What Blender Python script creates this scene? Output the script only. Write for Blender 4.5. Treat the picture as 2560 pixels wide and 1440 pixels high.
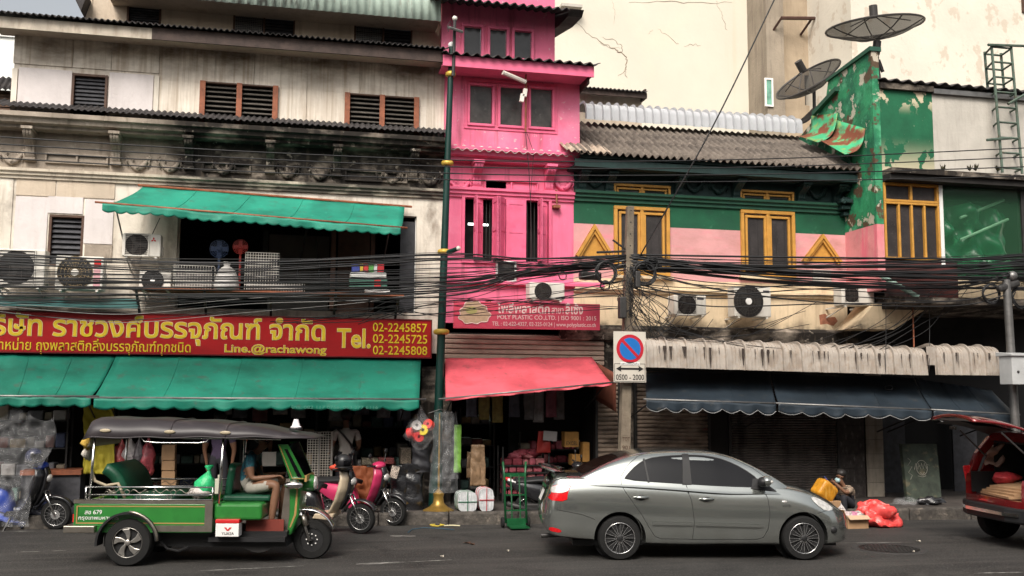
import bpy, bmesh, math, random
from mathutils import Vector, Matrix, noise
from mathutils.bvhtree import BVHTree
random.seed(7)
SC = bpy.context.scene
COL = SC.collection
for _o in list(bpy.data.objects): bpy.data.objects.remove(_o)
# ---------------------------------------------------------------- camera
YAW, YH, ROLL, EYE, DIST, FOC = math.radians(12.6), 985.0, 0.0062, 2.25, 18.7, 2500.0
_p = math.atan((YH-720)/FOC)
FWD = Vector((math.sin(YAW)*math.cos(_p), math.cos(YAW)*math.cos(_p), math.sin(_p)))
_r0 = Vector((math.cos(YAW), -math.sin(YAW), 0)); _u0 = _r0.cross(FWD)
RGT = _r0*math.cos(ROLL)+_u0*math.sin(ROLL); UPV = -_r0*math.sin(ROLL)+_u0*math.cos(ROLL)
CAM = Vector((0, -DIST, EYE))
cd = bpy.data.cameras.new('camera'); co = bpy.data.objects.new('camera', cd); COL.objects.link(co)
cd.sensor_width = 36.0; cd.lens = 36.0*FOC/2560.0; cd.clip_start = 0.1; cd.clip_end = 500
_m = Matrix((RGT, UPV, -FWD)).transposed().to_4x4(); _m.translation = CAM
co.matrix_world = _m; SC.camera = co
# ---------------------------------------------------------------- sky, sun, exposure
SUN_EL, SUN_AZ = math.radians(46), math.radians(206)      # azimuth clockwise from +Y, behind the camera to its left
W = bpy.data.worlds.new('World'); SC.world = W; W.use_nodes = True
nt = W.node_tree; nt.nodes.clear()
_sky = nt.nodes.new('ShaderNodeTexSky'); _sky.sky_type = 'NISHITA'; _sky.sun_disc = False
_sky.sun_elevation = SUN_EL; _sky.sun_rotation = SUN_AZ; _sky.dust_density = 6.0; _sky.air_density = 1.3; _sky.ozone_density = 1.0
_hs = nt.nodes.new('ShaderNodeHueSaturation'); _hs.inputs['Saturation'].default_value = 0.3
_tint = nt.nodes.new('ShaderNodeMix'); _tint.data_type = 'RGBA'; _tint.blend_type = 'MULTIPLY'; _tint.inputs[0].default_value = 1.0
_tint.inputs[7].default_value = (1.0, 0.99, 0.97, 1)
_bg = nt.nodes.new('ShaderNodeBackground'); _bg.inputs[1].default_value = 0.15
_wo = nt.nodes.new('ShaderNodeOutputWorld')
nt.links.new(_sky.outputs[0], _hs.inputs['Color']); nt.links.new(_hs.outputs[0], _tint.inputs[6]); nt.links.new(_tint.outputs[2], _bg.inputs[0]); nt.links.new(_bg.outputs[0], _wo.inputs[0])
_sl = bpy.data.lights.new('sun', 'SUN'); _sl.energy = 2.6; _sl.angle = math.radians(24); _sl.color = (1.0, 0.92, 0.82)
_so = bpy.data.objects.new('sun', _sl); COL.objects.link(_so)
_sd = Vector((math.sin(SUN_AZ)*math.cos(SUN_EL), math.cos(SUN_AZ)*math.cos(SUN_EL), math.sin(SUN_EL)))
_so.rotation_euler = (-_sd).to_track_quat('-Z', 'Y').to_euler(); _so.location = (0, -10, 30)
SC.view_settings.view_transform = 'Standard'; SC.view_settings.look = 'None'
SC.view_settings.exposure = 0.28; SC.view_settings.gamma = 1.0; SC.view_settings.use_curve_mapping = False
SC.render.engine = 'CYCLES'; SC.cycles.max_bounces = 6; SC.cycles.transparent_max_bounces = 12
# ---------------------------------------------------------------- photo measurements -> metres on real planes
def ray(px, py): return FWD + RGT*((px-1280)/FOC) + UPV*((720-py)/FOC)
def P(px, py, Y=0.0):
    d = ray(px, py); return CAM + d*((Y-CAM.y)/d.y)
def G(px, py, z=0.0):
    d = ray(px, py); return CAM + d*((z-CAM.z)/d.z)
def R(x0, y0, x1, y1, Y=0.0):
    ym, xm = (y0+y1)/2, (x0+x1)/2
    return P(x0, ym, Y).x, P(x1, ym, Y).x, P(xm, y1, Y).z, P(xm, y0, Y).z      # X0,X1,Z0,Z1
# ---------------------------------------------------------------- objects
WM = {}
def _place(o, Wm, parent):
    WM[o.name] = Wm.copy(); COL.objects.link(o)
    if parent is not None:
        o.parent = parent; o.matrix_parent_inverse = WM[parent.name].inverted()
    o.matrix_basis = Wm
def tag(o, label=None, cat=None, group=None, kind=None):
    if label: o['label'] = label
    if cat: o['category'] = cat
    if group: o['group'] = group
    if kind: o['kind'] = kind
    return o
def thing(name, label, cat, loc=(0, 0, 0), rz=0.0, group=None, F=None):
    o = bpy.data.objects.new(name, None); o.empty_display_size = 0.2
    _place(o, F if F is not None else Matrix.Translation(Vector(loc)) @ Matrix.Rotation(rz, 4, 'Z'), None)
    return tag(o, label, cat, group)
def copy_tree(o, Wm, parent=None, label=None):
    c = o.copy(); old = WM[o.name]; _place(c, Wm, parent)
    if label: c['label'] = label
    for ch in list(o.children):
        copy_tree(ch, Wm @ old.inverted() @ WM[ch.name], c)
    return c
ID = Matrix.Identity(4)
class MB:
    def __init__(s): s.v = []; s.f = []; s.mi = []; s.cm = 0
    def add(s, vs, fs):
        b = len(s.v); s.v += [Vector(v) for v in vs]
        for f in fs: s.f.append([b+i for i in f]); s.mi.append(s.cm)
        return s
    def box(s, x0, x1, y0, y1, z0, z1):
        if x0 > x1: x0, x1 = x1, x0
        if y0 > y1: y0, y1 = y1, y0
        if z0 > z1: z0, z1 = z1, z0
        return s.add([(x0,y0,z0),(x1,y0,z0),(x1,y1,z0),(x0,y1,z0),(x0,y0,z1),(x1,y0,z1),(x1,y1,z1),(x0,y1,z1)],
                     [(0,3,2,1),(4,5,6,7),(0,1,5,4),(1,2,6,5),(2,3,7,6),(3,0,4,7)])
    def obox(s, c, size, rot=(0, 0, 0)):
        from mathutils import Euler
        q = Euler(rot).to_matrix(); c = Vector(c); a, b, d = [k/2 for k in size]
        vs = [c+q@Vector((i*a, j*b, k*d)) for k in (-1, 1) for (i, j) in ((-1,-1),(1,-1),(1,1),(-1,1))]
        return s.add(vs, [(0,3,2,1),(4,5,6,7),(0,1,5,4),(1,2,6,5),(2,3,7,6),(3,0,4,7)])
    def tube(s, pts, r, n=6, closed=False, cap=True):
        pts = [Vector(p) for p in pts]; m = len(pts); rr = r if isinstance(r, (list, tuple)) else [r]*m
        b = len(s.v); nrm = None
        for i, p in enumerate(pts):
            if closed: t = pts[(i+1) % m]-pts[i-1]
            else: t = pts[min(i+1, m-1)]-pts[max(i-1, 0)]
            if t.length < 1e-9: t = Vector((0, 0, 1))
            t.normalize()
            if nrm is None:
                nrm = t.orthogonal().normalized()
            nrm = (nrm - t*nrm.dot(t))
            if nrm.length < 1e-6: nrm = t.orthogonal()
            nrm.normalize(); bi = t.cross(nrm)
            for k in range(n):
                a = 2*math.pi*k/n; s.v.append(p+(nrm*math.cos(a)+bi*math.sin(a))*rr[i])
        for i in range(m if closed else m-1):
            i2 = (i+1) % m
            for k in range(n):
                s.f.append([b+i*n+k, b+i*n+(k+1) % n, b+i2*n+(k+1) % n, b+i2*n+k]); s.mi.append(s.cm)
        if cap and not closed:
            s.f.append([b+k for k in reversed(range(n))]); s.mi.append(s.cm)
            s.f.append([b+(m-1)*n+k for k in range(n)]); s.mi.append(s.cm)
        return s
    def cyl(s, p0, p1, r0, r1=None, n=16): return s.tube([p0, p1], [r0, r0 if r1 is None else r1], n)
    def lathe(s, c, ax, prof, n=24):
        c = Vector(c); ax = Vector(ax).normalized(); e = ax.orthogonal().normalized(); g = ax.cross(e); b = len(s.v); m = len(prof)
        for (r, h) in prof:
            for k in range(n):
                a = 2*math.pi*k/n; s.v.append(c+ax*h+(e*math.cos(a)+g*math.sin(a))*r)
        for i in range(m-1):
            for k in range(n):
                s.f.append([b+i*n+k, b+i*n+(k+1) % n, b+(i+1)*n+(k+1) % n, b+(i+1)*n+k]); s.mi.append(s.cm)
        if prof[0][0] > 1e-5: s.f.append([b+k for k in reversed(range(n))]); s.mi.append(s.cm)
        if prof[-1][0] > 1e-5: s.f.append([b+(m-1)*n+k for k in range(n)]); s.mi.append(s.cm)
        return s
    def prism(s, poly, fn0, fn1):
        n = len(poly); a = [fn0(*p) for p in poly]; c = [fn1(*p) for p in poly]
        return s.add(a+c, [list(reversed(range(n))), [n+i for i in range(n)]]+[[i, (i+1) % n, n+(i+1) % n, n+i] for i in range(n)])
    def prismX(s, yz, x0, x1): return s.prism(yz, lambda y, z: (x0, y, z), lambda y, z: (x1, y, z))
    def prismY(s, xz, y0, y1): return s.prism(xz, lambda x, z: (x, y0, z), lambda x, z: (x, y1, z))
    def prismZ(s, xy, z0, z1): return s.prism(xy, lambda x, y: (x, y, z0), lambda x, y: (x, y, z1))
    def grid(s, fn, nu, nv, cu=False):
        b = len(s.v)
        for j in range(nv+1):
            for i in range(nu+1): s.v.append(Vector(fn(i/nu, j/nv)))
        for j in range(nv):
            for i in range(nu):
                q = b+j*(nu+1)+i; s.f.append([q, q+1, q+nu+2, q+nu+1]); s.mi.append(s.cm)
        return s
    def ell(s, c, r, n=12, m=8, jit=0.0, seed=0):
        c = Vector(c); rx, ry, rz = r if isinstance(r, (tuple, list)) else (r, r, r)
        b = len(s.v)
        def pt(i, j):
            th = math.pi*j/m; a = 2*math.pi*i/n; d = Vector((math.sin(th)*math.cos(a), math.sin(th)*math.sin(a), math.cos(th)))
            k = 1+jit*noise.noise(d*1.7+Vector((seed*3.1, seed, 0)))
            return c+Vector((d.x*rx*k, d.y*ry*k, d.z*rz*k))
        s.v.append(pt(0, 0))
        for j in range(1, m):
            for i in range(n): s.v.append(pt(i, j))
        s.v.append(pt(0, m)); e = len(s.v)-1
        for i in range(n):
            s.f.append([b, b+1+i, b+1+(i+1) % n]); s.mi.append(s.cm)
            s.f.append([e, b+1+(m-2)*n+(i+1) % n, b+1+(m-2)*n+i]); s.mi.append(s.cm)
        for j in range(m-2):
            for i in range(n):
                q = b+1+j*n; s.f.append([q+i, q+n+i, q+n+(i+1) % n, q+(i+1) % n]); s.mi.append(s.cm)
        return s
    def build(s, name, mat, parent=None, F=ID, smooth=False, bevel=0.0, solid=0.0, subd=0, seg=2, noctr=False):
        me = bpy.data.meshes.new(name)
        lo = Vector([min(v[k] for v in s.v) for k in range(3)]); hi = Vector([max(v[k] for v in s.v) for k in range(3)])
        c = (lo+hi)/2
        me.from_pydata([v-c for v in s.v], [], s.f)
        mats = mat if isinstance(mat, (list, tuple)) else [mat]
        for m in mats: me.materials.append(m)
        if any(s.mi): me.polygons.foreach_set('material_index', s.mi)
        bm = bmesh.new(); bm.from_mesh(me); bmesh.ops.recalc_face_normals(bm, faces=bm.faces); bm.to_mesh(me); bm.free()
        if smooth:
            me.polygons.foreach_set('use_smooth', [True]*len(me.polygons))
            if smooth is not True:
                me.set_sharp_from_angle(angle=math.radians(smooth))
        me.update()
        o = bpy.data.objects.new(name, me)
        if bevel > 0:
            b = o.modifiers.new('b', 'BEVEL'); b.width = bevel; b.segments = seg; b.limit_method = 'ANGLE'; b.angle_limit = math.radians(40)
        if solid: b = o.modifiers.new('s', 'SOLIDIFY'); b.thickness = solid; b.offset = 0
        if subd: b = o.modifiers.new('u', 'SUBSURF'); b.levels = subd; b.render_levels = subd
        _place(o, F @ Matrix.Translation(c), parent)
        return o
def again(o, T, parent):          # another piece like o, moved by T (a vector or matrix, world), sharing its mesh
    c = o.copy(); _place(c, (Matrix.Translation(Vector(T)) if not isinstance(T, Matrix) else T) @ WM[o.name], parent); return c
def lerp(a, b, t): return a+(b-a)*t
def vl(a, b, t): return Vector(a)+(Vector(b)-Vector(a))*t
# ---------------------------------------------------------------- materials
def L(col, scale, lo, hi, amt=1.0, detail=5, off=(0, 0, 0), z=None, x=None, rough=0.6):
    return dict(col=col, scale=scale, lo=lo, hi=hi, amt=amt, detail=detail, off=off, z=z, x=x, rough=rough)
def M(name, col, rough=0.7, metal=0.0, var=0.12, vs=2.0, layers=(), bump=0.0, bs=30.0, spec=0.35, coat=0.0, trans=0.0, alpha=1.0, emit=None, vdet=6, wave=None, ior=None):
    m = bpy.data.materials.new(name); m.use_nodes = True; t = m.node_tree; N = t.nodes; K = t.links.new
    b = N['Principled BSDF']; b.inputs['Roughness'].default_value = rough; b.inputs['Metallic'].default_value = metal
    b.inputs['Specular IOR Level'].default_value = spec; b.inputs['Coat Weight'].default_value = coat; b.inputs['Coat Roughness'].default_value = 0.06
    b.inputs['Transmission Weight'].default_value = trans; b.inputs['Alpha'].default_value = alpha
    if ior: b.inputs['IOR'].default_value = ior
    c4 = (col[0], col[1], col[2], 1)
    g = N.new('ShaderNodeNewGeometry').outputs['Position']; oi = N.new('ShaderNodeObjectInfo')
    if var <= 0 and not layers and not bump:
        b.inputs['Base Color'].default_value = c4
    else:
        def ns(scale, detail, off=(0, 0, 0), rough=0.6):
            mp = N.new('ShaderNodeMapping'); K(g, mp.inputs['Vector'])
            sc = scale if isinstance(scale, (tuple, list)) else (scale,)*3
            mp.inputs['Scale'].default_value = sc; mp.inputs['Location'].default_value = off
            n = N.new('ShaderNodeTexNoise'); n.inputs['Scale'].default_value = 1.0; n.inputs['Detail'].default_value = detail; n.inputs['Roughness'].default_value = rough
            K(mp.outputs[0], n.inputs['Vector']); return n.outputs['Fac']
        n0 = ns(vs, vdet); rm = N.new('ShaderNodeMapRange'); rm.inputs['From Min'].default_value = 0.25; rm.inputs['From Max'].default_value = 0.75
        rm.inputs['To Min'].default_value = 1-var*1.6; rm.inputs['To Max'].default_value = 1+var; K(n0, rm.inputs['Value'])
        mx = N.new('ShaderNodeMix'); mx.data_type = 'RGBA'; mx.blend_type = 'MULTIPLY'; mx.inputs[0].default_value = 1.0
        mx.inputs[6].default_value = c4; K(rm.outputs[0], mx.inputs[7]); out = mx.outputs[2]
        for la in layers:
            f = ns(la['scale'], la['detail'], la['off'], la['rough'])
            r = N.new('ShaderNodeMapRange'); r.inputs['From Min'].default_value = la['lo']; r.inputs['From Max'].default_value = la['hi']
            r.inputs['To Max'].default_value = la['amt']; K(f, r.inputs['Value']); fac = r.outputs[0]
            for ax, key in ((2, 'z'), (0, 'x')):
                if la[key]:
                    sp = N.new('ShaderNodeSeparateXYZ'); K(g, sp.inputs[0])
                    a, c = la[key]; q = N.new('ShaderNodeMapRange'); q.interpolation_type = 'SMOOTHSTEP'
                    lo, hi = (a, c) if a < c else (c, a)
                    q.inputs['From Min'].default_value = lo; q.inputs['From Max'].default_value = hi
                    if a > c: q.inputs['To Min'].default_value = 1; q.inputs['To Max'].default_value = 0
                    K(sp.outputs[ax], q.inputs['Value'])
                    mu = N.new('ShaderNodeMath'); mu.operation = 'MULTIPLY'; K(fac, mu.inputs[0]); K(q.outputs[0], mu.inputs[1]); fac = mu.outputs[0]
            k = N.new('ShaderNodeMix'); k.data_type = 'RGBA'; K(fac, k.inputs[0]); K(out, k.inputs[6]); k.inputs[7].default_value = (*la['col'], 1); out = k.outputs[2]
        K(out, b.inputs['Base Color'])
        if bump:
            bp = N.new('ShaderNodeBump'); bp.inputs['Strength'].default_value = bump; bp.inputs['Distance'].default_value = 0.02
            K(ns(bs, 6), bp.inputs['Height']); K(bp.outputs[0], b.inputs['Normal'])
    if emit: b.inputs['Emission Color'].default_value = (*emit[0], 1); b.inputs['Emission Strength'].default_value = emit[1]
    return m
def wallmat(name, col, a=0.5, dark=(0.2, 0.16, 0.12), extra=(), bump=0.35, var=0.1):
    return M(name, col, 0.85, var=var, vs=1.3, bump=bump, bs=18, spec=0.2, layers=[
        L(tuple(c*0.66 for c in col), 1.1, 0.42, 0.65, 0.75*a), L(dark, (4, 4, 0.35), 0.52, 0.72, 0.65*a, 7), L(dark, (11, 11, 1.6), 0.54, 0.68, 0.4*a, 7), L(tuple(min(1, c*1.25) for c in col), 2.7, 0.6, 0.75, 0.35*a, off=(5, 3, 1))]+list(extra))
BLK = (0.012, 0.011, 0.011)
m_cream = wallmat('cream_plaster', (0.74, 0.68, 0.59), 0.85, (0.26, 0.2, 0.14), extra=[L((0.17, 0.13, 0.1), (1.6, 1.6, 1.0), 0.52, 0.66, 0.75, 8)])
m_board = wallmat('lilac_board', (0.66, 0.61, 0.60), 0.25)
m_boardtan = wallmat('tan_board', (0.56, 0.47, 0.37), 0.6, (0.24, 0.17, 0.11))
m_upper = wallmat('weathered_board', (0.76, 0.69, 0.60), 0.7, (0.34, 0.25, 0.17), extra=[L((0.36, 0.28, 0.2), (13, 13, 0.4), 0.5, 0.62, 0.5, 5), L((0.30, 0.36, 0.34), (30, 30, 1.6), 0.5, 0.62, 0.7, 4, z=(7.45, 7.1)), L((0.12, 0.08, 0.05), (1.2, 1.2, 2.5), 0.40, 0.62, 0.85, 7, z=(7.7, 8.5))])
m_mold = M('sooty_plaster', (0.33, 0.28, 0.23), 0.9, var=0.25, vs=2.5, bump=0.4, bs=22, spec=0.15, layers=[L((0.016, 0.014, 0.013), (1.6, 1.6, 3), 0.30, 0.52, 0.97, 6, x=(-2.6, -1.9)), L((0.55, 0.48, 0.4), 6, 0.62, 0.68, 0.5), L((0.1, 0.08, 0.06), (9, 9, 1), 0.55, 0.7, 0.6)])
m_cornice = wallmat('cornice_plaster', (0.6, 0.53, 0.43), 0.9, (0.16, 0.12, 0.09), extra=[L((0.03, 0.026, 0.024), (1.3, 1.3, 4), 0.34, 0.52, 0.9, 6, x=(-2.6, -1.8))])
m_browntrim = M('brown_fascia', (0.055, 0.036, 0.03), 0.7, var=0.4, vs=5, bump=0.2)
m_rust_wood = M('red_brown_wood', (0.27, 0.09, 0.045), 0.6, var=0.3, vs=8, bump=0.2)
m_brownwood = M('brown_wood', (0.085, 0.045, 0.03), 0.6, var=0.25, vs=8)
m_slat = M('grey_slat', (0.13, 0.115, 0.10), 0.6, var=0.3, vs=9)
m_slatdark = M('dark_slat', (0.055, 0.055, 0.062), 0.45, var=0.3, vs=9)
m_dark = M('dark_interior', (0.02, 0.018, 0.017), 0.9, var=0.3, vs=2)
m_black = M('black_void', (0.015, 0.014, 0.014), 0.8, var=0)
m_glass = M('dark_glass', (0.03, 0.03, 0.032), 0.12, var=0.5, vs=1.5, spec=0.45)
m_glassdirty = M('dusty_glass', (0.05, 0.045, 0.042), 0.3, var=0.6, vs=3, spec=0.4, layers=[L((0.16, 0.15, 0.14), 9, 0.6, 0.75, 0.4)])
m_pink = M('pink_paint', (0.78, 0.165, 0.29), 0.6, var=0.07, vs=1.2, bump=0.12, bs=14, spec=0.3, layers=[L((0.5, 0.09, 0.18), (2.5, 2.5, 0.5), 0.48, 0.72, 0.5, 7), L((0.8, 0.32, 0.45), 1.4, 0.5, 0.7, 0.4, off=(3, 1, 2)), L((0.22, 0.06, 0.08), (6, 6, 0.5), 0.54, 0.7, 0.6, 7), L((0.75, 0.5, 0.5), 13, 0.66, 0.7, 0.6)])
m_pinktrim = M('pink_trim', (0.72, 0.135, 0.25), 0.5, var=0.1, vs=4, layers=[L((0.5, 0.05, 0.15), 5, 0.55, 0.75, 0.5)])
m_dkgreen = M('dark_green_paint', (0.018, 0.085, 0.05), 0.65, var=0.25, vs=2, bump=0.15, bs=15, layers=[L((0.012, 0.03, 0.03), 2, 0.5, 0.7, 0.6), L((0.05, 0.16, 0.1), (6, 6, 0.8), 0.6, 0.8, 0.4)])
m_vdkgreen = M('blackish_green_paint', (0.010, 0.03, 0.028), 0.6, var=0.3, vs=3, bump=0.15, bs=15)
m_green = M('green_band', (0.008, 0.085, 0.04), 0.7, var=0.25, vs=1.6, bump=0.2, bs=14, layers=[L((0.01, 0.06, 0.035), 2.2, 0.5, 0.7, 0.7), L((0.06, 0.2, 0.12), 4, 0.62, 0.7, 0.3)])
m_rose = M('rose_plaster', (0.60, 0.30, 0.30), 0.85, var=0.12, vs=1.5, bump=0.5, bs=11, layers=[L((0.42, 0.2, 0.17), (1.3, 1.3, 3), 0.5, 0.7, 0.65, 7), L((0.75, 0.2, 0.27), (1.2, 1.2, 5), 0.52, 0.7, 0.5, off=(3, 1, 9))])
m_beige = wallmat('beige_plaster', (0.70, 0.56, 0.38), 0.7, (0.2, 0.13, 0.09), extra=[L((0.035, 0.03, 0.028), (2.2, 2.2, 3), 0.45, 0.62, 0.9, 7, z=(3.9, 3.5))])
m_yellow = M('ochre_paint', (0.52, 0.26, 0.05), 0.5, var=0.15, vs=6, layers=[L((0.35, 0.15, 0.03), (10, 10, 2), 0.58, 0.75, 0.6), L((0.7, 0.45, 0.2), 16, 0.68, 0.72, 0.5)])
m_ltgreen = M('peeling_green_paint', (0.03, 0.25, 0.11), 0.7, var=0.25, vs=2, bump=0.9, bs=7, layers=[L((0.008, 0.09, 0.05), 1.6, 0.45, 0.58, 0.85), L((0.10, 0.40, 0.22), 3.5, 0.52, 0.65, 0.7, off=(2, 2, 2)), L((0.09, 0.05, 0.03), 2.4, 0.55, 0.58, 0.95, 8, off=(9, 4, 2)), L((0.5, 0.45, 0.36), 3.2, 0.59, 0.61, 0.85, 8)])
m_pgreen = M('flaking_green_wall', (0.010, 0.11, 0.05), 0.7, var=0.2, vs=2, bump=0.3, bs=12, layers=[L((0.55, 0.47, 0.33), (2.6, 2.6, 2.0), 0.45, 0.465, 1, 8, z=(7.5, 6.5)), L((0.55, 0.47, 0.33), (2.6, 2.6, 2.0), 0.53, 0.545, 1, 8, z=(7.9, 8.3), off=(3, 0, 1)), L((0.45, 0.4, 0.3), 12, 0.7, 0.72, 0.8)])
m_finlow = M('fin_pink', (0.66, 0.26, 0.27), 0.8, var=0.15, vs=2, bump=0.6, bs=8, layers=[L((0.72, 0.12, 0.2), (4, 4, 0.7), 0.5, 0.65, 0.7)])
m_greywall = wallmat('pale_grey_plaster', (0.50, 0.47, 0.42), 0.5, (0.25, 0.22, 0.19))
m_bgcream = M('cream_render', (0.64, 0.60, 0.51), 0.9, var=0.05, vs=0.6, bump=0.2, bs=9, spec=0.15, layers=[L((0.66, 0.45, 0.3), (1.5, 1.5, 0.10), 0.60, 0.8, 0.45, 4), L((0.68, 0.62, 0.5), 0.8, 0.5, 0.7, 0.5)])
m_bgcream2 = M('flaking_render', (0.68, 0.63, 0.54), 0.9, var=0.08, vs=0.7, bump=0.4, bs=9, spec=0.15, layers=[L((0.52, 0.44, 0.35), (3, 3, 2.2), 0.56, 0.6, 0.7, 9, off=(4, 2, 0.4)), L((0.6, 0.52, 0.42), (5, 5, 0.3), 0.6, 0.8, 0.4)])
m_concrete = wallmat('raw_concrete', (0.33, 0.28, 0.22), 0.8, (0.14, 0.11, 0.09), bump=0.6)
m_tinwhite = M('white_metal_sheet', (0.42, 0.43, 0.45), 0.35, 0.0, var=0.08, vs=3, layers=[L((0.42, 0.38, 0.33), (8, 8, 0.7), 0.6, 0.8, 0.5)])
m_tinold = M('stained_metal_sheet', (0.36, 0.32, 0.28), 0.5, 0.0, var=0.15, vs=4, layers=[L((0.2, 0.155, 0.12), (4, 4, 3), 0.5, 0.66, 0.6, 7), L((0.3, 0.23, 0.17), 12, 0.5, 0.65, 0.4)])
m_roofgrey = M('fibre_cement_roof', (0.15, 0.125, 0.105), 0.9, var=0.25, vs=5, bump=0.3, layers=[L((0.05, 0.04, 0.035), (5, 5, 2), 0.5, 0.7, 0.7), L((0.33, 0.28, 0.23), 12, 0.6, 0.7, 0.5)])
m_roofdk = M('dark_corrugated', (0.045, 0.04, 0.04), 0.8, var=0.4, vs=6)
m_roofmint = M('mint_corrugated', (0.42, 0.52, 0.45), 0.7, var=0.2, vs=3, layers=[L((0.06, 0.055, 0.05), (9, 9, 1.5), 0.42, 0.6, 0.9, 6, x=(1.5, -0.5)), L((0.2, 0.16, 0.13), (14, 14, 1), 0.55, 0.7, 0.6)])
m_rustsheet = M('rusted_green_sheet', (0.05, 0.36, 0.17), 0.6, var=0.2, vs=3, layers=[L((0.3, 0.32, 0.08), 4, 0.5, 0.62, 0.7), L((0.17, 0.05, 0.025), (2.2, 2.2, 3), 0.47, 0.54, 1, 7, off=(1, 1, 0.5))])
m_metal = M('grey_steel', (0.2, 0.195, 0.19), 0.45, 0.7, var=0.2, vs=8)
m_chrome = M('chrome', (0.75, 0.74, 0.72), 0.18, 1.0, var=0.1, vs=6)
m_dkmetal = M('dark_steel', (0.05, 0.048, 0.047), 0.5, 0.4, var=0.2, vs=8)
m_rubber = M('black_rubber', (0.008, 0.008, 0.008), 0.85, var=0.25, vs=12, layers=[L((0.018, 0.017, 0.016), 5, 0.55, 0.75, 0.5)])
m_cable = M('black_cable', (0.013, 0.013, 0.014), 0.5, var=0, spec=0.4)
m_cablegrey = M('grey_cable', (0.32, 0.31, 0.3), 0.5, var=0.1)
m_white = M('white_paint', (0.75, 0.74, 0.72), 0.5, var=0.08, vs=5)
m_acwhite = M('aged_white_plastic', (0.66, 0.63, 0.57), 0.5, var=0.1, vs=4, layers=[L((0.4, 0.34, 0.27), (7, 7, 1), 0.55, 0.75, 0.5)])
m_grill = M('dark_grille', (0.06, 0.05, 0.045), 0.6, var=0.3, vs=9)
# ================================================================ street
KS = -0.0925
def kerb_y(x): return -0.66 + KS*(x+4.5)
KD = Vector((1, KS, 0)).normalized(); KANG = math.atan(KS)
m_road = M('asphalt', (0.037, 0.035, 0.033), 0.8, var=0.3, vs=0.7, bump=0.5, bs=60, spec=0.3, layers=[L((0.066, 0.060, 0.055), (0.22, 3.5, 1), 0.48, 0.66, 0.5, 8), L((0.016, 0.015, 0.015), (0.3, 2.2, 1), 0.5, 0.66, 0.5, 8, off=(7, 2, 0)), L((0.012, 0.011, 0.011), 0.9, 0.58, 0.66, 0.7, 7, off=(2, 8, 0)), L((0.13, 0.12, 0.11), 38, 0.58, 0.66, 0.6, 2), L((0.012, 0.011, 0.01), 30, 0.6, 0.68, 0.6, 2, off=(3, 3, 3))])
m_road2 = M('patched_asphalt', (0.038, 0.036, 0.035), 0.85, var=0.2, vs=1.5, bump=0.6, bs=70, layers=[L((0.09, 0.085, 0.08), 50, 0.62, 0.7, 0.5, 2)])
m_side = M('sidewalk_concrete', (0.06, 0.05, 0.045), 0.85, var=0.3, vs=3, bump=0.4, bs=30, layers=[L((0.04, 0.035, 0.03), 2, 0.5, 0.7, 0.7)])
m_kerb = M('kerb_concrete', (0.085, 0.075, 0.065), 0.9, var=0.4, vs=9, bump=0.9, bs=25, layers=[L((0.25, 0.21, 0.17), 7, 0.58, 0.68, 0.6, 8), L((0.03, 0.027, 0.025), 3, 0.5, 0.65, 0.6)])
b = MB(); b.add([(-200, -200, 0), (200, -200, 0), (200, 200, 0), (-200, 200, 0)], [(0, 1, 2, 3)])
tag(b.build('road', m_road), kind='structure')
b = MB(); xa, xb = -14.0, 24.0
b.prismZ([(xa, kerb_y(xa)+0.16), (xb, kerb_y(xb)+0.16), (xb, 7), (xa, 7)], -0.05, 0.2)
tag(b.build('sidewalk', m_side), kind='structure')
kerb = None
kroot = bpy.data.objects.new('kerb', None); _place(kroot, Matrix.Translation((0, kerb_y(0), 0)), None); tag(kroot, kind='structure')
x = xa
first = None
while x < xb-1:
    wl = 1.2
    F = Matrix.Translation((x+wl/2, kerb_y(x+wl/2)+0.08, 0.1)) @ Matrix.Rotation(KANG, 4, 'Z') @ Matrix.Translation((0, random.uniform(-.008, .008), random.uniform(-.006, .006)))
    if first is None:
        b = MB(); b.prism([(-.08, -.12), (.08, -.12), (.08, .108), (-.055, .108), (-.08, .08)], lambda y, z: (-wl/2+.006, y, z), lambda y, z: (wl/2-.006, y, z))
        first = b.build('kerb_stone', m_kerb, kroot, F=F, bevel=0.012)
    else:
        c = first.copy(); _place(c, F, kroot)
    x += wl
# gutter drain slot, manhole, worn paint, litter
b = MB(); q = G(2222, 1372)
ro = bpy.data.objects.new('x', None)
mh = thing('manhole_cover', 'round cast iron manhole cover in the road by the silver car', 'manhole cover', q)
b = MB(); b.lathe((q.x, q.y, 0), (0, 0, 1), [(0.0, .004), (.40, .004), (.40, .009), (.43, .009), (.43, .0)], 40); b.build('cover', M('cast_iron', (0.03, 0.028, 0.027), 0.5, 0.5, var=0.3, vs=20), mh)
b = MB()
for i in range(-6, 7):
    for j in range(-6, 7):
        if i*i+j*j < 38: b.obox((q.x+i*.06+(j % 2)*.03, q.y+j*.06, .010), (.034, .034, .008), (0, 0, .78))
tag(b.build('tread_studs', m_dkmetal, mh), kind='stuff')
b = MB(); b.lathe((q.x, q.y, 0), (0, 0, 1), [(.43, .0), (.43, .006), (.53, .006), (.54, 0)], 40); b.build('frame_ring', m_road2, mh)
m_mark = M('worn_road_paint', (0.30, 0.29, 0.27), 0.8, var=0.3, vs=9, layers=[L((0.07, 0.066, 0.062), (6, 14, 6), 0.42, 0.55, 0.95, 7)])
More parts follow.
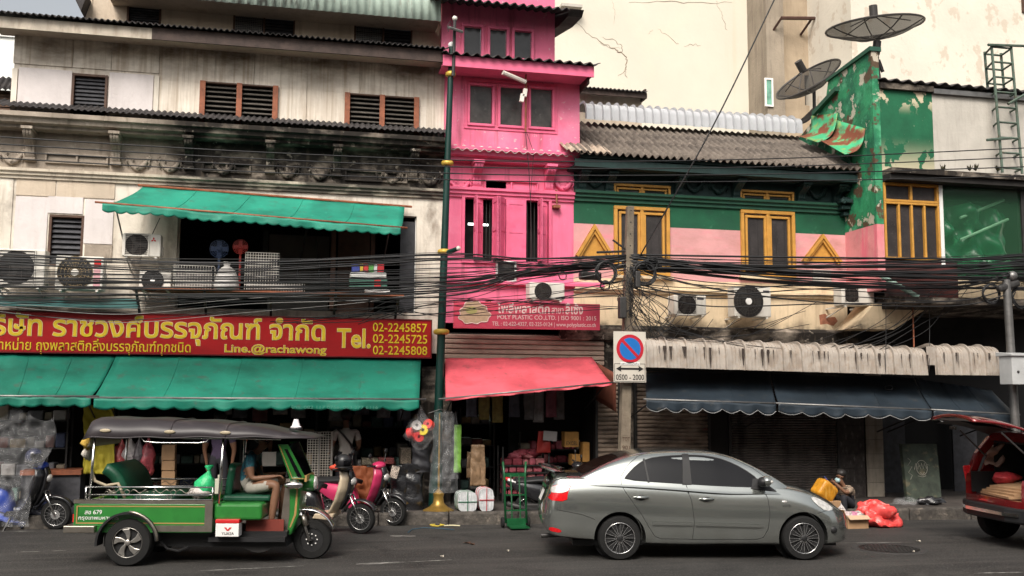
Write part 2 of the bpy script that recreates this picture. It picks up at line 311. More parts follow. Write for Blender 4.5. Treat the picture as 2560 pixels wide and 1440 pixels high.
def smear(px0, py0, px1, py1, w, label, z=.004):
    a, c = G(px0, py0), G(px1, py1); d = (c-a); n = Vector((-d.y, d.x, 0)).normalized()
    top, bot = [], []; k = max(8, int(d.length/.06))
    for i in range(k+1):
        t = i/k; e = min(1, 5*t, 5*(1-t)); p = a+d*t
        top.append(p+n*w*(.25+.75*e*random.uniform(.6, 1))); bot.append(p-n*w*(.25+.75*e*random.uniform(.6, 1)))
    vs = [(p.x, p.y, z) for p in top+bot]
    b = MB(); b.add(vs, [[i, i+1, k+2+i, k+1+i] for i in range(k)])
    o = b.build('road_paint_mark', m_mark); return tag(o, label, 'road marking')
smear(975, 1340, 1040, 1341, .07, 'short worn white paint patch on the road in front of the hand truck')
smear(890, 1411, 1010, 1406, .06, 'faded white paint streak in the road right of the front tuk-tuk wheel')
smear(1010, 1406, 1130, 1400, .02, 'thin faded paint line on the road below the green hand truck')
smear(40, 1381, 165, 1377, .02, 'thin worn paint line on the road left of the tuk-tuk wheel')
smear(0, 1330, 90, 1328, .03, 'pale worn gutter line under the plastic covered blue motorbike')
smear(2435, 1434, 2558, 1431, .03, 'white paint line at the bottom right corner of the road')
smear(2110, 1358, 2285, 1356, .02, 'thin pale paint line just above the manhole cover')
smear(500, 1428, 760, 1415, .03, 'long faint paint streak at the bottom of the road under the tuk-tuk')
b = MB(); A = G(1208, 1316); C = G(1352, 1322); b.obox(((A.x+C.x)/2, (A.y+C.y)/2, .003), (1.0, .22, .006), (0, 0, KANG)); tag(b.build('drain_grate', m_dkmetal), 'flat dark drain grate in the gutter behind the green hand truck', 'drain')
m_paper = M('litter_paper', (0.55, 0.5, 0.42), 0.8, var=0.1)
for (x, y, s, nm, lb) in ((1168, 1359, .07, 'dry_leaf', 'dark crumpled leaf on the road left of the hand truck, lower one'), (1180, 1362, .05, 'dry_leaf', 'dark crumpled leaf on the road left of the hand truck, right one'), (1270, 1379, .02, 'litter_scrap', 'small white scrap on the road below the hand truck'), (1105, 1393, .03, 'litter_scrap', 'tiny white paper scrap on the open road left of the silver car'), (1764, 1353, .03, 'dry_leaf', 'small reddish leaf under the silver car'), (2297, 1355, .04, 'litter_scrap', 'white scrap of paper right of the manhole cover'), (2284, 1381, .025, 'litter_scrap', 'tiny white scrap on the manhole cover rim')):
    q = G(x, y); b = MB(); b.grid(lambda u, v: (q.x+(u-.5)*s*1.6, q.y+(v-.5)*s, .012+.012*math.sin(u*5+v*3)+.006*math.cos(v*7)), 4, 4)
    tag(b.build(nm, m_paper if 'scrap' in nm else m_brownwood, smooth=True, solid=.002), lb, 'litter' if 'scrap' in nm else 'leaf')
def hose(pts, r, mat, name, label, cat, z=.01):
    b = MB(); P3 = []
    for i in range(len(pts)-1):
        for k in range(6): P3.append(vl(pts[i], pts[i+1], k/6))
    P3.append(Vector(pts[-1])); b.tube(P3, r, 5); return tag(b.build(name, mat, smooth=True), label, cat)
g = lambda x, y: tuple(G(x, y))[:2]+(.012,)
hose([g(1075, 1314), g(1095, 1312), g(1110, 1314), g(1095, 1317), g(1078, 1316)], .012, M('yellow_strap', (.5, .38, .05), .6), 'plastic_strap', 'yellow plastic strap lying in the gutter', 'strap')
hose([g(1110, 1316), g(1130, 1315), g(1150, 1316)], .012, M('cream_strap', (.6, .55, .35), .6), 'plastic_strap', 'cream plastic strap lying in the gutter by the yellow one', 'strap')
hose([g(1020, 1333), g(1030, 1325), g(1060, 1321), g(1100, 1323), g(1135, 1326)], .006, M('blue_cord', (.03, .09, .14), .6), 'blue_cord', 'thin blue cord lying on the road near the kerb', 'cord')
# ================================================================ builders shared by the houses
def wallholes(b, x0, x1, z0, z1, y0, y1, holes):
    xs = sorted({x0, x1, *[min(max(h[0], x0), x1) for h in holes], *[min(max(h[1], x0), x1) for h in holes]})
    zs = sorted({z0, z1, *[min(max(h[2], z0), z1) for h in holes], *[min(max(h[3], z0), z1) for h in holes]})
    for j in range(len(zs)-1):
        run = None
        for i in range(len(xs)-1):
            cx, cz = (xs[i]+xs[i+1])/2, (zs[j]+zs[j+1])/2
            solid = not any(h[0] < cx < h[1] and h[2] < cz < h[3] for h in holes)
            if solid: run = xs[i] if run is None else run
            if run is not None and (not solid or i == len(xs)-2):
                b.box(run, xs[i+1] if solid else xs[i], y0, y1, zs[j], zs[j+1]); run = None
    return b
def corr(b, p, a, la, d, ld, n, amp, pitch, steps=6, bend=None):
    p, a, d, n = Vector(p), Vector(a).normalized(), Vector(d).normalized(), Vector(n).normalized()
    k = max(2, int(la/pitch*steps)); nv = 1 if bend is None else 8
    def fn(u, v):
        q = p+a*la*u+n*amp*math.sin(2*math.pi*la*u/pitch)
        return q+(d*ld*v if bend is None else bend(v))
    return b.grid(fn, k, nv)
def frame_rect(b, r, y0, y1, w):
    X0, X1, Z0, Z1 = r
    b.box(X0, X1, y0, y1, Z1-w, Z1); b.box(X0, X1, y0, y1, Z0, Z0+w); b.box(X0, X0+w, y0, y1, Z0+w, Z1-w); b.box(X1-w, X1, y0, y1, Z0+w, Z1-w)
def louvre(parent, r, Y, mf, ms, n, bays=1, w=.06, tilt=.9, name='louvre_window', depth=.1, back=True, sw=None, mull=None):
    X0, X1, Z0, Z1 = r; b = MB(); frame_rect(b, r, Y-.03, Y+depth, w)
    bw = (X1-X0-2*w)/bays
    for k in range(1, bays):
        x = X0+w+bw*k; b.box(x-w*.55, x+w*.55, Y-.035, Y+depth, Z0+w+.001, Z1-w-.001)
    f = b.build(name, mf, parent, bevel=.006)
    if back:
        b = MB(); b.box(X0+w, X1-w, Y+depth*.8, Y+depth*.9, Z0+w, Z1-w); b.build('backing', m_black, f)
    first = None; ph = (Z1-Z0-2*w)/n
    for k in range(bays):
        xa, xb = X0+w+bw*k+(w*.55 if k else 0)+.004, X0+w+bw*(k+1)-(w*.55 if k < bays-1 else 0)-.004
        for i in range(n):
            zc = Z0+w+ph*(i+.5); yc = Y+depth*.35
            if first is None:
                b = MB(); b.obox((0, 0, 0), (xb-xa, (sw or ph*1.02), .012), (tilt, 0, 0))
                first = b.build('slat', ms, f, F=Matrix.Translation(((xa+xb)/2, yc, zc)))
            else:
                c = first.copy(); _place(c, Matrix.Translation(((xa+xb)/2, yc, zc)) @ Matrix.Rotation(random.uniform(-.05, .05), 4, 'X'), f)
    return f
def pane_window(parent, r, Y, mf, mg, cols=2, w=.05, name='window', rows=None, depth=.08, inner=True, mull=True):
    X0, X1, Z0, Z1 = r; b = MB(); frame_rect(b, r, Y-.04, Y+depth, w)
    rows = rows or [1.0]; cw = (X1-X0-2*w)/cols; tot = sum(rows); z = Z0+w; H = Z1-Z0-2*w
    for k in range(1, cols): b.box(X0+w+cw*k-w*.5, X0+w+cw*k+w*.5, Y-.034, Y+depth-.002, Z0+w+.001, Z1-w-.001)
    panes = []
    for j, rr in enumerate(rows):
        zh = H*rr/tot
        if j: b.box(X0+w+.001, X1-w-.001, Y-.030, Y+depth-.004, z-w*.5, z+w*.5)
        for k in range(cols): panes.append((X0+w+cw*k, X0+w+cw*(k+1), z, z+zh))
        z += zh
    f = b.build(name, mf, parent, bevel=.008)
    for (a, c, d, e) in panes:
        if inner:
            b = MB(); frame_rect(b, (a+w*.5, c-w*.5, d+w*.5, e-w*.5), Y-.015, Y+depth-.01, w*.7); b.build('sash', mf, f, bevel=.005)
        b = MB(); b.box(a+.01, c-.01, Y+.03, Y+.036, d+.01, e-.01); b.build('pane', mg, f)
    return f
def bracket(parent, x, z0, z1, Y, mat, w=.15, out=.34, first=None):
    if first is not None: return again(first[0], Vector((x-first[1], 0, z0-first[2])), parent)
    b = MB(); h = z1-z0; prof = []
    for i in range(19):
        t = i/18; o = .05+out*(t**1.6)*(1-.25*math.sin(math.pi*t*2))+.045*math.sin(math.pi*2.6*t)*(1-t); prof.append((Y-o, z0+h*t*.88))
    prof.append((Y-out-.05, z0+h*.9)); prof.append((Y-out-.05, z1)); prof.append((Y+.01, z1)); prof.append((Y+.01, z0))
    for k in (-1, 0, 1):
        ww = w/3.6; b.prismX(prof, x+k*w/3-ww/2, x+k*w/3+ww/2)
    prof2 = [(Y+(p[0]-Y)*.88, p[1]) for p in prof]; b.prismX(prof2, x-w/2+.012, x+w/2-.012)
    b.box(x-w*.62, x+w*.62, Y-out-.085, Y+.01, z1-.05, z1); b.box(x-w*.62, x+w*.62, Y-.11, Y+.01, z0-.03, z0+.025)
    return (b.build('bracket', mat, parent, smooth=35), x, z0)
def garland(parent, x, z, w, h, Y, mat):
    b = MB(); n = 26
    for i in range(n+1):
        t = i/n*2-1; zz = z-h*(1-t*t)*.75+h*.35; r = .028+.022*(1-t*t)
        b.ell((x+t*w/2, Y-.035, zz), (r*1.2, r, r*random.uniform(.8, 1.2)), 6, 5)
    for s in (-1, 1):
        pts = [(x+s*w/2+s*.05*math.sin(a)*(1-a/9), Y-.03, z+h*.35+.05*math.cos(a)*(1-a/9)) for a in [k*.6 for k in range(11)]]; b.tube(pts, .018, 5)
        b.tube([(x+s*w/2, Y-.03, z+h*.3), (x+s*(w/2+.03), Y-.03, z), (x+s*(w/2-.01), Y-.03, z-h*.35)], [.03, .022, .008], 5)
    b.ell((x, Y-.05, z-h*.4), (.06, .04, .06), 8, 6); b.ell((x, Y-.085, z-h*.4), .025, 6, 5)
    for s in (-1, 1): b.tube([(x+s*.06, Y-.03, z-h*.3), (x+s*w*.3, Y-.03, z+h*.15), (x+s*w*.22, Y-.03, z+h*.32)], .014, 5)
    return b.build('garland', mat, parent, smooth=True)
# ================================================================ cream shophouse (left)
cream = thing('cream_shophouse', 'weathered cream shophouse with louvred upper windows and blackened cornice on the left', 'building', (-1, 0.5, 0.2))
XL, XR = P(30, 300).x-.02, P(1112, 600).x-.02
XLL = -9.0
z_sill = 6.98; z_eave = 8.55
# second storey wall with the openings
hb = R(120, 537, 208, 668); open2 = R(440, 530, 1040, 800); open2 = (open2[0], open2[1], 3.75, open2[3]+.02)
z_c0 = P(500, 452).z
b = MB(); wallholes(b, XLL, XR, 3.0, z_c0+.5, 0, .22, [hb, open2])
b.build('wall', m_cream, cream)
louvre(cream, hb, 0.03, m_brownwood, m_slatdark, 9, w=.045, tilt=.9, depth=.12)
bd = None
for (a, c, d, e, m) in ((36, 492, 118, 640, m_board), (120, 492, 208, 534, m_board), (211, 500, 283, 610, m_board), (42, 430, 140, 490, m_boardtan), (143, 434, 288, 495, m_boardtan), (-60, 432, 30, 640, m_cream), (211, 612, 280, 655, m_mold)):
    r = R(a, c, d, e); b = MB(); b.box(r[0], r[1], -.018, .0, r[2], r[3]); b.build('wall_board', m, cream, bevel=.003)
# frieze: recessed panel, transoms, brackets, garlands, mouldings
ZF0, ZF1 = z_c0+.03, P(500, 352).z
b = MB(); b.box(XLL, XR, -.02, .2, ZF0, ZF1+.25); b.build('frieze', m_mold, cream)
b = MB(); prof = [(.0, -.16), (-.05, -.15), (-.05, -.10), (-.09, -.09), (-.09, -.05), (-.13, -.03), (-.13, .02), (.0, .03)]
b.prismX([(y, ZF0+z) for y, z in prof], XLL, XR); b.build('moulding', m_cornice, cream)
b = MB(); prof = [(.0, -.02), (-.30, -.02), (-.30, .03), (-.42, .05), (-.44, .12), (-.50, .14), (-.50, .22), (.0, .24)]
b.prismX([(y, ZF1+z) for y, z in prof], XLL, XR); b.build('cornice', m_mold, cream)
zb0, zb1 = P(680, 432).z, ZF1-.015
fb = None
for px in (-120, 78, 292, 474, 676, 842, 1032):
    x = P(px, 400).x
    if fb is None: fb = bracket(cream, x, zb0, zb1, -.02, m_mold)
    else: bracket(cream, x, zb0, zb1, -.02, m_mold, first=fb)
for px in (30, 345, 425, 720, 800, 980, 1075, 560): 
    garland(cream, P(px, 425).x, P(700, 428).z, .34, .24, -.02, m_mold)
for (a, c, d, e) in ((113, 386, 272, 412), (505, 408, 628, 433), (862, 428, 1018, 456)):
    r = R(a, c, d, e, -.02); pane_window(cream, r, -.03, m_mold, m_glassdirty, 2, w=.035, name='transom', inner=False)
# corrugated skirt under the upper storey
b = MB(); corr(b, (XL-.4, -.5, ZF1+.30), (1, 0, 0), XR-XL+.4, (0, 1, .42), .75, (0, -.42, 1), .016, .105, 6); b.build('skirt_roof', m_roofdk, cream, smooth=60, solid=.008)
b = MB(); corr(b, (P(375, 320).x, -.045, P(700, 338).z-.015), (1, 0, 0), XR-P(375, 320).x, (0, 0, 1), .30, (0, -1, 0), .014, .09, 6); b.build('corrugated_flashing', M('pale_flashing', (.45, .43, .38), .6, var=.2, vs=3, layers=[L((.3, .36, .34), (30, 30, 2), .5, .62, .7, 4), L((.1, .08, .06), (20, 20, 2), .55, .7, .7)]), cream, smooth=60)
# third storey: boards, one by one, with the louvres
ZU0, ZU1 = P(500, 318).z-.1, z_eave
w1 = R(178, 186, 268, 306); w2 = R(499, 210, 694, 336); w3 = R(861, 239, 1046, 359)
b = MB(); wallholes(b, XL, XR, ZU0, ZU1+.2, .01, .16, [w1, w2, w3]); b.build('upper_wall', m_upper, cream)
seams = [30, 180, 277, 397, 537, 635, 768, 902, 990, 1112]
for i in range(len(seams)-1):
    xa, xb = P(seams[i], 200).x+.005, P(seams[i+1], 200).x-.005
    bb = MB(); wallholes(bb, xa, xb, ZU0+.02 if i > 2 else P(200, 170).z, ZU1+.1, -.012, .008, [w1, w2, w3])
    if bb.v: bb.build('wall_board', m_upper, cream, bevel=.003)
for (a, c, d, e) in ((44, 172, 178, 300), (271, 184, 382, 318)):
    r = R(a, c, d, e); b = MB(); b.box(r[0], r[1], -.016, .008, r[2], r[3]-.005); b.build('wall_board', m_board, cream, bevel=.004)
for (a, c, d, e) in ((28, 172, 42, 296), (384, 190, 396, 322)):
    r = R(a, c, d, e); b = MB(); b.box(r[0], r[1], -.03, .008, r[2], r[3]); b.build('corner_strip', m_cream, cream)
louvre(cream, w1, 0.0, m_brownwood, m_slatdark, 11, w=.045, tilt=1.0, depth=.12)
for w_ in (w2, w3):
    f = louvre(cream, w_, -.01, m_brownwood, m_slat, 10, bays=2, w=.03, tilt=.55, depth=.14, name='louvre_shutter', sw=.11)
    X0, X1, Z0, Z1 = w_
    for x in (X0+.045, (X0+X1)/2, X1-.045):
        b = MB(); b.box(x-.05, x+.05, -.075, -.042, Z0, Z1); b.build('post', m_rust_wood, f, bevel=.005)
# eave with fascia and corrugated roof
YE = -.6; zf = P(640, 83+22, YE).z
XE0, XE1 = P(-60, 60, YE).x, P(1113, 145, YE).x; XM = P(380, 80, YE).x
b = MB(); b.box(XL-.35, XM, YE, YE+.03, zf-.10, zf+.10); b.build('fascia', M('cream_fascia', (.5, .44, .36), .7, var=.2, vs=4, layers=[L((.25, .19, .14), (9, 9, 2), .5, .7, .6)]), cream)
b = MB(); b.box(XM, XE1, YE-.01, YE+.03, zf-.10, zf+.12); b.build('fascia', m_browntrim, cream)
b = MB(); b.box(XL-.25, XE1, YE+.03, .05, zf-.02, zf+.01); b.build('soffit', m_boardtan, cream)
b = MB(); corr(b, (XE0, YE-.12, zf+.135), (1, 0, 0), XE1-XE0+.06, (0, 1, .28), 2.5, (0, -.28, 1), .022, .1, 6); b.build('roof', m_roofdk, cream, smooth=60, solid=.01)
# fourth storey, set back
Y4 = 1.6; wa, wb, wc = R(318, -20, 404, 62, Y4), R(583, 12, 738, 92, Y4), R(885, 36, 1031, 120, Y4)
x4a, x4b = P(210, 30, Y4).x, P(1140, 60, Y4).x; zt4 = P(700, -150, Y4).z
b = MB(); wallholes(b, x4a, x4b, zf, zt4, Y4, Y4+.15, [wa, wb, wc]); b.build('top_wall', m_boardtan, cream)
for px in (227, 490, 507, 738, 810, 884, 1033):
    x = P(px, 60, Y4).x; b = MB(); b.box(x-.014, x+.014, Y4-.02, Y4-.002, zf, zt4); b.build('batten', m_boardtan, cream)
louvre(cream, wa, Y4, m_brownwood, m_slatdark, 12, w=.04)
for w_ in (wb, wc):
    f = louvre(cream, w_, Y4, m_brownwood, m_slatdark, 9, bays=2, w=.035)
    b = MB(); X0, X1, Z0, Z1 = w_
    for k in range(15): x = lerp(X0+.05, (X0+X1)/2-.05, k/14); b.box(x-.004, x+.004, Y4-.03, Y4-.022, Z0, Z1-.12)
    for k in range(16): z = lerp(Z0, Z1-.12, k/15); b.box(X0+.05, (X0+X1)/2-.05, Y4-.022, Y4-.014, z-.004, z+.004)
    b.build('wire_mesh', m_metal, f)
YT = .7; a0 = P(470, -4, YT); a1 = P(1103, 46, YT)
b = MB(); corr(b, (a0.x-1.5, YT, a1.z-.06), (1, 0, 0), a1.x-a0.x+1.5, (0, .15, 1), 1.1, (0, -1, 0), .012, .16, 8); b.build('eave_sheet', m_roofmint, cream, smooth=60, solid=.006)
b = MB(); b.box(a0.x-1.5, a1.x, YT+.03, Y4, a1.z+.02, a1.z+.06); b.build('top_soffit', m_boardtan, cream)
p0, p1 = P(213, 28, Y4), P(178, -8, 1.0)
b = MB(); b.prismY([(p0.x, p0.z-.15), (p0.x-.25, p0.z+.35), (p0.x-.15, p0.z+.42), (p0.x+.1, p0.z+.2)], 1.2, 2.5); b.build('side_eave', m_roofdk, cream)
# dark inside of the first floor, floor slabs
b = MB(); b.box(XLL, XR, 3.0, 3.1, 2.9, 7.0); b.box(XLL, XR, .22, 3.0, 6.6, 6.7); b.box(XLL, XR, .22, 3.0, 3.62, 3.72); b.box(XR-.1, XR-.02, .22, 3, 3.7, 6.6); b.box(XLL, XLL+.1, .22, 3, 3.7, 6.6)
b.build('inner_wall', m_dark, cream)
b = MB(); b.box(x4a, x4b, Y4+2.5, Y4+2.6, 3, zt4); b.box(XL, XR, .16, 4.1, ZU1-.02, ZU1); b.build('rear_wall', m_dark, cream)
# opening fittings upstairs: posts and door frames
for (a, c, d, e, m) in ((436, 545, 446, 800, m_cream), (826, 575, 838, 800, m_brownwood), (926, 575, 936, 800, m_brownwood), (1036, 545, 1046, 800, m_white), (655, 575, 668, 800, m_dark)):
    r = R(a, c, d, e, .1); b = MB(); b.box(r[0], r[1], .08, .2, 3.75, r[3]); b.build('door_post', m, cream)
r = R(845, 575, 925, 800, .3); b = MB(); b.box(r[0], r[1], .5, .55, 3.75, r[3]); b.build('inner_door', m_brownwood, cream)
r = R(668, 570, 826, 800, .3); b = MB(); b.box(r[0], r[1], 1.2, 1.25, 3.75, r[3]); b.build('inner_panel', M('grey_inner', (.12, .11, .10), .8, var=.2), cream)
r = R(1000, 555, 1036, 700, .1); b = MB(); b.box(r[0], r[1], .06, .1, 3.75, r[3]); b.build('dark_shutter', m_slatdark, cream)
# ground floor: piers, ceiling, back of the shop
for (pa, pb) in ((-140, -90), (1052, 1112)):
    xa, xb = P(pa, 1100).x, P(pb, 1100).x; b = MB(); b.box(xa, xb, 0, .35, .2, 3.0); b.build('pier', m_mold, cream)
b = MB(); b.box(XLL, XR, 0.0, .22, 2.75, 3.0); b.build('lintel', m_dark, cream)
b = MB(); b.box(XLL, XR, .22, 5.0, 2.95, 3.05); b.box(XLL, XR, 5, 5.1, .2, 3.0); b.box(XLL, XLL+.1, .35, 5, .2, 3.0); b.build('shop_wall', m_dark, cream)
# ================================================================ pink shophouse (middle)
pink = thing('pink_shophouse', 'narrow bright pink shophouse with folding shutters between the cream and green houses', 'building', (P(1275, 900).x, 0.5, 0.2))
PX0, PX1 = XR+.02, P(1434, 600).x
YP = -.12
sh = R(1160, 500, 1372, 648, 0)
ZS0, ZS1 = P(1275, 655).z, P(1275, 498).z
# folding shutter openings and leaves
z_fr0 = P(1275, 482).z
b = MB(); wallholes(b, PX0, PX1, 3.4, z_fr0+.9, 0, .2, [(sh[0], sh[1], ZS0, ZS1)]); b.build('wall', m_pink, pink)
fr = MB(); frame_rect(fr, (sh[0]-.05, sh[1]+.05, ZS0-.05, ZS1+.05), -.045, .05, .06); f = fr.build('shutter_frame', m_pinktrim, pink, bevel=.006)
def leaf(xa, xb, ya, yb, w=.03):
    b = MB(); d = Vector((xb-xa, yb-ya, 0)); n = Vector((-d.y, d.x, 0)).normalized()*w/2; z0, z1 = ZS0+.01, ZS1-.01
    def slab(t0, t1, s0, s1, k):
        p0, p1 = Vector((xa, ya, 0))+d*t0, Vector((xa, ya, 0))+d*t1; m = n*k
        b.prismZ([tuple((p0-m))[:2], tuple((p1-m))[:2], tuple((p1+m))[:2], tuple((p0+m))[:2]], s0, s1)
    slab(0, 1, z0, z1, .6)
    for (t0, t1, s0, s1) in ((0, .16, z0, z1), (.84, 1, z0, z1), (.16, .84, z0, z0+.1), (.16, .84, z1-.1, z1), (.16, .84, (z0+z1)/2-.05, (z0+z1)/2+.05)): slab(t0, t1, s0, s1, 1.2)
    return b.build('shutter_leaf', m_pinktrim, f)
X = lambda px: P(px, 575).x
leaf(X(1186), X(1186)-.02, 0, -.34); leaf(X(1186)+.02, X(1207), -.02, .05)
leaf(X(1232), X(1232)+.03, 0, -.36); leaf(X(1238)+.02, X(1262), -.30, -.02)
leaf(X(1264), X(1314), -.03, -.03); leaf(X(1346), X(1346)-.02, .0, -.34); leaf(X(1353), X(1368), -.02, .02)
b = MB(); b.box(X(1165), X(1366), .5, .55, ZS0, ZS1); b.build('backing', m_black, f)
for i, px in enumerate((1218, 1330)):
    for k in range(3): 
        b = MB(); x = X(px)+(k-1)*.07; b.box(x-.006, x+.006, .1, .11, ZS0, ZS1); b.build('bar', m_dkmetal, f)
for px, py in ((1178, 560), (1213, 562)):
    q = P(px, py, .3); b = MB(); b.box(q.x-.06, q.x+.06, .3, .32, q.z-.02, q.z+.02); b.build('strip_light', M('lit_tube', (.8, .8, .8), .4, var=0, emit=((.9, 1, .95), 3)), f)
# frieze, cornice, brackets, garlands, transom
ZP1 = P(1275, 400).z
b = MB(); b.prismX([(y, z_fr0+z) for y, z in [(.0, -.14), (-.04, -.13), (-.04, -.08), (-.08, -.07), (-.08, -.02), (-.12, 0), (-.12, .05), (0, .06)]], PX0, PX1); b.build('moulding', m_pinktrim, pink)
b = MB(); b.prismX([(y, ZP1+z) for y, z in [(.0, -.10), (-.2, -.10), (-.2, -.04), (-.32, -.02), (-.36, .05), (-.42, .06), (-.42, .12), (0, .13)]], PX0, PX1); b.build('cornice', m_pinktrim, pink)
zb0 = P(1275, 476).z; fb = None
for px in (1190, 1370):
    x = P(px, 450).x; fb = fb or bracket(pink, x, zb0, ZP1-.11, 0, m_pinktrim, w=.17, out=.28)
    if px != 1190: bracket(pink, x, zb0, ZP1-.11, 0, m_pinktrim, first=fb)
for px in (1150, 1407): garland(pink, P(px, 460).x, P(px, 462).z, .36, .2, 0, m_pinktrim)
r = R(1210, 452, 1345, 478, 0); f2 = pane_window(pink, r, -.01, m_pinktrim, m_glassdirty, 2, w=.03, name='transom', inner=False)
b = MB(); b.box(r[0]+.03, (r[0]+r[1])/2-.1, .0, .015, r[2]+.03, r[3]-.03); b.build('ochre_pane', m_yellow, f2)
# third storey
ZT0, ZT1 = P(1275, 386, YP).z, P(1275, 168, YP).z
xa, xb = P(1112, 300, YP).x, P(1449, 300, YP).x
wins = [R(1168, 209, 1236, 316, YP), R(1244, 213, 1311, 321, YP), R(1320, 217, 1386, 325, YP)]
b = MB(); wallholes(b, xa, xb, ZT0, ZT1+.1, YP, .3, wins); b.build('upper_wall', m_pink, pink)
b = MB(); frame_rect(b, (wins[0][0]-.06, wins[2][1]+.06, wins[0][2]-.06, wins[2][3]+.06), YP-.02, YP-.002, .06); b.build('window_surround', m_pinktrim, pink, bevel=.005)
for r in wins: pane_window(pink, r, YP-.01, m_pinktrim, m_glassdirty, 1, w=.05, name='window', inner=False)
r = wins[1]; b = MB()
for k in range(5):
    for j in range(6): b.box(lerp(r[0]+.07, r[1]-.07, k/5)+.006, lerp(r[0]+.07, r[1]-.07, (k+1)/5)-.006, YP+.05, YP+.06, lerp(r[2]+.06, r[3]-.2, j/6)+.006, lerp(r[2]+.06, r[3]-.2, (j+1)/6)-.006)
tag(b.build('glass_block_grid', M('pale_blocks', (.2, .19, .17), .5, var=.2), pink), kind='stuff')
b = MB(); corr(b, (xa, YP-.30, ZT0-.03), (1, 0, 0), xb-xa+.02, (0, 1, .45), .45, (0, -.45, 1), .025, .17, 8); b.build('skirt_roof', M('whitewashed_sheet', (.55, .5, .47), .8, var=.25, vs=5, layers=[L((.6, .2, .3), 5, .58, .66, .6), L((.2, .16, .13), 7, .58, .7, .6)]), pink, smooth=60, solid=.012)
# eave
YF = -.72; q0, q1 = P(1108, 140, YF), P(1485, 178, YF)
zf2 = (P(1300, 150, YF).z+P(1300, 178, YF).z)/2
b = MB(); b.box(q0.x, q1.x, YF, YF+.04, zf2-.11, zf2+.10); b.build('fascia', m_pinktrim, pink)
b = MB(); b.box(q0.x, q1.x-.02, YF+.04, YP, zf2-.09, zf2-.05); b.build('soffit', m_pinktrim, pink)
b = MB(); b.box(q1.x-.1, q1.x-.06, YF+.1, 1.2, zf2-.22, zf2+.05); b.build('barge_board', m_browntrim, pink)
b = MB(); corr(b, (q0.x-.02, YF-.1, zf2+.11), (1, 0, 0), q1.x-q0.x+.12, (0, 1, .25), 2.0, (0, -.25, 1), .03, .2, 8); b.build('roof', m_roofdk, pink, smooth=60, solid=.012)
# fourth storey set back
Y5 = 1.1; xa4, xb4 = P(1104, 80, Y5).x, P(1387, 80, Y5).x
wins = [R(1156, 66, 1206, 150, Y5), R(1221, 72, 1269, 152, Y5), R(1282, 77, 1331, 154, Y5)]
zt = P(1250, -20, Y5).z
b = MB(); wallholes(b, xa4, xb4, zf2, zt+.4, Y5, Y5+.15, wins); b.box(xb4-.15, xb4, Y5+.15, 4, zf2, zt+.2); b.build('top_wall', m_pink, pink)
for r in wins: pane_window(pink, (r[0]-.03, r[1]+.03, r[2], r[3]+.04), Y5-.01, m_pinktrim, m_glass, 1, w=.06, name='window', inner=False)
e0, e1 = P(1250, 8, .5), P(1432, 2, .5)
b = MB(); corr(b, (xa4-.3, .3, P(1340, 16, .3).z), (1, 0, 0), P(1425, 10, .3).x-xa4+.3, (0, 1, .3), 2, (0, -.3, 1), .03, .18, 8); b.build('top_roof', m_roofdk, pink, smooth=60, solid=.02)
b = MB(); b.prismX([(.35, P(1340, 14, .35).z), (.5, P(1340, 14, .35).z-.1), (1.2, P(1340, 14, .35).z-.05), (3, P(1340, 14, .35).z+.3), (3, P(1340, 14, .35).z+.7)], xb4+.12, xb4+.42); b.build('side_eave', m_roofdk, pink)
# inside and back
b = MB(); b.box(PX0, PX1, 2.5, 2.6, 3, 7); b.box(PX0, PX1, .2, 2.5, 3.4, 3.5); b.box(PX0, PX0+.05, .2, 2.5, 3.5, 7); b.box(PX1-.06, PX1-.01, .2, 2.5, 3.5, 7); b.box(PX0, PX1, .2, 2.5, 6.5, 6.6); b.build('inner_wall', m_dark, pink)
# ledge on the wall under the shutters
z = P(1275, 715).z; b = MB(); b.prismX([(0, z), (-.12, z+.02), (-.12, z+.07), (-.06, z+.1), (0, z+.12)], PX0, PX1+.6); b.build('ledge', m_pinktrim, pink)
# roller shutter box slats above the awning and shop piers
X0, X1 = P(1112, 865, -.1).x, P(1512, 865, -.1).x; ztop, zbot = P(1300, 836, -.1).z, P(1300, 905, -.1).z
hd = MB(); hd.box(X0, X1, .0, .1, zbot-.3, ztop+.2); hd = hd.build('shutter_box', m_dark, pink)
m_taupe = M('taupe_slat', (.34, .25, .2), .5, var=.15, vs=5, layers=[L((.16, .11, .09), (3, 3, 12), .5, .7, .6)])
b = MB(); b.prismX([(-.03, -.045), (-.055, -.03), (-.055, .02), (-.03, .042), (.0, .042), (.0, -.045)], X0, X1); s0 = b.build('slat', m_taupe, hd, F=Matrix.Translation((0, 0, zbot)))
k = 1
while zbot+k*.095 < ztop: again(s0, (0, 0, k*.095), hd); k += 1
xs0, xs1 = P(1112, 1100).x, P(1492, 1100).x
b = MB(); b.box(xs0, xs0+.12, 0, .3, .2, 3.2); b.build('pier', m_mold, pink)
b = MB(); b.box(XR, P(1490, 1100).x, .2, 5.5, 3.0, 3.1); b.box(XR, xs1+.1, 5.5, 5.6, .2, 3.1); b.box(xs1, xs1+.1, .1, 5.5, .2, 3.1); b.box(XR+.02, XR+.08, .3, 5.5, .2, 3); b.build('shop_wall', m_dark, pink)
q = P(1192, 1048, 2.2); b = MB(); b.box(q.x-.35, q.x+.2, 2.2, 2.23, q.z-.012, q.z+.012); tag(b.build('tube_light', M('lit_tube2', (.9, .95, .9), .4, var=0, emit=((.8, 1, .85), 4))), 'lit fluorescent tube hanging inside the dark pink shop', 'lamp')
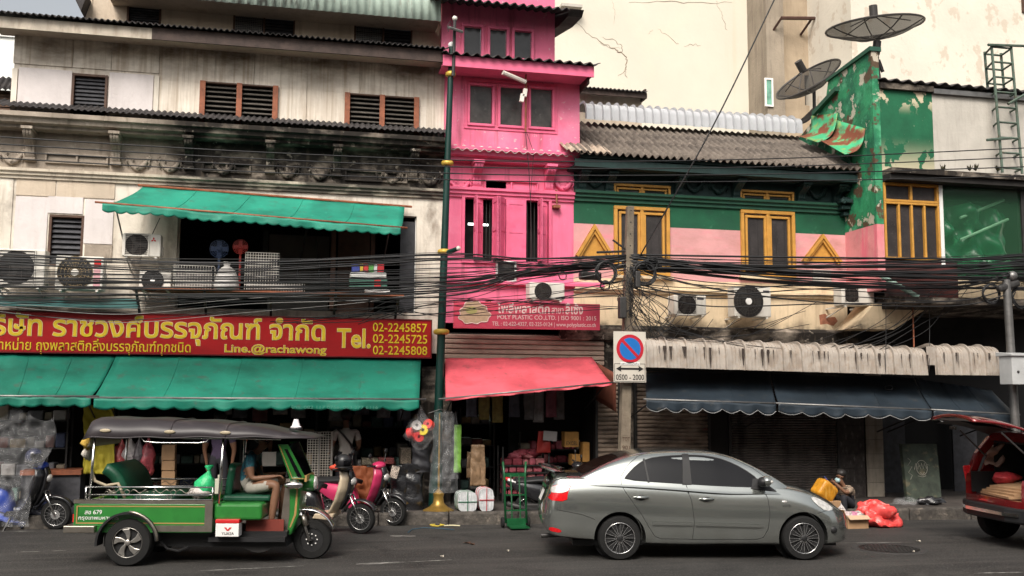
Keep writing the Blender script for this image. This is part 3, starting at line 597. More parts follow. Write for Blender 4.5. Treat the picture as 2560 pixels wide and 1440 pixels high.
# ================================================================ green and rose shophouse
grn = thing('green_rose_shophouse', 'low green and rose shophouse with ochre windows and a grey corrugated roof', 'building', (P(1780, 900).x, .5, .2))
GX0, GX1 = PX1, P(2112, 560).x
zA = 5.60; zB = P(1780, 704).z; zC = 3.35; zF0 = P(1780, 500).z-.03; zF1 = P(1780, 440, -.3).z
wy = [R(1534, 518, 1673, 690), R(1851, 528, 1986, 692)]
ty = [R(1532, 463, 1674, 500, -.02), R(1847, 478, 1982, 515, -.02)]
for (a, c, m, nm) in ((zA, zF0+.05, m_green, 'green_band'), (zB, zA, m_rose, 'rose_band'), (zC, zB, m_beige, 'beige_band')):
    b = MB(); wallholes(b, GX0, GX1, a, c, 0, .2, wy); b.build(nm, m, grn)
b = MB(); b.box(GX0, GX1, -.02, .2, zF0+.05, zF1+.3); b.build('frieze', m_vdkgreen, grn)
b = MB(); b.prismX([(y, zF0+z) for y, z in [(.0, -.14), (-.05, -.13), (-.05, -.06), (-.1, -.05), (-.1, 0), (-.15, .02), (-.15, .07), (0, .09)]], GX0, GX1-.05); b.build('moulding', m_dkgreen, grn)
b = MB(); b.prismX([(y, zF1+z) for y, z in [(.0, -.02), (-.3, -.02), (-.3, .05), (-.42, .07), (-.46, .16), (-.52, .17), (-.52, .24), (0, .25)]], GX0, GX1-.02); b.build('cornice', m_vdkgreen, grn)
fb = None
zb = P(1780, 495).z
for px in (1452, 1520, 1692, 1836, 1997, 2085):
    x = P(px, 480).x; 
    if fb is None: fb = bracket(grn, x, zb, zF1-.03, -.02, m_vdkgreen, w=.16, out=.3)
    else: bracket(grn, x, zb, zF1-.03, -.02, m_vdkgreen, first=fb)
for px in (1486, 1733, 1795, 2040): garland(grn, P(px, 480).x, zb+.22, .36, .24, -.02, m_vdkgreen)
m_screen = M('dark_screen', (.035, .03, .03), .5, var=.4, vs=3, layers=[L((.09, .08, .075), 30, .6, .7, .5)])
for r in wy:
    f = pane_window(grn, r, -.02, m_yellow, m_screen, 2, w=.07, name='window', depth=.1)
    b = MB(); X0, X1, Z0, Z1 = r
    for k in (.18, .33, .67, .82): x = lerp(X0, X1, k); b.box(x-.004, x+.004, .0, .006, Z0+.1, Z1-.1)
    for k in (.2, .4, .6, .8): z = lerp(Z0, Z1, k); b.box(X0+.1, X1-.1, .008, .014, z-.004, z+.004)
    b.build('bars', m_dkmetal, f)
    b = MB(); b.box(X0-.05, X1+.05, -.1, 0, Z0-.06, Z0-.002); b.build('sill', m_beige, f)
for r in ty: pane_window(grn, r, -.05, m_yellow, m_glassdirty, 2, w=.05, name='transom', depth=.08)
def pediment(xa, ya, xb, yb, xm, ym):
    a, c, t = P(xa, ya), P(xb, yb), P(xm, ym); z0 = (a.z+c.z)/2; a = Vector((a.x, 0, z0)); c = Vector((c.x, 0, z0))
    b = MB(); b.prismY([(a.x, z0), (c.x, z0), (t.x, t.z)], -.03, .0); f = b.build('pediment', m_yellow, grn)
    for s, e in ((a, t), (c, t)):
        for k, (w, d) in enumerate(((.10, .09), (.055, .12))):
            b = MB(); dd = (e-s).normalized(); n = Vector((-dd.z, 0, dd.x)); n = n if n.z < 0 else -n
            ps = [s, e, e+Vector((0, 0, -w/abs(n.z) if abs(n.z) > .1 else -w)), s+n*w]
            b.prismY([(p.x, p.z) for p in ps], -d, -.03-.001*k); b.build('moulding_bar', m_yellow, f)
    return f
pediment(1437, 640, 1532, 642, 1483, 562); pediment(2002, 655, 2100, 655, 2052, 587)
# ledges in the beige zone
z = P(1780, 735).z
b = MB(); b.prismX([(0, z-.05), (-.06, z-.03), (-.06, z), (-.11, z+.02), (-.11, z+.06), (0, z+.08)], GX0, GX1); b.build('ledge', m_beige, grn)
b = MB(); z = P(1780, 828).z; b.prismX([(0, z-.25), (-.12, z-.22), (-.16, z), (-.1, z+.06), (0, z+.08)], GX0-.3, GX1); b.build('lower_ledge', m_mold, grn)
r = R(2030, 675, 2075, 708); b = MB(); b.box(r[0], r[1], -.05, 0, r[2], r[3]); b.build('wall_plate', m_greywall, grn)
b = MB(); q = P(2072, 800); pts = [(q.x+dx, q.z+dz) for dx, dz in ((-.22, .1), (-.08, .13), (.0, .05), (.14, .07), (.2, -.02), (.1, -.12), (-.05, -.08), (-.2, -.1))]; b.prismY(pts, -.006, 0)
b.build('bare_brick_patch', M('bare_brick', (.3, .12, .07), .9, var=.3, vs=8, bump=.5), grn)
# roof
ye, yr = -.62, 2.15
ze = P(1780, 412, ye).z; zr = P(1700, 330, yr).z
b = MB(); rx0, rx1 = P(1440, 390, ye).x, P(2098, 430, ye).x+.6
La = math.hypot(yr-ye, zr-ze); nrow = 3
for i in range(nrow):
    b = MB(); y0, z0 = lerp(ye, yr, i/nrow), lerp(ze, zr, i/nrow)
    dv = Vector((0, yr-ye, zr-ze)).normalized(); nv = Vector((0, -dv.z, dv.y))
    st = Vector((rx0, y0, z0))+nv*(.03*(nrow-i) if i < nrow else 0)-dv*(.06 if i else 0)
    corr(b, st+nv*(-.03*(nrow-1-i)*0), (1, 0, 0), rx1-rx0, dv+nv*.02, La/nrow+.1, nv, .036, .15, 8); b.build('roof_sheet', m_roofgrey, grn, smooth=60, solid=.01)
b = MB(); b.box(rx0, rx1, ye+.08, 0, ze-.16, ze-.12); b.box(rx0, rx1, ye+.08, ye+.12, ze-.12, ze-.01); b.build('eave_board', m_vdkgreen, grn)
c0 = P(1428, 384, ye); b = MB(); corr(b, (c0.x-.1, ye-.05, ze+.1), (1, 0, 0), .9, (0, 1, .5), .6, (0, -.5, 1), .025, .128, 8); b.build('loose_sheet', M('pale_fibre_sheet', (.4, .32, .25), .9, var=.3, vs=6), grn, smooth=60, solid=.01)
# white ridge cap in ribbed pieces
rc0, rc1 = P(1448, 310, yr), P(1982, 330, yr); zc = zr+.02
hcap = P(1700, 290, yr).z-P(1700, 335, yr).z
n = 27; wl = (rc1.x-rc0.x)/n
cap = MB()
prof = []
for i in range(9):
    a = math.pi*.5*i/8; prof.append((yr-.15-.30*math.sin(a)*1.0+.0, zc+hcap*.55+hcap*.45*math.cos(a)))
prof = [(yr+.4, zc+hcap*.96), (yr-.15, zc+hcap)]+prof[1:]+[(yr-.46, zc+.0)]
fcap = None
for i in range(n):
    if fcap is None:
        b = MB(); m = len(prof)
        def rib(u): return .06*max(0, 1-abs(u-.06)/.06) if u < .12 else 0
        us = [0, .03, .06, .09, .12, .45, .47, .49, 1.0]; vs = []
        for u in us:
            o = rib(u)+(.006 if .46 < u < .48 else 0)
            for k, (y, z) in enumerate(prof):
                a = Vector((0, prof[min(k+1, m-1)][1]-prof[max(k-1, 0)][1], -(prof[min(k+1, m-1)][0]-prof[max(k-1, 0)][0])))
                a.normalize(); vs.append((u*wl, y+(-abs(a.y))*o, z+abs(a.z)*o))
        fs = [[i2*m+k, i2*m+k+1, (i2+1)*m+k+1, (i2+1)*m+k] for i2 in range(len(us)-1) for k in range(m-1)]
        b.add(vs, fs); fcap = b.build('ridge_cap', m_tinwhite, grn, smooth=40, F=Matrix.Translation((rc0.x, 0, 0)))
    else: again(fcap, (i*wl, 0, random.uniform(-.008, .008)), grn)
b = MB(); b.box(rx0, rx1, yr+.3, yr+.4, zr-2, zr); b.build('rear_wall', m_dark, grn)
# fin wall on the right
fx = GX1; fyf = -1.16; th = .16
def PF(px, py):            # photo point on the fin's left face x = fx
    d = ray(px, py); return CAM+d*((fx-CAM.x)/d.x)
up = [PF(px, py) for px, py in ((2165, 135), (2070, 205), (2063, 262), (1998, 345), (1985, 372))]
prof = [(fyf, up[0].z)]+[(p.y, p.z) for p in up[1:]]
zfl = PF(2190, 690).z; zsp = PF(2190, 560).z
fin = [(fyf, zsp)]+prof+[(up[-1].y, zr-.2), (1.0, zsp+.4), (0, zsp)]
b = MB(); b.prismX([(y, z) for y, z in [(fyf, zsp)]+prof+[(2.6, up[-1].z-.6), (0.02, up[-1].z-1.6), (0.02, zsp)]], fx, fx+th); b.build('fin_wall', m_ltgreen, grn)
b = MB(); b.box(fx, fx+th, fyf, .02, PF(2193, 700).z-.2, zsp-.002); b.build('fin_wall_base', m_finlow, grn)
q = PF(2150, 160)
b = MB(); b.prismX([(fyf-.03, up[0].z), (up[1].y, up[1].z), (up[1].y, up[1].z+.06), (fyf-.03, up[0].z+.09)], fx-.05, fx+th+.05); b.build('fin_coping', m_dkgreen, grn)
k0, k1 = PF(2098, 228), PF(2040, 290)
b = MB(); b.prismX([(k0.y, k0.z), (k1.y, k1.z), (k1.y, k1.z+.1), (k0.y, k0.z+.1)], fx-.1, fx); b.build('fin_ledge', m_dkgreen, grn)
def PXp(px, py, x): d = ray(px, py); return CAM+d*((x-CAM.x)/d.x)
for (p0, p1, p2, p3) in (((2028, 290), (2094, 283), (1996, 340), (2044, 356)), ((2090, 300), (2163, 321), (2052, 352), (2112, 386))):
    a, c, e, g = PF(*p0), PF(*p1), PXp(*p2, fx-.5), PXp(*p3, fx-.5); b = MB()
    def fn(u, v, a=a, c=c, e=e, g=g):
        return vl(vl(a, c, u), vl(e, g, u), v)+Vector((.10, 0, -.13))*math.sin(math.pi*v)
    b.grid(fn, 8, 8); b.build('curled_sheet', m_rustsheet, grn, smooth=True, solid=.012)
q = PF(2122, 405); b = MB(); pts = []
for i in range(40):
    a = i*.33; r = .17*(1-i/46); pts.append((fx-.06, q.y+r*math.cos(a), q.z+r*math.sin(a)))
b.tube(pts, .022, 6)
for k in range(7): a = k*.5-.3; b.tube([(fx-.06, q.y, q.z), (fx-.09, q.y+.2*math.cos(a), q.z+.2*math.sin(a))], [.015, .03], 5)
b.build('scroll_ornament', m_dkgreen, grn, smooth=True)
q = PF(2112, 500); b = MB()
for (z0, w, d) in ((.34, .2, .16), (.26, .26, .2), (.2, .2, .16), (.0, .18, .14), (-.06, .26, .2), (-.18, .2, .15), (-.3, .12, .1)): b.box(fx-w, fx, -.02-d*1.6, 0, q.z+z0-.06, q.z+z0+.02)
b.build('corbel', m_vdkgreen, grn, bevel=.012)
for s in (-1, 1):
    b = MB(); b.tube([(fx-.1+s*.1+.04*math.cos(a)*(1-a/12), -.34, q.z-.1+.05*math.sin(a)*(1-a/12)) for a in [k*.6 for k in range(14)]], .015, 5); b.build('volute', m_vdkgreen, grn, smooth=True)
# ground floor: shutters, columns, beam
b = MB(); b.box(P(1490, 1000).x, GX1+.3, .0, .3, 2.75, zC+.1); b.build('beam', m_mold, grn)
m_sh1 = M('brown_shutter', (.36, .28, .22), .5, .1, var=.2, vs=5, layers=[L((.05, .035, .03), (2, 2, 6), .45, .65, .8), L((.3, .02, .025), (1.5, 1.5, 5), .6, .7, .6, x=(7.1, 7.9))])
m_sh2 = M('dark_shutter', (.15, .13, .12), .4, .2, var=.25, vs=4, layers=[L((.015, .014, .014), (3, 3, .8), .48, .62, .8), L((.18, .14, .11), (1.2, 1.2, 8), .6, .72, .6)])
def roller(px0, px1, mat, pitch, y=.02, zt=2.75, name='roller_shutter'):
    X0, X1 = P(px0, 1100).x, P(px1, 1100).x; b = MB(); b.box(X0-.05, X0, y-.05, y+.1, .2, zt); b.box(X1, X1+.05, y-.05, y+.1, .2, zt); b.box(X0, X1, y-.04, y+.09, zt-.04, zt+.02); f = b.build(name, m_dkmetal, grn)
    b = MB(); h = pitch/2; b.prismX([(y+.03, -h), (y, -h*.9), (y-.022, -h*.3), (y-.022, h*.3), (y, h*.9), (y+.03, h)], X0, X1); s = b.build('slat', mat, f, F=Matrix.Translation((0, 0, .2+h)))
    k = 1
    while .2+h+k*pitch < zt: again(s, (0, 0, k*pitch), f); k += 1
    return f
roller(1494, 1545, m_sh1, .085); roller(1592, 1770, m_sh1, .078); roller(1827, 2092, m_sh2, .05)
for (pa, pb, m, nm) in ((1545, 1590, m_mold, 'pier'), (1771, 1826, m_dark, 'pier')):
    xa, xb = P(pa, 1100).x+.05, P(pb, 1100).x-.05; b = MB(); b.box(xa, xb, 0, .2, .2, 2.8); b.build(nm, m, grn)
m_tile = M('pale_tile', (.32, .28, .23), .4, var=.15, vs=6, layers=[L((.12, .1, .08), (8, 8, 1), .5, .7, .6)]); m_tiled = M('dark_tile', (.05, .042, .038), .6, var=.4, vs=9, layers=[L((.13, .12, .11), (14, 14, 5), .58, .66, .7)])
for (pa, pb, m, tw, y0) in ((2097, 2160, m_tiled, 1, -.02), (2163, 2205, m_tile, 1, -.04)):
    xa, xb = P(pa, 1100).x, P(pb, 1100).x; b = MB(); b.box(xa+.01, xb-.01, y0+.03, .3, .2, 2.8); f = b.build('column', m_dark, grn)
    z = .2; s = None
    while z < 2.7:
        if s is None: b = MB(); b.box(xa, xb, y0, y0+.03, .205, .49); s = b.build('tile', m, f, bevel=.003)
        else: again(s, (0, random.uniform(-.002, .002), z-.2), f)
        z += .29
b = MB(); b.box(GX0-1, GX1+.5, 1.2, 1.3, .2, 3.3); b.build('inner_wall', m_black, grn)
# ================================================================ right-hand house with glass balcony
rgt = thing('corner_shophouse', 'house on the right with flaking green wall, ochre casements and glazed balcony', 'building', (P(2380, 900, -1.16).x, -.5, .2))
YQ = -1.14
rx0 = fx+th+.01; rx1 = P(2700, 500, YQ).x
z1, z2 = P(2350, 436, YQ).z, P(2350, 232, YQ).z
xm = P(2333, 330, YQ).x
b = MB(); b.box(rx0, xm, YQ, YQ+.2, z1, z2); b.build('green_wall', m_pgreen, rgt)
b = MB(); b.box(xm, rx1, YQ+.01, YQ+.21, z1, z2-.01); b.build('grey_wall', m_greywall, rgt)
b = MB(); b.box(rx0-.02, xm, YQ-.08, YQ+.1, z2-.02, z2+.1); b.build('parapet', m_mold, rgt)
b = MB(); b.box(xm+.001, rx1, YQ-.07, YQ+.12, z2-.04, z2+.06); b.build('gutter', m_metal, rgt)
b = MB(); corr(b, (rx0-.05, YQ-.14, z2+.14), (1, 0, 0), rx1-rx0, (0, 1, .2), 1.5, (0, -.2, 1), .03, .28, 8); b.build('roof', m_roofdk, rgt, smooth=50, solid=.015)
b = MB(); b.box(rx0-.01, rx1, YQ-.35, YQ+.2, z1-.10, z1); b.build('ledge', m_mold, rgt)
b = MB(); zz = z1
b.box(rx0-.01, rx1, YQ-.28, YQ-.001, z1-.22, z1-.101); b.build('ledge_soffit', m_dark, rgt)
# ochre casements
zw0, zw1 = P(2275, 650, YQ).z, z1-.23; wx1 = P(2347, 550, YQ).x
f = pane_window(rgt, (rx0, wx1, P(2275, 507, YQ).z, zw1), YQ, m_yellow, m_screen, 2, w=.05, name='transom', inner=False)
f = pane_window(rgt, (rx0, wx1, zw0, P(2275, 507, YQ).z-.002), YQ, m_yellow, m_screen, 4, w=.045, name='casement_window', inner=False)
b = MB(); b.box(wx1+.01, wx1+.09, YQ-.03, YQ+.05, zw0-.1, zw1); b.build('white_post', m_white, rgt)
# glazed balcony with green sheet behind
g0, g1 = wx1+.1, P(2552, 560, YQ).x
m_pane = M('green_tint_glass', (.06, .2, .1), .08, var=0, spec=.5, alpha=.15)
b = MB(); b.box(g0, g1, YQ, YQ+.01, zw0-.35, zw1); b.build('glass_pane', m_pane, rgt)
b = MB(); b.box(g1, g1+.08, YQ-.04, YQ+.08, zw0-.4, zw1); b.build('corner_post', m_dkmetal, rgt)
b = MB()
def gn(u, v): 
    n1 = noise.noise(Vector((u*6, v*5, 2))); return (lerp(g0+.05, g1-.1, u), YQ+.3+.25*n1+.1*math.sin(u*17+v*4), lerp(zw0-.5, zw1-.25-.35*abs(u-.5), v))
b.grid(gn, 30, 24); b.build('green_sheet', M('green_plastic', (.008, .10, .04), .3, var=.5, vs=2.5, layers=[L((.04, .3, .12), (3, 3, 2), .55, .62, .7), L((.01, .1, .05), 3, .5, .65, .7, off=(4, 4, 4))]), rgt, smooth=True)
b = MB(); b.box(rx0, rx1, YQ+1.4, YQ+1.5, 3.2, z2); b.box(rx0, rx1, YQ+.2, YQ+1.4, z1-.2, z1-.15); b.build('inner_wall', m_dark, rgt)
for (px0, py0, px1, py1) in ((2400, 545, 2510, 500), (2400, 600, 2520, 548)):
    a, c = P(px0, py0, YQ+.2), P(px1, py1, YQ+.2); b = MB(); b.tube([a, c], .03, 6); b.build('inner_brace', M('pale_green_bar', (.2, .4, .25), .6), rgt)
# base of the balcony: brown apron, black band, slab
b = MB(); b.box(rx0, P(2393, 680, YQ).x, YQ-.01, YQ+.05, P(2300, 745, YQ).z, zw0-.02); b.build('brown_apron', M('maroon_board', (.09, .025, .022), .7, var=.3, vs=3, layers=[L((.02, .015, .015), (1, 1, 6), .45, .6, .8)]), rgt)
b = MB(); b.box(P(2394, 680, YQ).x, rx1, YQ+.0, YQ+.05, P(2450, 745, YQ).z, zw0-.36); b.build('apron', m_beige, rgt)
zs = P(2350, 760, YQ-.5).z
b = MB(); b.prismX([(YQ-.55, zs), (YQ-.55, zs+.12), (YQ+.3, zs+.22), (1.2, zs+.22), (1.2, zs-.1), (-.4, zs-.1)], rx0+.05, rx1); b.build('slab', m_mold, rgt)
a, c, d = P(2150, 830, 0), P(2290, 745, YQ), P(2200, 700, YQ)
b = MB(); b.prismY([(rx0-.6, P(2160, 830).z), (rx0+.3, P(2160, 830).z), (rx0+1.2, zs+.05), (rx0-.1, zs+.05)], -.9, -.2); b.build('haunch', m_beige, rgt)
b = MB(); b.box(rx0, rx1+8, 1.3, 1.4, .2, zs); b.build('dark_back_wall', m_black, rgt)
b = MB(); b.box(rx0+.2, rx0+.5, .6, .9, .2, zs-.1); b.build('pier', m_dark, rgt)
for px in (2235, 2420):
    x = P(px, 1100, .3).x; b = MB(); b.box(x, x+.6, .8, .85, .2, 2.4); b.build('dark_door', m_slatdark, rgt)
# weeds on the ledge
for px in (2358, 2425, 2440, 2495):
    q = P(px, 428, YQ-.25); b = MB()
    for k in range(14):
        a = random.uniform(0, 6.28); h = random.uniform(.05, .16); d = Vector((math.cos(a)*.07, math.sin(a)*.07, h)); s = Vector((-math.sin(a), math.cos(a), 0))*.02
        b.add([q, q+d*.5+s, q+d, q+d*.5-s], [(0, 1, 2, 3)])
    tag(b.build('ledge_weed', M('weed_leaf', (.05, .045, .02), .8)), {2358: 'dry weed on the ledge below the flaking green wall', 2425: 'dry weed in the middle of the grey wall ledge, left of a pair', 2440: 'dry weed in the middle of the grey wall ledge, right of a pair', 2495: 'dry weed on the ledge at the foot of the lattice mast'}[px], 'plant')
# ================================================================ buildings behind
bg1 = thing('cream_tower', 'tall blank cream building with cracked render behind the pink house', 'building', (P(1650, 300, 7).x, 9, 0))
YB = 7.0; x0, x1 = P(1330, 150, YB).x, P(1909, 150, YB).x
b = MB(); b.box(x0, x1, YB, YB+6, 0, 26); b.build('wall', m_bgcream, bg1)
m_crack = M('crack', (.3, .23, .17), .9, var=.2)
def crack(pts, parent, Y, w=.016):
    b = MB(); P3 = []
    for i in range(len(pts)-1):
        for k in range(5):
            t = k/5; px = lerp(pts[i][0], pts[i+1][0], t)+random.uniform(-3, 3)*(k > 0); py = lerp(pts[i][1], pts[i+1][1], t)+random.uniform(-3, 3)*(k > 0)
            P3.append(P(px, py, Y-.003))
    P3.append(P(*pts[-1], Y-.003)); n = len(P3)
    b.tube(P3, [w*.6*(.35+.65*math.sin(math.pi*(i+.7)/(n+.6)))*random.uniform(.5, 1.2) for i in range(n)], 4); b.build('crack', m_crack, parent)
crack([(1436, 50), (1465, 82), (1505, 108), (1540, 125), (1553, 130), (1566, 143), (1566, 165), (1560, 180), (1545, 190)], bg1, YB, .022)
crack([(1505, 94), (1530, 97), (1550, 110), (1556, 125), (1552, 132)], bg1, YB, .016); crack([(1500, 108), (1520, 118), (1550, 122)], bg1, YB, .009)
crack([(1645, 73), (1665, 85), (1690, 108), (1697, 110)], bg1, YB, .01); crack([(1710, 115), (1725, 110), (1752, 113)], bg1, YB, .012)
crack([(1800, 27), (1808, 50), (1818, 75)], bg1, YB, .012); crack([(1572, 6), (1660, 4), (1740, 6), (1830, 6)], bg1, YB, .014); crack([(1620, 85), (1632, 74)], bg1, YB, .008)
crack([(1566, 165), (1562, 185), (1568, 195)], bg1, YB, .012); crack([(1790, 2), (1800, 27)], bg1, YB, .008); crack([(1530, 0), (1537, 30), (1535, 60)], bg1, YB, .006)
r = R(1405, 33, 1437, 48, YB); 
b = MB(); frame_rect(b, r, YB-.04, YB-.002, .04); b.box((r[0]+r[1])/2-.03, (r[0]+r[1])/2+.03, YB-.04, YB-.002, r[2], r[3]); vf = b.build('vent_window', m_greywall, bg1)
b = MB(); b.box(r[0]+.04, r[1]-.04, YB-.02, YB-.003, r[2]+.04, r[3]-.04); b.build('vent_glass', m_glassdirty, vf)
b = MB(); b.box(r[0]-.1, r[1]+.12, YB-.35, YB-.001, r[3]+.06, r[3]+.14); b.build('hood', m_greywall, vf)
# low board shed beside the pink house
shed = thing('board_shed', 'low grey board shed with dark corrugated eave beside the pink house', 'shed', (P(1530, 300, 3).x, 3, 6))
YS = 3.2; r = R(1440, 238, 1604, 320, YS)
b = MB(); b.box(r[0], r[1], YS, YS+2, r[2]-.8, r[3]); b.build('wall', m_boardtan, shed)
b = MB(); x = P(1509, 260, YS).x; b.box(x-.01, x+.01, YS-.012, YS-.001, r[2]-.8, r[3]); b.build('batten', m_boardtan, shed)
b = MB(); b.box(r[0], P(1617, 240, YS-.3).x, YS-.32, YS-.28, P(1530, 240, YS-.3).z, P(1530, 226, YS-.3).z); b.box(P(1617, 240, YS-.3).x-.05, P(1617, 240, YS-.3).x, YS-.28, YS+2, P(1530, 240, YS-.3).z, P(1530, 226, YS-.3).z+.1); b.build('fascia', m_browntrim, shed)
b = MB(); corr(b, (r[0], YS-.4, P(1530, 223, YS-.4).z), (1, 0, 0), P(1620, 230, YS-.4).x-r[0], (0, 1, .2), 2.4, (0, -.2, 1), .022, .1, 6); b.build('roof', m_roofdk, shed, smooth=60, solid=.01)
# raw concrete building
bg2 = thing('raw_concrete_block', 'unpainted grey concrete building with a small window behind the satellite dishes', 'building', (P(2020, 300, 6).x, 7, 0))
YC = 6.0; xa, xb, xc = P(1909, 150, YC).x+.02, P(1954, 150, YC).x, P(2133, 150, YC).x
b = MB(); b.box(xa, xb, YC-.15, YC+4, 0, 24); b.build('column', m_concrete, bg2)
rw = R(2012, 190, 2068, 265, YC); b = MB(); wallholes(b, xb, xc, 0, 24, YC, YC+.3, [rw]); b.build('wall', wallmat('rendered_concrete', (.40, .32, .23), .7, (.2, .15, .1)), bg2)
b = MB(); b.box(xa, xc, YC+3.9, YC+4, 0, 24); b.build('rear_wall', m_dark, bg2)
b = MB(); b.box(rw[0], rw[1], YC+.2, YC+.22, rw[2], rw[3]); b.build('dark_window', m_glass, bg2)
b = MB(); z = P(2030, 60, YC).z; b.box(xa, xc, YC-.16, YC-.001 if False else YC-.152, z+.9, z+1.0); b.build('joint', m_concrete, bg2)
r = R(1911, 196, 1932, 267, YC-.16); b = MB(); frame_rect(b, r, YC-.2, YC-.16, .05); f = b.build('window', m_white, bg2); b = MB(); b.box(r[0]+.05, r[1]-.05, YC-.18, YC-.17, r[2]+.05, r[3]-.05); b.build('pane', M('green_reflection_glass', (.15, .33, .25), .2, var=.5, vs=3), f)
rail = MB(); a, c = P(1953, 45, YC-.4), P(2128, 47, YC-.4); rail.tube([a, c], .05, 6)
for px in (1953, 2030, 2110): q = P(px, 46, YC-.4); rail.tube([q, q+Vector((-.15, .38, -.35))], .035, 5)
rail.build('pipe_rail', M('rusty_pipe', (.08, .04, .03), .7, var=.3), bg2)
# large flaking building top right
bg3 = thing('flaking_cream_block', 'large cream building with flaking render filling the top right corner', 'building', (P(2400, 100, 3.5).x, 6, 0))
YD = 3.8; xa = P(2131, 150, YD).x
b = MB(); b.box(xa, xa+22, YD, YD+8, 0, 22); b.build('wall', m_bgcream2, bg3)
r = R(2553, -20, 2620, 35, YD); b = MB(); frame_rect(b, (r[0], r[1], r[2], r[3]+1), YD-.05, YD-.001, .1); b.build('window', m_brownwood, bg3)
# white building far left and the shed at its foot
bg4 = thing('white_block', 'plain white building glimpsed behind the left end of the cream house', 'building', (P(0, 200, 7).x, 9, 0))
q = P(46, 80, 6); b = MB(); b.box(q.x-9, q.x+3, 6, 12, 0, q.z-.15); b.build('wall', M('white_render', (.78, .79, .76), .8, var=.04), bg4)
b = MB(); b.box(q.x-9, q.x+3.05, 5.95, 12, q.z-.148, q.z); b.build('parapet', M('white_render2', (.8, .8, .77), .8, var=.04), bg4)
sh2 = thing('timber_lean_to', 'old timber lean-to with tin roof at the far left edge', 'shed', (P(0, 250, 1.5).x, 1.5, 6))
YL = 1.2; r = R(-80, 222, 40, 300, YL)
b = MB()
for k in range(9):
    z = lerp(r[2], r[3], k/9); b = MB(); b.box(r[0], r[1], YL+random.uniform(-.01, .01), YL+.03, z, z+(r[3]-r[2])/9*.75); b.build('plank', M('grey_plank', (.14, .085, .06), .8, var=.4, vs=8) if k == 0 else bpy.data.materials['grey_plank'], sh2)
b = MB(); b.box(r[0], r[1], YL+.05, YL+.1, r[2], r[3]); b.build('backing', m_black, sh2)
b = MB(); corr(b, (r[0], YL-.2, r[3]-.05), (1, 0, 0), r[1]-r[0], (0, 1, .9), .5, (0, -.9, 1), .02, .1, 6); b.build('roof', m_roofdk, sh2, smooth=60, solid=.01)
# ================================================================ the other side of the street (behind the camera, seen in reflections)
opp = thing('opposite_shophouse_row', 'row of shophouses across the street, seen only as reflections in the sedan windows', 'building', (3, -24, 0))
yo = -23.5
b = MB(); b.box(-40, 45, yo-8, yo, 0, 10); b.build('wall', wallmat('opposite_plaster', (.32, .28, .24), .8), opp)
b = MB(); b.box(-40, 45, yo, yo+1.6, 3.0, 3.3); b.build('canopy', m_dkgreen, opp)
for k in range(16):
    x = -38+k*5; b = MB(); b.box(x, x+3.6, yo-.05, yo+.02, .2, 2.9); b.build('shop_front', m_black, opp); b = MB(); b.box(x+.5, x+3, yo-.05, yo+.02, 4.6, 6.4); b.build('window', m_glass, opp)
# ================================================================ awnings
def cloth(name, col, rough=.6): return M(name, col, rough, var=.12, vs=1.5, bump=.12, bs=5, layers=[L(tuple(c*.5 for c in col), (1.2, 1.2, 3), .45, .65, .7), L((.07, .065, .055), (5, 5, 9), .58, .7, .45, 7), L(tuple(min(1, c*1.5+.02) for c in col), (12, 12, 1), .6, .75, .3)])
m_awgreen = cloth('green_canvas', (.008, .17, .115)); m_awnavy = cloth('navy_canvas', (.022, .032, .043), .5); m_awrose = cloth('rose_canvas', (.66, .10, .13)); m_awgrn2 = cloth('light_green_canvas', (.02, .25, .17))
def awning(name, label, TL, TR, BL, BR, mat, sag=.06, val=.2, nsc=16, sc=.05, seams=4, rail=True, curl=0.0, arms=True, wall=.0, trim=None, railmat=None, over=.12):
    TL, TR, BL, BR = map(Vector, (TL, TR, BL, BR)); root = thing(name, label, 'awning', (TL+TR)/2)
    def fn(u, v):
        p = vl(vl(TL, TR, u), vl(BL, BR, u), v); p = p+Vector((0, 0, -sag*math.sin(math.pi*v)-.012*math.sin(u*seams*math.pi)**2*math.sin(math.pi*v)))
        p.z += .022*noise.noise(Vector((u*9, v*3, TL.x)))+.012*noise.noise(Vector((u*26, v*2, TL.x))); p.y += curl*u*0; return p
    b = MB(); b.grid(fn, 40, 12); b.build('canopy', mat, root, smooth=True, solid=.006)
    if val:
        nn = nsc*8
        def fv(u, v):
            p = fn(u, 1); k = abs(math.sin(u*nsc*math.pi)); d = val-sc*(1-k)
            return p+Vector((0, .03*noise.noise(Vector((u*14, 3, 0)))*v+.02*math.sin(u*31)*v+.012*math.sin(u*77)*v, -.003-d*v))
        b = MB(); b.grid(fv, nn, 4); vo = b.build('valance', mat, root, smooth=True, solid=.005)
        if trim:
            b = MB(); b.tube([fv(i/nn, 1)+Vector((0, -.004, 0)) for i in range(nn+1)], .008, 4); b.build('edge_trim', trim, vo)
    if rail:
        d = (BR-BL).normalized(); b = MB(); b.tube([BL-d*over+Vector((0, .012, .012)), BR+d*over+Vector((0, .012, .012))], .018, 8); b.build('rail', railmat or m_metal, root, smooth=True)
    for i in range(1, seams):
        u = i/seams; b = MB(); b.tube([fn(u, k/10)+Vector((0, -.003, .006)) for k in range(11)], .006, 4); b.build('seam', mat, root)
    if arms:
        for t in (0.04, .96):
            p = vl(BL, BR, t)+Vector((0, .03, -.02)); b = MB(); b.tube([p, Vector((p.x, wall, p.z-.45))], .015, 6); b.build('arm', m_dkmetal, root)
    return root
def zr_(pa, pb, Y): return (P(*pa, Y).z+P(*pb, Y).z)/2
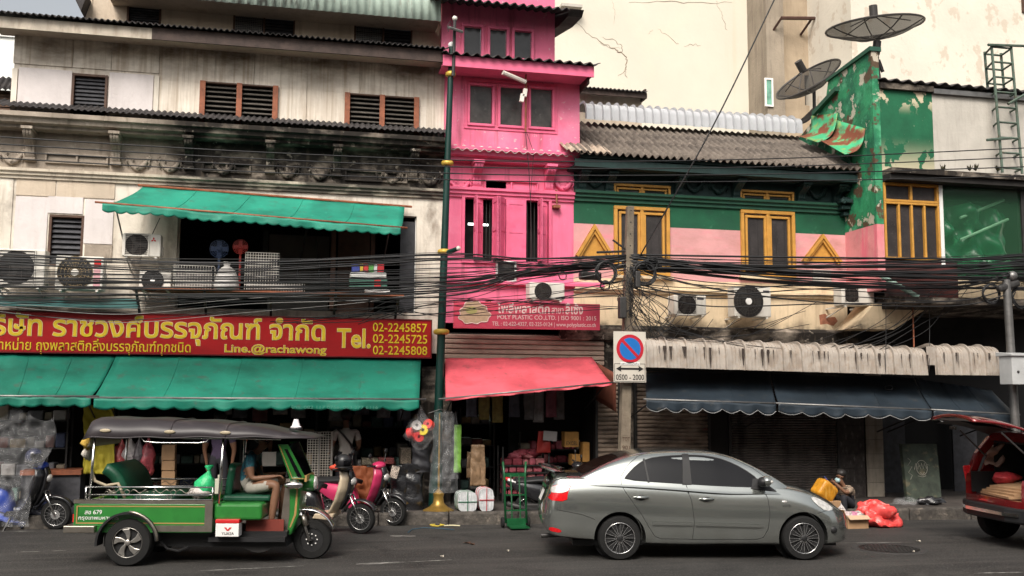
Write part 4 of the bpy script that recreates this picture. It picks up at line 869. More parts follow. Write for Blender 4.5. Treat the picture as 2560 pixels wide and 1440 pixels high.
# lower green pair
yt, yf = -.25, -1.25
zT, zB_ = P(640, 893, yt).z, P(640, 998, yf).z
awning('green_awning', 'long green canvas awning with scalloped valance under the red sign', (P(290, 895, yt).x, yt, zT), (P(1052, 895, yt).x, yt, zT), (P(235, 990, yf).x, yf, zB_), (P(1048, 1000, yf).x, yf, zB_), m_awgreen, sag=.05, val=.19, nsc=17, seams=5)
zB2 = zB_+.02
awning('green_awning', 'shorter green canvas awning at the far left under the red sign', (P(-150, 895, yt).x, yt, zT), (P(288, 900, yt).x, yt, zT-.02), (P(-150, 985, yf).x, yf, zB2), (P(228, 985, yf).x, yf, zB2), m_awgreen, sag=.06, val=.16, nsc=9, sc=.03, seams=4)
# upper green
yt, yf = -.12, -1.05
awning('green_awning', 'green canvas awning on the upper floor above the balcony clutter', P(358, 465, yt), P(1012, 515, yt), P(256, 508, yf), P(1002, 570, yf), m_awgrn2, sag=.10, val=.15, nsc=26, sc=.035, seams=5, railmat=m_rust_wood, wall=-.02)
b = MB(); b.tube([P(345, 463, -.14), P(1030, 517, -.14)], .022, 6); tag(b.build('awning_roller_bar', m_rust_wood), 'thin rusty bar holding the top of the upper green awning', 'bar')
# rose awning of the pink shop
yt, yf = -.12, -1.30
awning('rose_awning', 'rose red canvas awning of the pink shop', P(1113, 897, yt), P(1480, 893, yt), P(1114, 998, yf), P(1530, 958, yf), m_awrose, sag=.03, val=.03, nsc=5, sc=.0, seams=1, wall=0)
b = MB(); b.grid(lambda u, v: P(lerp(1490, 1540, u), lerp(905, 1000, v)+u*30, lerp(-.15, -1.0, u)), 6, 6); tag(b.build('brown_tarp', M('brown_tarp', (.16, .05, .03), .8, var=.3, vs=4), smooth=True, solid=.006), 'folded brown tarpaulin hanging between the rose awning and the no parking sign', 'tarpaulin')
# navy awnings
yt, yf = -.55, -1.75
zT = P(1950, 922, yt).z
for (a, c, d, e, bl, br, lb) in ((1612, 930, 1922, 925, (1616, 1000), (1940, 1010), 'navy canvas awning directly right of the no parking sign'), (1924, 925, 2282, 945, (1946, 1010), (2330, 1026), 'navy canvas awning in the middle of the three, with a cable coil on it'), (2284, 945, 2480, 975, (2334, 1026), (2545, 1038), 'navy canvas awning at the right end above the open red hatch')):
    awning('navy_awning', lb, P(a, c, yt), P(d, e, yt), P(*bl, yf), P(*br, yf), m_awnavy, sag=.04, val=.20, nsc=7 if e < 960 else 4, sc=.075, seams=3, trim=M('pale_trim', (.2, .2, .2), .6), wall=-.1, railmat=m_metal, over=.05)
cc = P(2220, 968, -1.05); b = MB()
for k in range(4): b.tube([cc+Vector((.085*math.cos(t*.4)+.008*k, -.02+.01*k, .05*math.sin(t*.4)-.006*k)) for t in range(17)], .008, 5)
tag(b.build('cable_coil', m_cable), 'small coil of black cable lying on the middle navy awning', 'cable coil')
# ribbed metal canopy
def ribcanopy(name, label, xa, xb, ztop, zknee, zbot, ytop, yknee, n, mat, dz=0.0):
    root = thing(name, label, 'awning', ((xa+xb)/2, ytop, ztop)); w = (xb-xa)/n
    prof = [(ytop, ztop)]+[lerp2((ytop, ztop), (yknee+.25, zknee+.06), t) for t in (.33, .66)]
    for i in range(9):
        a = math.pi/2*i/8; prof.append((yknee+.25-.25*math.sin(a), zknee+.06-.22*(1-math.cos(a))))
    prof.append((yknee-.02, zbot)); m = len(prof); us = [0, .05, .07, .15, .17, .26, .40, .42, .44, .58, .60, .62, .76, .78, .80, 1.0]
    b = MB(); vs = []
    for u in us:
        o = .05 if .06 <= u <= .16 else (.012 if (round(u*100) in (42, 60, 78)) else 0)
        for k, (y, z) in enumerate(prof):
            ty, tz = prof[min(k+1, m-1)][0]-prof[max(k-1, 0)][0], prof[min(k+1, m-1)][1]-prof[max(k-1, 0)][1]
            l = math.hypot(ty, tz); vs.append((u*w, y+tz/l*o, z-ty/l*o))
    b.add(vs, [[i*m+k, i*m+k+1, (i+1)*m+k+1, (i+1)*m+k] for i in range(len(us)-1) for k in range(m-1)])
    f = b.build('sheet', mat, root, smooth=22, F=Matrix.Translation((xa, 0, 0)))
    for i in range(1, n): again(f, (i*w, 0, dz*i), root)
    kn = prof[-4]; m_st = bpy.data.materials.get('drip_stain') or M('drip_stain', (.045, .033, .027), .8, var=.4, vs=20)
    for i in range(n):          # dark rust drips below the bend beside each rib
        b = MB()
        for x, ww, hh in random.sample(((.27, random.uniform(.02, .07), random.uniform(.3, 1)), (.96, random.uniform(.03, .09), random.uniform(.4, .9)), (random.uniform(.4, .8), .02, random.uniform(.2, .6)), (random.uniform(.3, .9), .015, random.uniform(.2, .7))), 2):
            xx = xa+(i+x)*w; zt = zknee-.02+dz*i; zb = lerp(zknee-.06, zbot, hh)+dz*i
            b.grid(lambda u, v: (xx+(u-.5)*ww*(1-.75*v)*(1+.3*math.sin(v*9+i)), yknee-.028-.012*(1-v)*0-.02*v, lerp(zt-.06, zb, v)), 2, 5)
        tag(b.build('rust_drips', m_st, root), kind='stuff')
    return root
def lerp2(a, b, t): return (lerp(a[0], b[0], t), lerp(a[1], b[1], t))
yk = -1.55
xa, xb = P(1612, 890, yk).x, P(2318, 900, yk).x
ribcanopy('ribbed_metal_canopy', 'long stained ribbed metal canopy above the navy awnings', xa, xb, 3.22, P(1900, 858, yk).z, P(1900, 922, yk).z, -.15, yk, 15, m_tinold, dz=-.006)
xa2, xb2 = P(2336, 900, yk).x, P(2502, 920, yk).x
ribcanopy('ribbed_metal_canopy', 'short ribbed metal canopy at the right beside the grey meter box', xa2, xb2, 3.05, P(2420, 872, yk).z, P(2420, 938, yk).z, -.15, yk, 4, m_tinold)
b = MB(); b.grid(lambda u, v: (lerp(xb-.02, xa2+.05, u), lerp(-.2, yk-.01, min(1, v*1.6)), lerp(3.1, P(2325, 866, yk).z, min(1, v*1.6))-max(0, v-.62)*.95), 2, 8)
tag(b.build('canopy_joint_sheet', m_tinold, solid=.008), 'plain metal sheet joining the two ribbed canopies', 'metal sheet')
# ================================================================ lettering
m_letter = M('gold_letter', (.62, .44, .02), .5, var=.1, vs=9); m_letteredge = M('pale_letter_edge', (.62, .52, .28), .5, var=.05)
def text(s, r, Y, mat, parent, bold=0.0, name='lettering', ext=.002, keep=False, F=ID, shear=0):
    cu = bpy.data.curves.new('t', 'FONT'); cu.body = s; cu.size = 1; cu.offset = bold; cu.resolution_u = 3; cu.shear = shear
    to = bpy.data.objects.new('t', cu); COL.objects.link(to)
    dg = bpy.context.evaluated_depsgraph_get(); me = bpy.data.meshes.new_from_object(to.evaluated_get(dg))
    bpy.data.objects.remove(to); vs = [v.co for v in me.vertices]
    if not vs: return None
    x0, x1, y0, y1 = min(v.x for v in vs), max(v.x for v in vs), min(v.y for v in vs), max(v.y for v in vs)
    X0, X1, Z0, Z1 = r; b = MB()
    V = [(X0+(v.x-x0)/(x1-x0)*(X1-X0), Y, Z0+(v.y-y0)/(y1-y0)*(Z1-Z0)) for v in vs]
    b.add(V, [list(p.vertices) for p in me.polygons]); bpy.data.meshes.remove(me)
    return b.build(name, mat, parent, F=F, solid=ext)
# red company sign
YSg = -.32
rs = thing('red_shop_sign', 'long red shop sign with gold Thai lettering and phone numbers', 'sign', (-1, YSg, 2.9))
sx0, sx1 = P(-170, 835, YSg).x, P(1078, 848, YSg).x; sz0, sz1 = 2.905, 3.60
m_signred = M('sign_red', (.34, .012, .014), .35, var=.12, vs=1.2, layers=[L((.2, .008, .01), (1, 1, 4), .5, .7, .5), L((.5, .08, .05), 2, .62, .72, .3)])
b = MB(); b.box(sx0, sx1, YSg, YSg+.12, sz0, sz1); b.build('panel', m_signred, rs, bevel=.01)
b = MB(); frame_rect(b, (sx0-.01, sx1+.012, sz0-.012, sz1+.012), YSg-.012, YSg+.13, .022); b.build('frame', M('dark_red_frame', (.12, .008, .01), .4), rs)
def sg(t, a, c, d, e, bold=.0, edge=False, sh_=0):
    r = R(a, c, d, e, YSg)
    if edge: text(t, (r[0]-.008, r[1]+.008, r[2]-.008, r[3]+.008), YSg-.004, m_letteredge, rs, bold+.02)
    text(t, r, YSg-.009, m_letter, rs, bold)
sg('บริษัท ราชวงศ์บรรจุภัณฑ์ จำกัด', -62, 788, 813, 862, .012, True)
sg('ผลิตจำหน่าย ถุงพลาสติกสิ่งบรรจุภัณฑ์ทุกชนิด', -75, 847, 477, 886, .008)
sg('Line.@rachawong', 562, 862, 815, 888, .012, True); sg('Tel.', 843, 822, 926, 870, .012, True)
for i, t in enumerate(('02-2245857', '02-2245725', '02-2245808')): sg(t, 932, 808+i*28.5, 1068, 830+i*28.5, .008)
# teal strip above the sign
r = R(-160, 757, 345, 778, -.45); b = MB(); b.obox(((r[0]+r[1])/2, -.35, (r[2]+r[3])/2+.1), (r[1]-r[0], .4, .012), (.5, 0, 0)); tag(b.build('teal_sheet', M('teal_sheet', (.03, .10, .10), .5, var=.2)), 'narrow teal sheet roof just above the left part of the red sign', 'sheet roof')
# pink sign
ps = thing('pink_shop_sign', 'rose pink shop sign with white lettering above the pink shop', 'sign', (P(1316, 790, -.5).x, -.5, 3.3))
YK = -.5; r = R(1134, 757, 1500, 823, YK); zc_ = (r[2]+r[3])/2
F0 = Matrix.Translation(((r[0]+r[1])/2, YK, zc_)) @ Matrix.Rotation(math.radians(-.4), 4, 'Y') @ Matrix.Rotation(.06, 4, 'X'); W2, H2 = (r[1]-r[0])/2, (r[3]-r[2])/2
m_rosep = M('rose_panel', (.60, .07, .12), .4, var=.1, vs=1.5); m_wlet = M('white_letter', (.78, .6, .58), .5, var=.05)
b = MB(); b.box(-W2, W2, 0, .04, -H2, H2); b.build('panel', m_rosep, ps, F=F0, bevel=.004)
def pt(px, py): return ((px-1316)/183*W2, -(py-790)/33*H2)
def pg(t, a, c, d, e, bold=.005):
    x0, z1_ = pt(a, c); x1, z0_ = pt(d, e); text(t, (x0, x1, z0_, z1_), -.004, m_wlet, ps, bold, F=F0)
pg('โพลีพลาสติก', 1240, 757, 1370, 784, .02); pg('สาขา', 1375, 768, 1405, 783); pg('ลี้เซ้ง', 1410, 755, 1455, 784, .02)
pg('POLY PLASTIC CO.,LTD. | ISO 9001 : 2015', 1240, 788, 1489, 802); pg('TEL : 02-622-4327, 02-225-0124 | www.polyplastic.co.th', 1227, 805, 1488, 818)
b = MB(); n = 44
def blob(k): 
    a = 2*math.pi*k/n; rr = 1+.07*math.cos(9*a)+.06*math.cos(3*a+1); x, z = pt(1183, 786); return (x+.29*rr*math.cos(a), z+.21*rr*math.sin(a)-.015*math.cos(2*a))
b.prismY([blob(k) for k in range(n)], -.004, -.001); b.build('emblem', M('emblem_tan', (.52, .36, .24), .6, var=.15, vs=14), ps, F=F0)
b = MB(); x, z = pt(1176, 778); b.prismY([(x+.11*math.cos(a*.3), z+.07*math.sin(a*.3)) for a in range(21)], -.008, -.005); b.build('emblem_centre', M('emblem_green', (.40, .36, .14), .6), ps, F=F0)
b = MB(); b.tube([(blob(k)[0], -.006, blob(k)[1]) for k in range(n)], .008, 4, closed=True); b.build('emblem_outline', m_wlet, ps, F=F0)
for px in (1172, 1225): q = P(px, 740, -.45); b = MB(); b.box(q.x-.012, q.x+.012, -.49, -.47, 3.7, 4.0); b.box(q.x-.012, q.x+.012, -.49, -.0, 3.98, 4.0); b.build('hanger', m_rust_wood, ps)
# ================================================================ air conditioners
def acunit(label, rect, Y=-.62, d=.32, fan=(.33, .5, .36), grille='round', tint=m_acwhite, hub=None, sticker=None, slope=0, fanmat=m_grill):
    X0, X1, Z0, Z1 = R(*rect, Y); w, h = X1-X0, Z1-Z0; root = thing('air_conditioner', label, 'air conditioner', ((X0+X1)/2, Y+d/2, Z0))
    b = MB(); b.box(X0, X1, Y, Y+d, Z0, Z1); b.build('casing', tint, root, bevel=.02)
    cx, cz, r = X0+w*fan[0], Z0+h*fan[1], min(h*fan[2]*1.25, w*.42)
    b = MB(); b.lathe((cx, Y-.001, cz), (0, -1, 0), [(r, 0), (r, .006), (r*.98, .006), (r*.97, .003), (0, .003)], 36); b.build('fan_opening', m_black, root)
    b = MB()
    if grille == 'round':
        for k in range(5): b.tube([(cx+r*(.2+.195*k)*math.cos(a*.2618), Y-.012, cz+r*(.2+.195*k)*math.sin(a*.2618)) for a in range(24)], .004, 4, closed=True)
        for k in range(24): a = k*.2618; b.tube([(cx+r*.15*math.cos(a), Y-.014, cz+r*.15*math.sin(a)), (cx+r*math.cos(a+.25), Y-.014, cz+r*math.sin(a+.25))], .003, 4)
    else:
        for k in range(13): z = cz-r*.98+k*r*1.96/12; hw = r*1.02; b.box(cx-hw, cx+hw, Y-.016, Y-.009, z-.004, z+.004)
        for k in (-1, -.33, .33, 1): b.box(cx+k*r-.004, cx+k*r+.004, Y-.019, Y-.0165, cz-r*.98, cz+r*.98)
    b.build('grille', fanmat, root)
    if grille != 'round':
        b = MB(); frame_rect(b, (cx-r*1.08, cx+r*1.08, cz-r*1.06, cz+r*1.06), Y-.02, Y-.0005, .02); b.build('grille_frame', tint, root, bevel=.004)
    if hub: b = MB(); b.lathe((cx, Y-.016, cz), (0, -1, 0), [(r*.22, 0), (r*.2, .012), (0, .014)], 20); b.build('hub', hub, root)
    b = MB(); b.lathe((cx, Y-.003, cz), (0, -1, 0), [(r*.25, 0), (r*.2, .004), (0, .004)], 12)
    for k in range(3): a = k*2.094; b.add([(cx+r*.2*math.cos(a), Y-.006, cz+r*.2*math.sin(a)), (cx+r*.85*math.cos(a-.35), Y-.005, cz+r*.85*math.sin(a-.35)), (cx+r*.92*math.cos(a+.25), Y-.005, cz+r*.92*math.sin(a+.25)), (cx+r*.25*math.cos(a+1), Y-.006, cz+r*.25*math.sin(a+1))], [(0, 1, 2, 3)])
    b.build('fan_blades', m_dkmetal, root)
    for s in (.12, .88): x = X0+w*s; b = MB(); b.box(x-.02, x+.02, Y, 0, Z0-.03, Z0-.001); b.prismX([(Y+.05, Z0-.03), (Y+.09, Z0-.03), (0, Z0-.18), (0, Z0-.21)], x-.01, x+.01); b.build('bracket', m_acwhite, root)
    if sticker:
        for (u0, v0, u1, v1, m) in sticker: b = MB(); b.box(X0+w*u0, X0+w*u1, Y-.003, Y-.0005, Z0+h*v0, Z0+h*v1); b.build('label_plate', m, root)
    b = MB(); b.box(X1, X1+.02, Y+d*.55, Y+d*.9, Z0+.06, Z0+h*.5); b.build('pipe_cover', tint, root)
    return root
m_red = M('logo_red', (.5, .02, .02), .4, var=0); m_pinkst = M('pink_sticker', (.62, .32, .35), .5, var=.1); m_bluegrey = M('dark_label', (.05, .05, .06), .4, var=0)
acunit('large grey-white air conditioner at the left edge above the red sign', (-20, 622, 112, 716), fan=(.45, .5, .36), grille='slats')
acunit('white air conditioner with brown round fan and pink sticker left of the balcony', (138, 640, 258, 724), fan=(.41, .5, .40), fanmat=M('tan_grille', (.3, .22, .12), .6), hub=m_acwhite, sticker=[(.80, .12, .94, .62, m_pinkst), (.8, .68, .95, .9, m_red)])
a = acunit('small air conditioner under the upper green awning, red diamond badge on its front', (305, 584, 402, 641), fan=(.38, .5, .38), grille='slats')
X0, X1, Z0, Z1 = R(305, 584, 402, 641, -.62)
for k in range(3):
    t = math.pi/2+k*2.094; c = Vector((lerp(X0, X1, .81), -.623, lerp(Z0, Z1, .74))); s = .028; d = Vector((math.cos(t), 0, math.sin(t))); e = Vector((-d.z, 0, d.x))
    b = MB(); b.prism([(0, 0), (.9, .55), (1.8, 0), (.9, -.55)], lambda p, q: c+d*s*p+e*s*q, lambda p, q: c+d*s*p+e*s*q+Vector((0, -.003, 0))); b.build('diamond_badge', m_red, a)
acunit('low air conditioner with dark fan and white hub on the balcony shelf', (348, 676, 428, 722), fan=(.42, .45, .46), hub=m_white)
acunit('small cream air conditioner on the pink wall above the pink sign', (1324, 706, 1412, 750), fan=(.38, .48, .4), grille='round')
acunit('white air conditioner with slatted grille on the beige wall right of the utility pole', (1684, 738, 1766, 787), fan=(.40, .5, .40), grille='slats', sticker=[(.68, .78, .92, .88, m_bluegrey)])
acunit('big air conditioner with round black fan and white hub on the beige wall', (1836, 716, 1928, 792), fan=(.38, .5, .42), grille='round', hub=m_white, sticker=[(.78, .8, .95, .88, m_bluegrey)])
acunit('weathered air conditioner at the foot of the green fin wall', (2104, 712, 2186, 764), Y=-.75, fan=(.3, .5, .3), grille='slats')
# window box unit in the pink wall
r = R(1241, 652, 1291, 704, -.1); wu = thing('window_unit', 'small framed window unit in the pink wall below the shutters', 'window', ((r[0]+r[1])/2, -.1, r[2]))
b = MB(); frame_rect(b, r, -.1, -.002, .03); b.build('frame', m_white, wu); b = MB(); b.box(r[0]+.03, r[1]-.03, -.06, -.01, r[2]+.03, r[3]-.03); b.build('pane', m_glassdirty, wu)
# ================================================================ balcony shelf clutter
sf = thing('balcony_shelf', 'rust brown plank shelf on brackets in front of the upper opening', 'shelf', (P(660, 725, -.5).x, -.4, 4))
zsh = P(660, 727, -.7).z; xs0, xs1 = P(325, 725, -.7).x, P(1010, 735, -.7).x
b = MB(); b.box(xs0, xs1, -.74, -.12, zsh-.03, zsh); b.build('plank', m_rust_wood, sf)
for k in range(5): x = lerp(xs0+.1, xs1-.1, k/4); b = MB(); b.prismX([(-.7, zsh-.035), (-.7, zsh-.07), (0, zsh-.55), (0, zsh-.48)], x-.02, x+.02); b.build('bracket', m_dkmetal, sf)
def lattice(b, p, ux, uz, nx, nz, r=.004):
    p, ux, uz = Vector(p), Vector(ux), Vector(uz)
    for i in range(nx+1): b.tube([p+ux*(i/nx), p+ux*(i/nx)+uz], r, 4, cap=False)
    for j in range(nz+1): b.tube([p+uz*(j/nz), p+uz*(j/nz)+ux], r, 4, cap=False)
def basket(label, rect, Y=-.68, d=.35, fill=None):
    X0, X1, Z0, Z1 = R(*rect, Y); Z0 = zsh if abs(Z0-zsh) < .12 else Z0; t = thing('wire_basket', label, 'basket', ((X0+X1)/2, Y+d/2, Z0))
    nx, nz = max(4, int((X1-X0)/.045)), max(3, int((Z1-Z0)/.045))
    b = MB(); lattice(b, (X0, Y, Z0), (X1-X0, 0, 0), (0, 0, Z1-Z0), nx, nz); b.build('front_grid', m_acwhite, t)
    b = MB(); lattice(b, (X0, Y, Z0), (0, d, 0), (0, 0, Z1-Z0), 7, nz); b.build('side_grid', m_acwhite, t); b = MB(); lattice(b, (X1, Y, Z0), (0, d, 0), (0, 0, Z1-Z0), 7, nz); b.build('side_grid', m_acwhite, t)
    b = MB(); b.box(X0+.03, X1-.03, Y+.05, Y+d-.03, Z0+.01, Z0+(Z1-Z0)*.85); tag(b.build('contents', fill or M('grey_bundles', (.25, .23, .22), .7, var=.4, vs=9, bump=.8, bs=9), t, bevel=.04, seg=3), kind=None)
basket('wire basket of grey bundles on the shelf beside the low air conditioner', (432, 664, 535, 722)); basket('tall dark wire basket in the middle of the balcony shelf', (612, 632, 698, 705), fill=M('dark_bundles', (.06, .055, .055), .8, var=.4, vs=9)); basket('low wire tray of grey bundles on the shelf under the tall basket', (610, 706, 762, 724))
q = P(565, 722, -.6); b = MB(); b.lathe((q.x, -.58, zsh), (0, 0, 1), [(.22, 0), (.23, .08), (.2, .22), (.14, .36), (.05, .43), (.07, .5), (0, .5)], 16)
for i, v in enumerate(b.v): v.x += .02*noise.noise(v*9); v.y += .02*noise.noise(v*9+Vector((5, 0, 0)))
tag(b.build('white_sack', M('white_sack', (.5, .48, .46), .6, var=.2, vs=12, bump=.5), smooth=True), 'white tied plastic sack on the balcony shelf between the wire baskets', 'sack')
def fan_guard(px, py, r, mat, name, label, Y=-.45):
    q = P(px, py, Y); t = thing(name, label, 'fan', (q.x, Y, q.z-r)); b = MB()
    for k in range(1, 6): b.tube([q+Vector((r*k/5*math.cos(a*.35), -.04*(1-(k/5)**2), r*k/5*math.sin(a*.35))) for a in range(18)], .004, 4, closed=True)
    for k in range(20): a = k*.314; b.tube([q+Vector((.02*math.cos(a), -.04, .02*math.sin(a))), q+Vector((r*math.cos(a), 0, r*math.sin(a)))], .003, 4)
    b.build('guard', mat, t); b = MB(); b.lathe(q+Vector((0, .02, 0)), (0, -1, 0), [(r*.3, 0), (r*.25, .05), (0, .05)], 14)
    for k in range(4): a = k*1.57; b.obox(q+Vector((r*.55*math.cos(a), .02, r*.55*math.sin(a))), (r*.7, .008, r*.5), (0, -a, 0))
    b.build('blades', mat, t); b = MB(); b.tube([q+Vector((0, .06, 0)), (q.x, Y+.06, zsh)], .02, 6); b.build('stand', mat, t)
fan_guard(601, 617, .13, M('red_plastic', (.45, .05, .04), .4), 'electric_fan', 'small red electric fan behind the wire baskets'); fan_guard(548, 622, .16, M('blue_plastic', (.05, .08, .16), .4), 'electric_fan', 'dark blue electric fan behind the white sack')
bx = [(880, 899, (.05, .07, .3)), (900, 908, (.55, .4, .05)), (909, 921, (.5, .04, .04)), (922, 934, (.1, .35, .08)), (935, 943, (.6, .6, .6)), (944, 960, (.5, .03, .04))]
cn = ['blue', 'yellow', 'red', 'green', 'white', 'wide red']
for (a, c, col), nme in zip(bx, cn):
    X0, X1, Z0, Z1 = R(a, 658, c, 680, -.6); b = MB(); b.box(X0, X1, -.6, -.4, Z0, Z1); tag(b.build('carton', M('carton_'+nme.replace(' ', '_'), col, .5, var=.2, vs=12), bevel=.004), nme+' carton in the row of small cartons at the right end of the shelf', 'carton')
for (a, y0, c, y1, col, lb) in ((876, 681, 966, 694, (.6, .6, .58), 'white flat box under the row of coloured cartons'), (874, 696, 968, 722, (.06, .16, .12), 'dark green box at the bottom of the carton pile'), (936, 698, 952, 718, (.5, .04, .04), 'small red box leaning on the dark green box'), (912, 723, 975, 731, (.65, .65, .64), 'white strip of packets at the shelf edge')):
    X0, X1, Z0, Z1 = R(a, y0, c, y1, -.62 if a != 936 else -.66); b = MB(); b.box(X0, X1, -.62 if a != 936 else -.66, -.35 if a != 936 else -.625, Z0, Z1); tag(b.build('box', M('box_'+str(a), col, .5, var=.15, vs=10), bevel=.005), lb, 'box')
q0, q1 = P(770, 560, .6), P(740, 700, .6); b = MB(); b.tube([q0, q1], .025, 6); b.tube([P(790, 590, .62), P(800, 700, .62)], .02, 6); tag(b.build('propped_poles', m_dkmetal), 'pair of dark poles propped inside the upper opening', 'pole')
b = MB(); q = P(400, 545, -.5); b.tube([q, P(345, 660, -.62)], .008, 4); tag(b.build('hanging_chain', m_dkmetal), 'thin chain hanging from the upper awning past the small air conditioner', 'chain')
# ================================================================ poles
m_polegreen = M('green_pole_paint', (.004, .03, .024), .4, var=.2, vs=4); m_gold = M('gold_ring', (.55, .36, .06), .4, .2, var=.2, vs=9)
lp = thing('lamp_post', 'tall green lamp post with gold rings and a floodlight on top', 'lamp post', (P(1098, 1200, -.6).x, -.6, .2))
YLp = -.6; bt = P(1097, 1010, YLp); tp = P(1129, 118, YLp); dx = (tp.x-bt.x)/(tp.z-bt.z)
def lpx(z): return bt.x+(z-bt.z)*dx
b = MB(); b.cyl((lpx(.2), YLp, .2), (lpx(tp.z), YLp, tp.z), .088, .05, 20); b.build('shaft', m_polegreen, lp, smooth=60)
b = MB(); b.cyl((lpx(.2), YLp, .2), (lpx(1), YLp, 1.0), .125, .11, 20); b.build('base', m_polegreen, lp, smooth=60)
for py, w in ((185, .085), (408, .1), (630, .11), (830, .13)):
    z = P(1115, py, YLp).z; b = MB(); b.lathe((lpx(z), YLp, z-.05), (0, 0, 1), [(w*.8, 0), (w*1.1, .02), (w*1.15, .05), (w*1.1, .08), (w*.8, .1)], 20); b.build('ring', m_gold, lp, smooth=True)
b = MB(); z = tp.z; b.ell((lpx(z), YLp, z+.04), .065, 12, 8); b.build('finial', m_white, lp, smooth=True)
a0, a1 = P(1133, 190, YLp-.12), P(1137, 50, YLp-.12)
b = MB(); b.cyl(a0, a1, .035, .03, 10); b.build('mast', m_dkmetal, lp); b = MB(); b.ell(a1+Vector((0, 0, .03)), .05, 10, 8); b.build('mast_cap', m_acwhite, lp, smooth=True)
q = P(1139, 74, YLp-.25); b = MB(); b.obox((q.x, q.y, q.z), (.27, .2, .05), (math.radians(25), math.radians(12), .1)); hd = b.build('floodlight', m_metal, lp, bevel=.01)
b = MB(); b.obox((q.x, q.y-.02, q.z-.03), (.22, .15, .01), (math.radians(25), math.radians(12), .1)); b.build('lens', m_glassdirty, hd)
b = MB(); b.tube([q+Vector((-.05, .05, .05)), q+Vector((-.1, 0, .16)), q+Vector((-.16, 0, .05)), q+Vector((-.13, 0, -.05))], .008, 4); b.build('loose_wire', m_cable, hd)
q0, q1 = P(1120, 631, YLp-.1), P(1146, 621, YLp-.3); b = MB(); b.cyl(q0, q1, .045, .04, 10); b.build('flag_socket', m_polegreen, lp); b = MB(); b.ell(q1, .045, 10, 6); b.build('socket_cap', m_acwhite, lp, smooth=True)
q = P(1112, 875, YLp-.1); b = MB(); b.box(q.x-.06, q.x+.0, YLp+.1, YLp+.2, q.z-.5, q.z+.3); b.build('conduit_box', m_acwhite, lp)
# concrete utility pole
m_polec = M('pole_concrete', (.19, .155, .115), .9, var=.25, vs=5, bump=.5, bs=30, layers=[L((.12, .09, .07), (6, 6, 1), .5, .7, .6)])
YU = -1.3; up_ = thing('utility_pole', 'square concrete utility pole tangled with black cables', 'utility pole', (P(1562, 1200, YU).x, YU, .2))
t0, t1 = P(1575, 516, YU), P(1561, 1100, YU); dxu = (t0.x-t1.x)/(t0.z-t1.z)
def ux(z): return t1.x+(z-t1.z)*dxu
b = MB(); w0, w1 = .10, .065; z0, z1_ = .2, t0.z
b.prism([(-1, -1), (1, -1), (1, 1), (-1, 1)], lambda i, j: (ux(z0)+i*w0, YU+j*w0, z0), lambda i, j: (ux(z1_)+i*w1, YU+j*w1, z1_)); b.build('shaft', m_polec, up_, bevel=.015)
for k in range(16):
    z = 3.0+k*.22; b = MB(); w = lerp(w0, w1, (z-z0)/(z1_-z0)); b.cyl((ux(z), YU-w-.002, z), (ux(z), YU-w+.01, z), .013, .013, 8); b.build('bolt_hole', m_black, up_)
for px, py, s in ((1590, 700, .1), (1553, 770, .13)):
    q = P(px, py, YU-.12); b = MB(); b.box(q.x-s*.5, q.x+s*.5, YU-.25, YU-.1, q.z-s*1.5, q.z+s*1.5); b.build('splice_box', m_dkmetal, up_, bevel=.02)
q0, q1, q2 = P(1492, 631, YU), P(1570, 628, YU), P(1532, 600, YU); b = MB(); b.tube([q0, q1], .022, 6); b.build('cross_bar', m_dkmetal, up_); b = MB(); b.tube([q2, q1], .018, 6); b.build('stay_bar', m_dkmetal, up_)
for z, ch in ((1.45, 'TOT'), (1.3, '901')): text(ch, (ux(z)-.07, ux(z)+.07, z-.03, z+.04), YU-lerp(w0, w1, (z-.2)/6)-.004, m_brownwood, up_)
# no parking sign
YN = YU-.22; np_ = thing('no_parking_sign', 'no parking road sign with blue disc and time plate on the utility pole', 'road sign', (P(1575, 900, YN).x, YN, 2))
m_plate = M('sign_plate', (.52, .48, .42), .45, var=.06, vs=5); m_sr = M('sign_red2', (.42, .015, .03), .45, var=.05); m_sb = M('sign_blue', (.012, .13, .42), .45, var=.05); m_ink = M('ink', (.012, .012, .012), .5, var=0)
r = R(1534, 829, 1615, 956, YN); b = MB(); b.box(r[0], r[1], YN, YN+.012, r[2], r[3]); b.build('plate', m_plate, np_, bevel=.004)
c = P(1575, 872, YN); rr = .5*(P(1609, 872, YN).x-P(1541, 872, YN).x)
def disc(r0, r1, y, m, nm, a0=0, a1=2*math.pi, n=48):
    b = MB(); ps = [(c.x+r0*math.cos(lerp(a0, a1, k/n)), c.z+r0*math.sin(lerp(a0, a1, k/n))) for k in range(n)]; b.prismY(ps, y, y+.002); return b.build(nm, m, np_)
disc(rr*1.03, 0, YN-.0035, m_plate, 'rim'); disc(rr, 0, YN-.006, m_sr, 'red_disc'); disc(rr*.77, 0, YN-.009, m_sb, 'blue_disc')
b = MB(); dv = Vector((math.cos(math.radians(-45)), 0, math.sin(math.radians(-45)))); nv = Vector((-dv.z, 0, dv.x)); ps = [c+dv*rr*.8*s+nv*rr*.105*t for s, t in ((-1, -1), (1, -1), (1, 1), (-1, 1))]
b.prismY([(p.x, p.z) for p in ps], YN-.012, YN-.0095); b.build('red_bar', m_sr, np_)
r2 = R(1536, 909, 1613, 954, YN); b = MB(); frame_rect(b, r2, YN-.003, YN-.0005, .008); b.build('border', m_ink, np_)
z = P(1575, 922, YN).z; x0, x1 = P(1540, 922, YN).x, P(1609, 922, YN).x
b = MB(); b.prismY([(x0, z), (x0+.1, z+.055), (x0+.09, z+.018), (x1-.09, z+.018), (x1-.1, z+.055), (x1, z), (x1-.1, z-.055), (x1-.09, z-.018), (x0+.09, z-.018), (x0+.1, z-.055)], YN-.004, YN-.001); b.build('double_arrow', m_ink, np_)
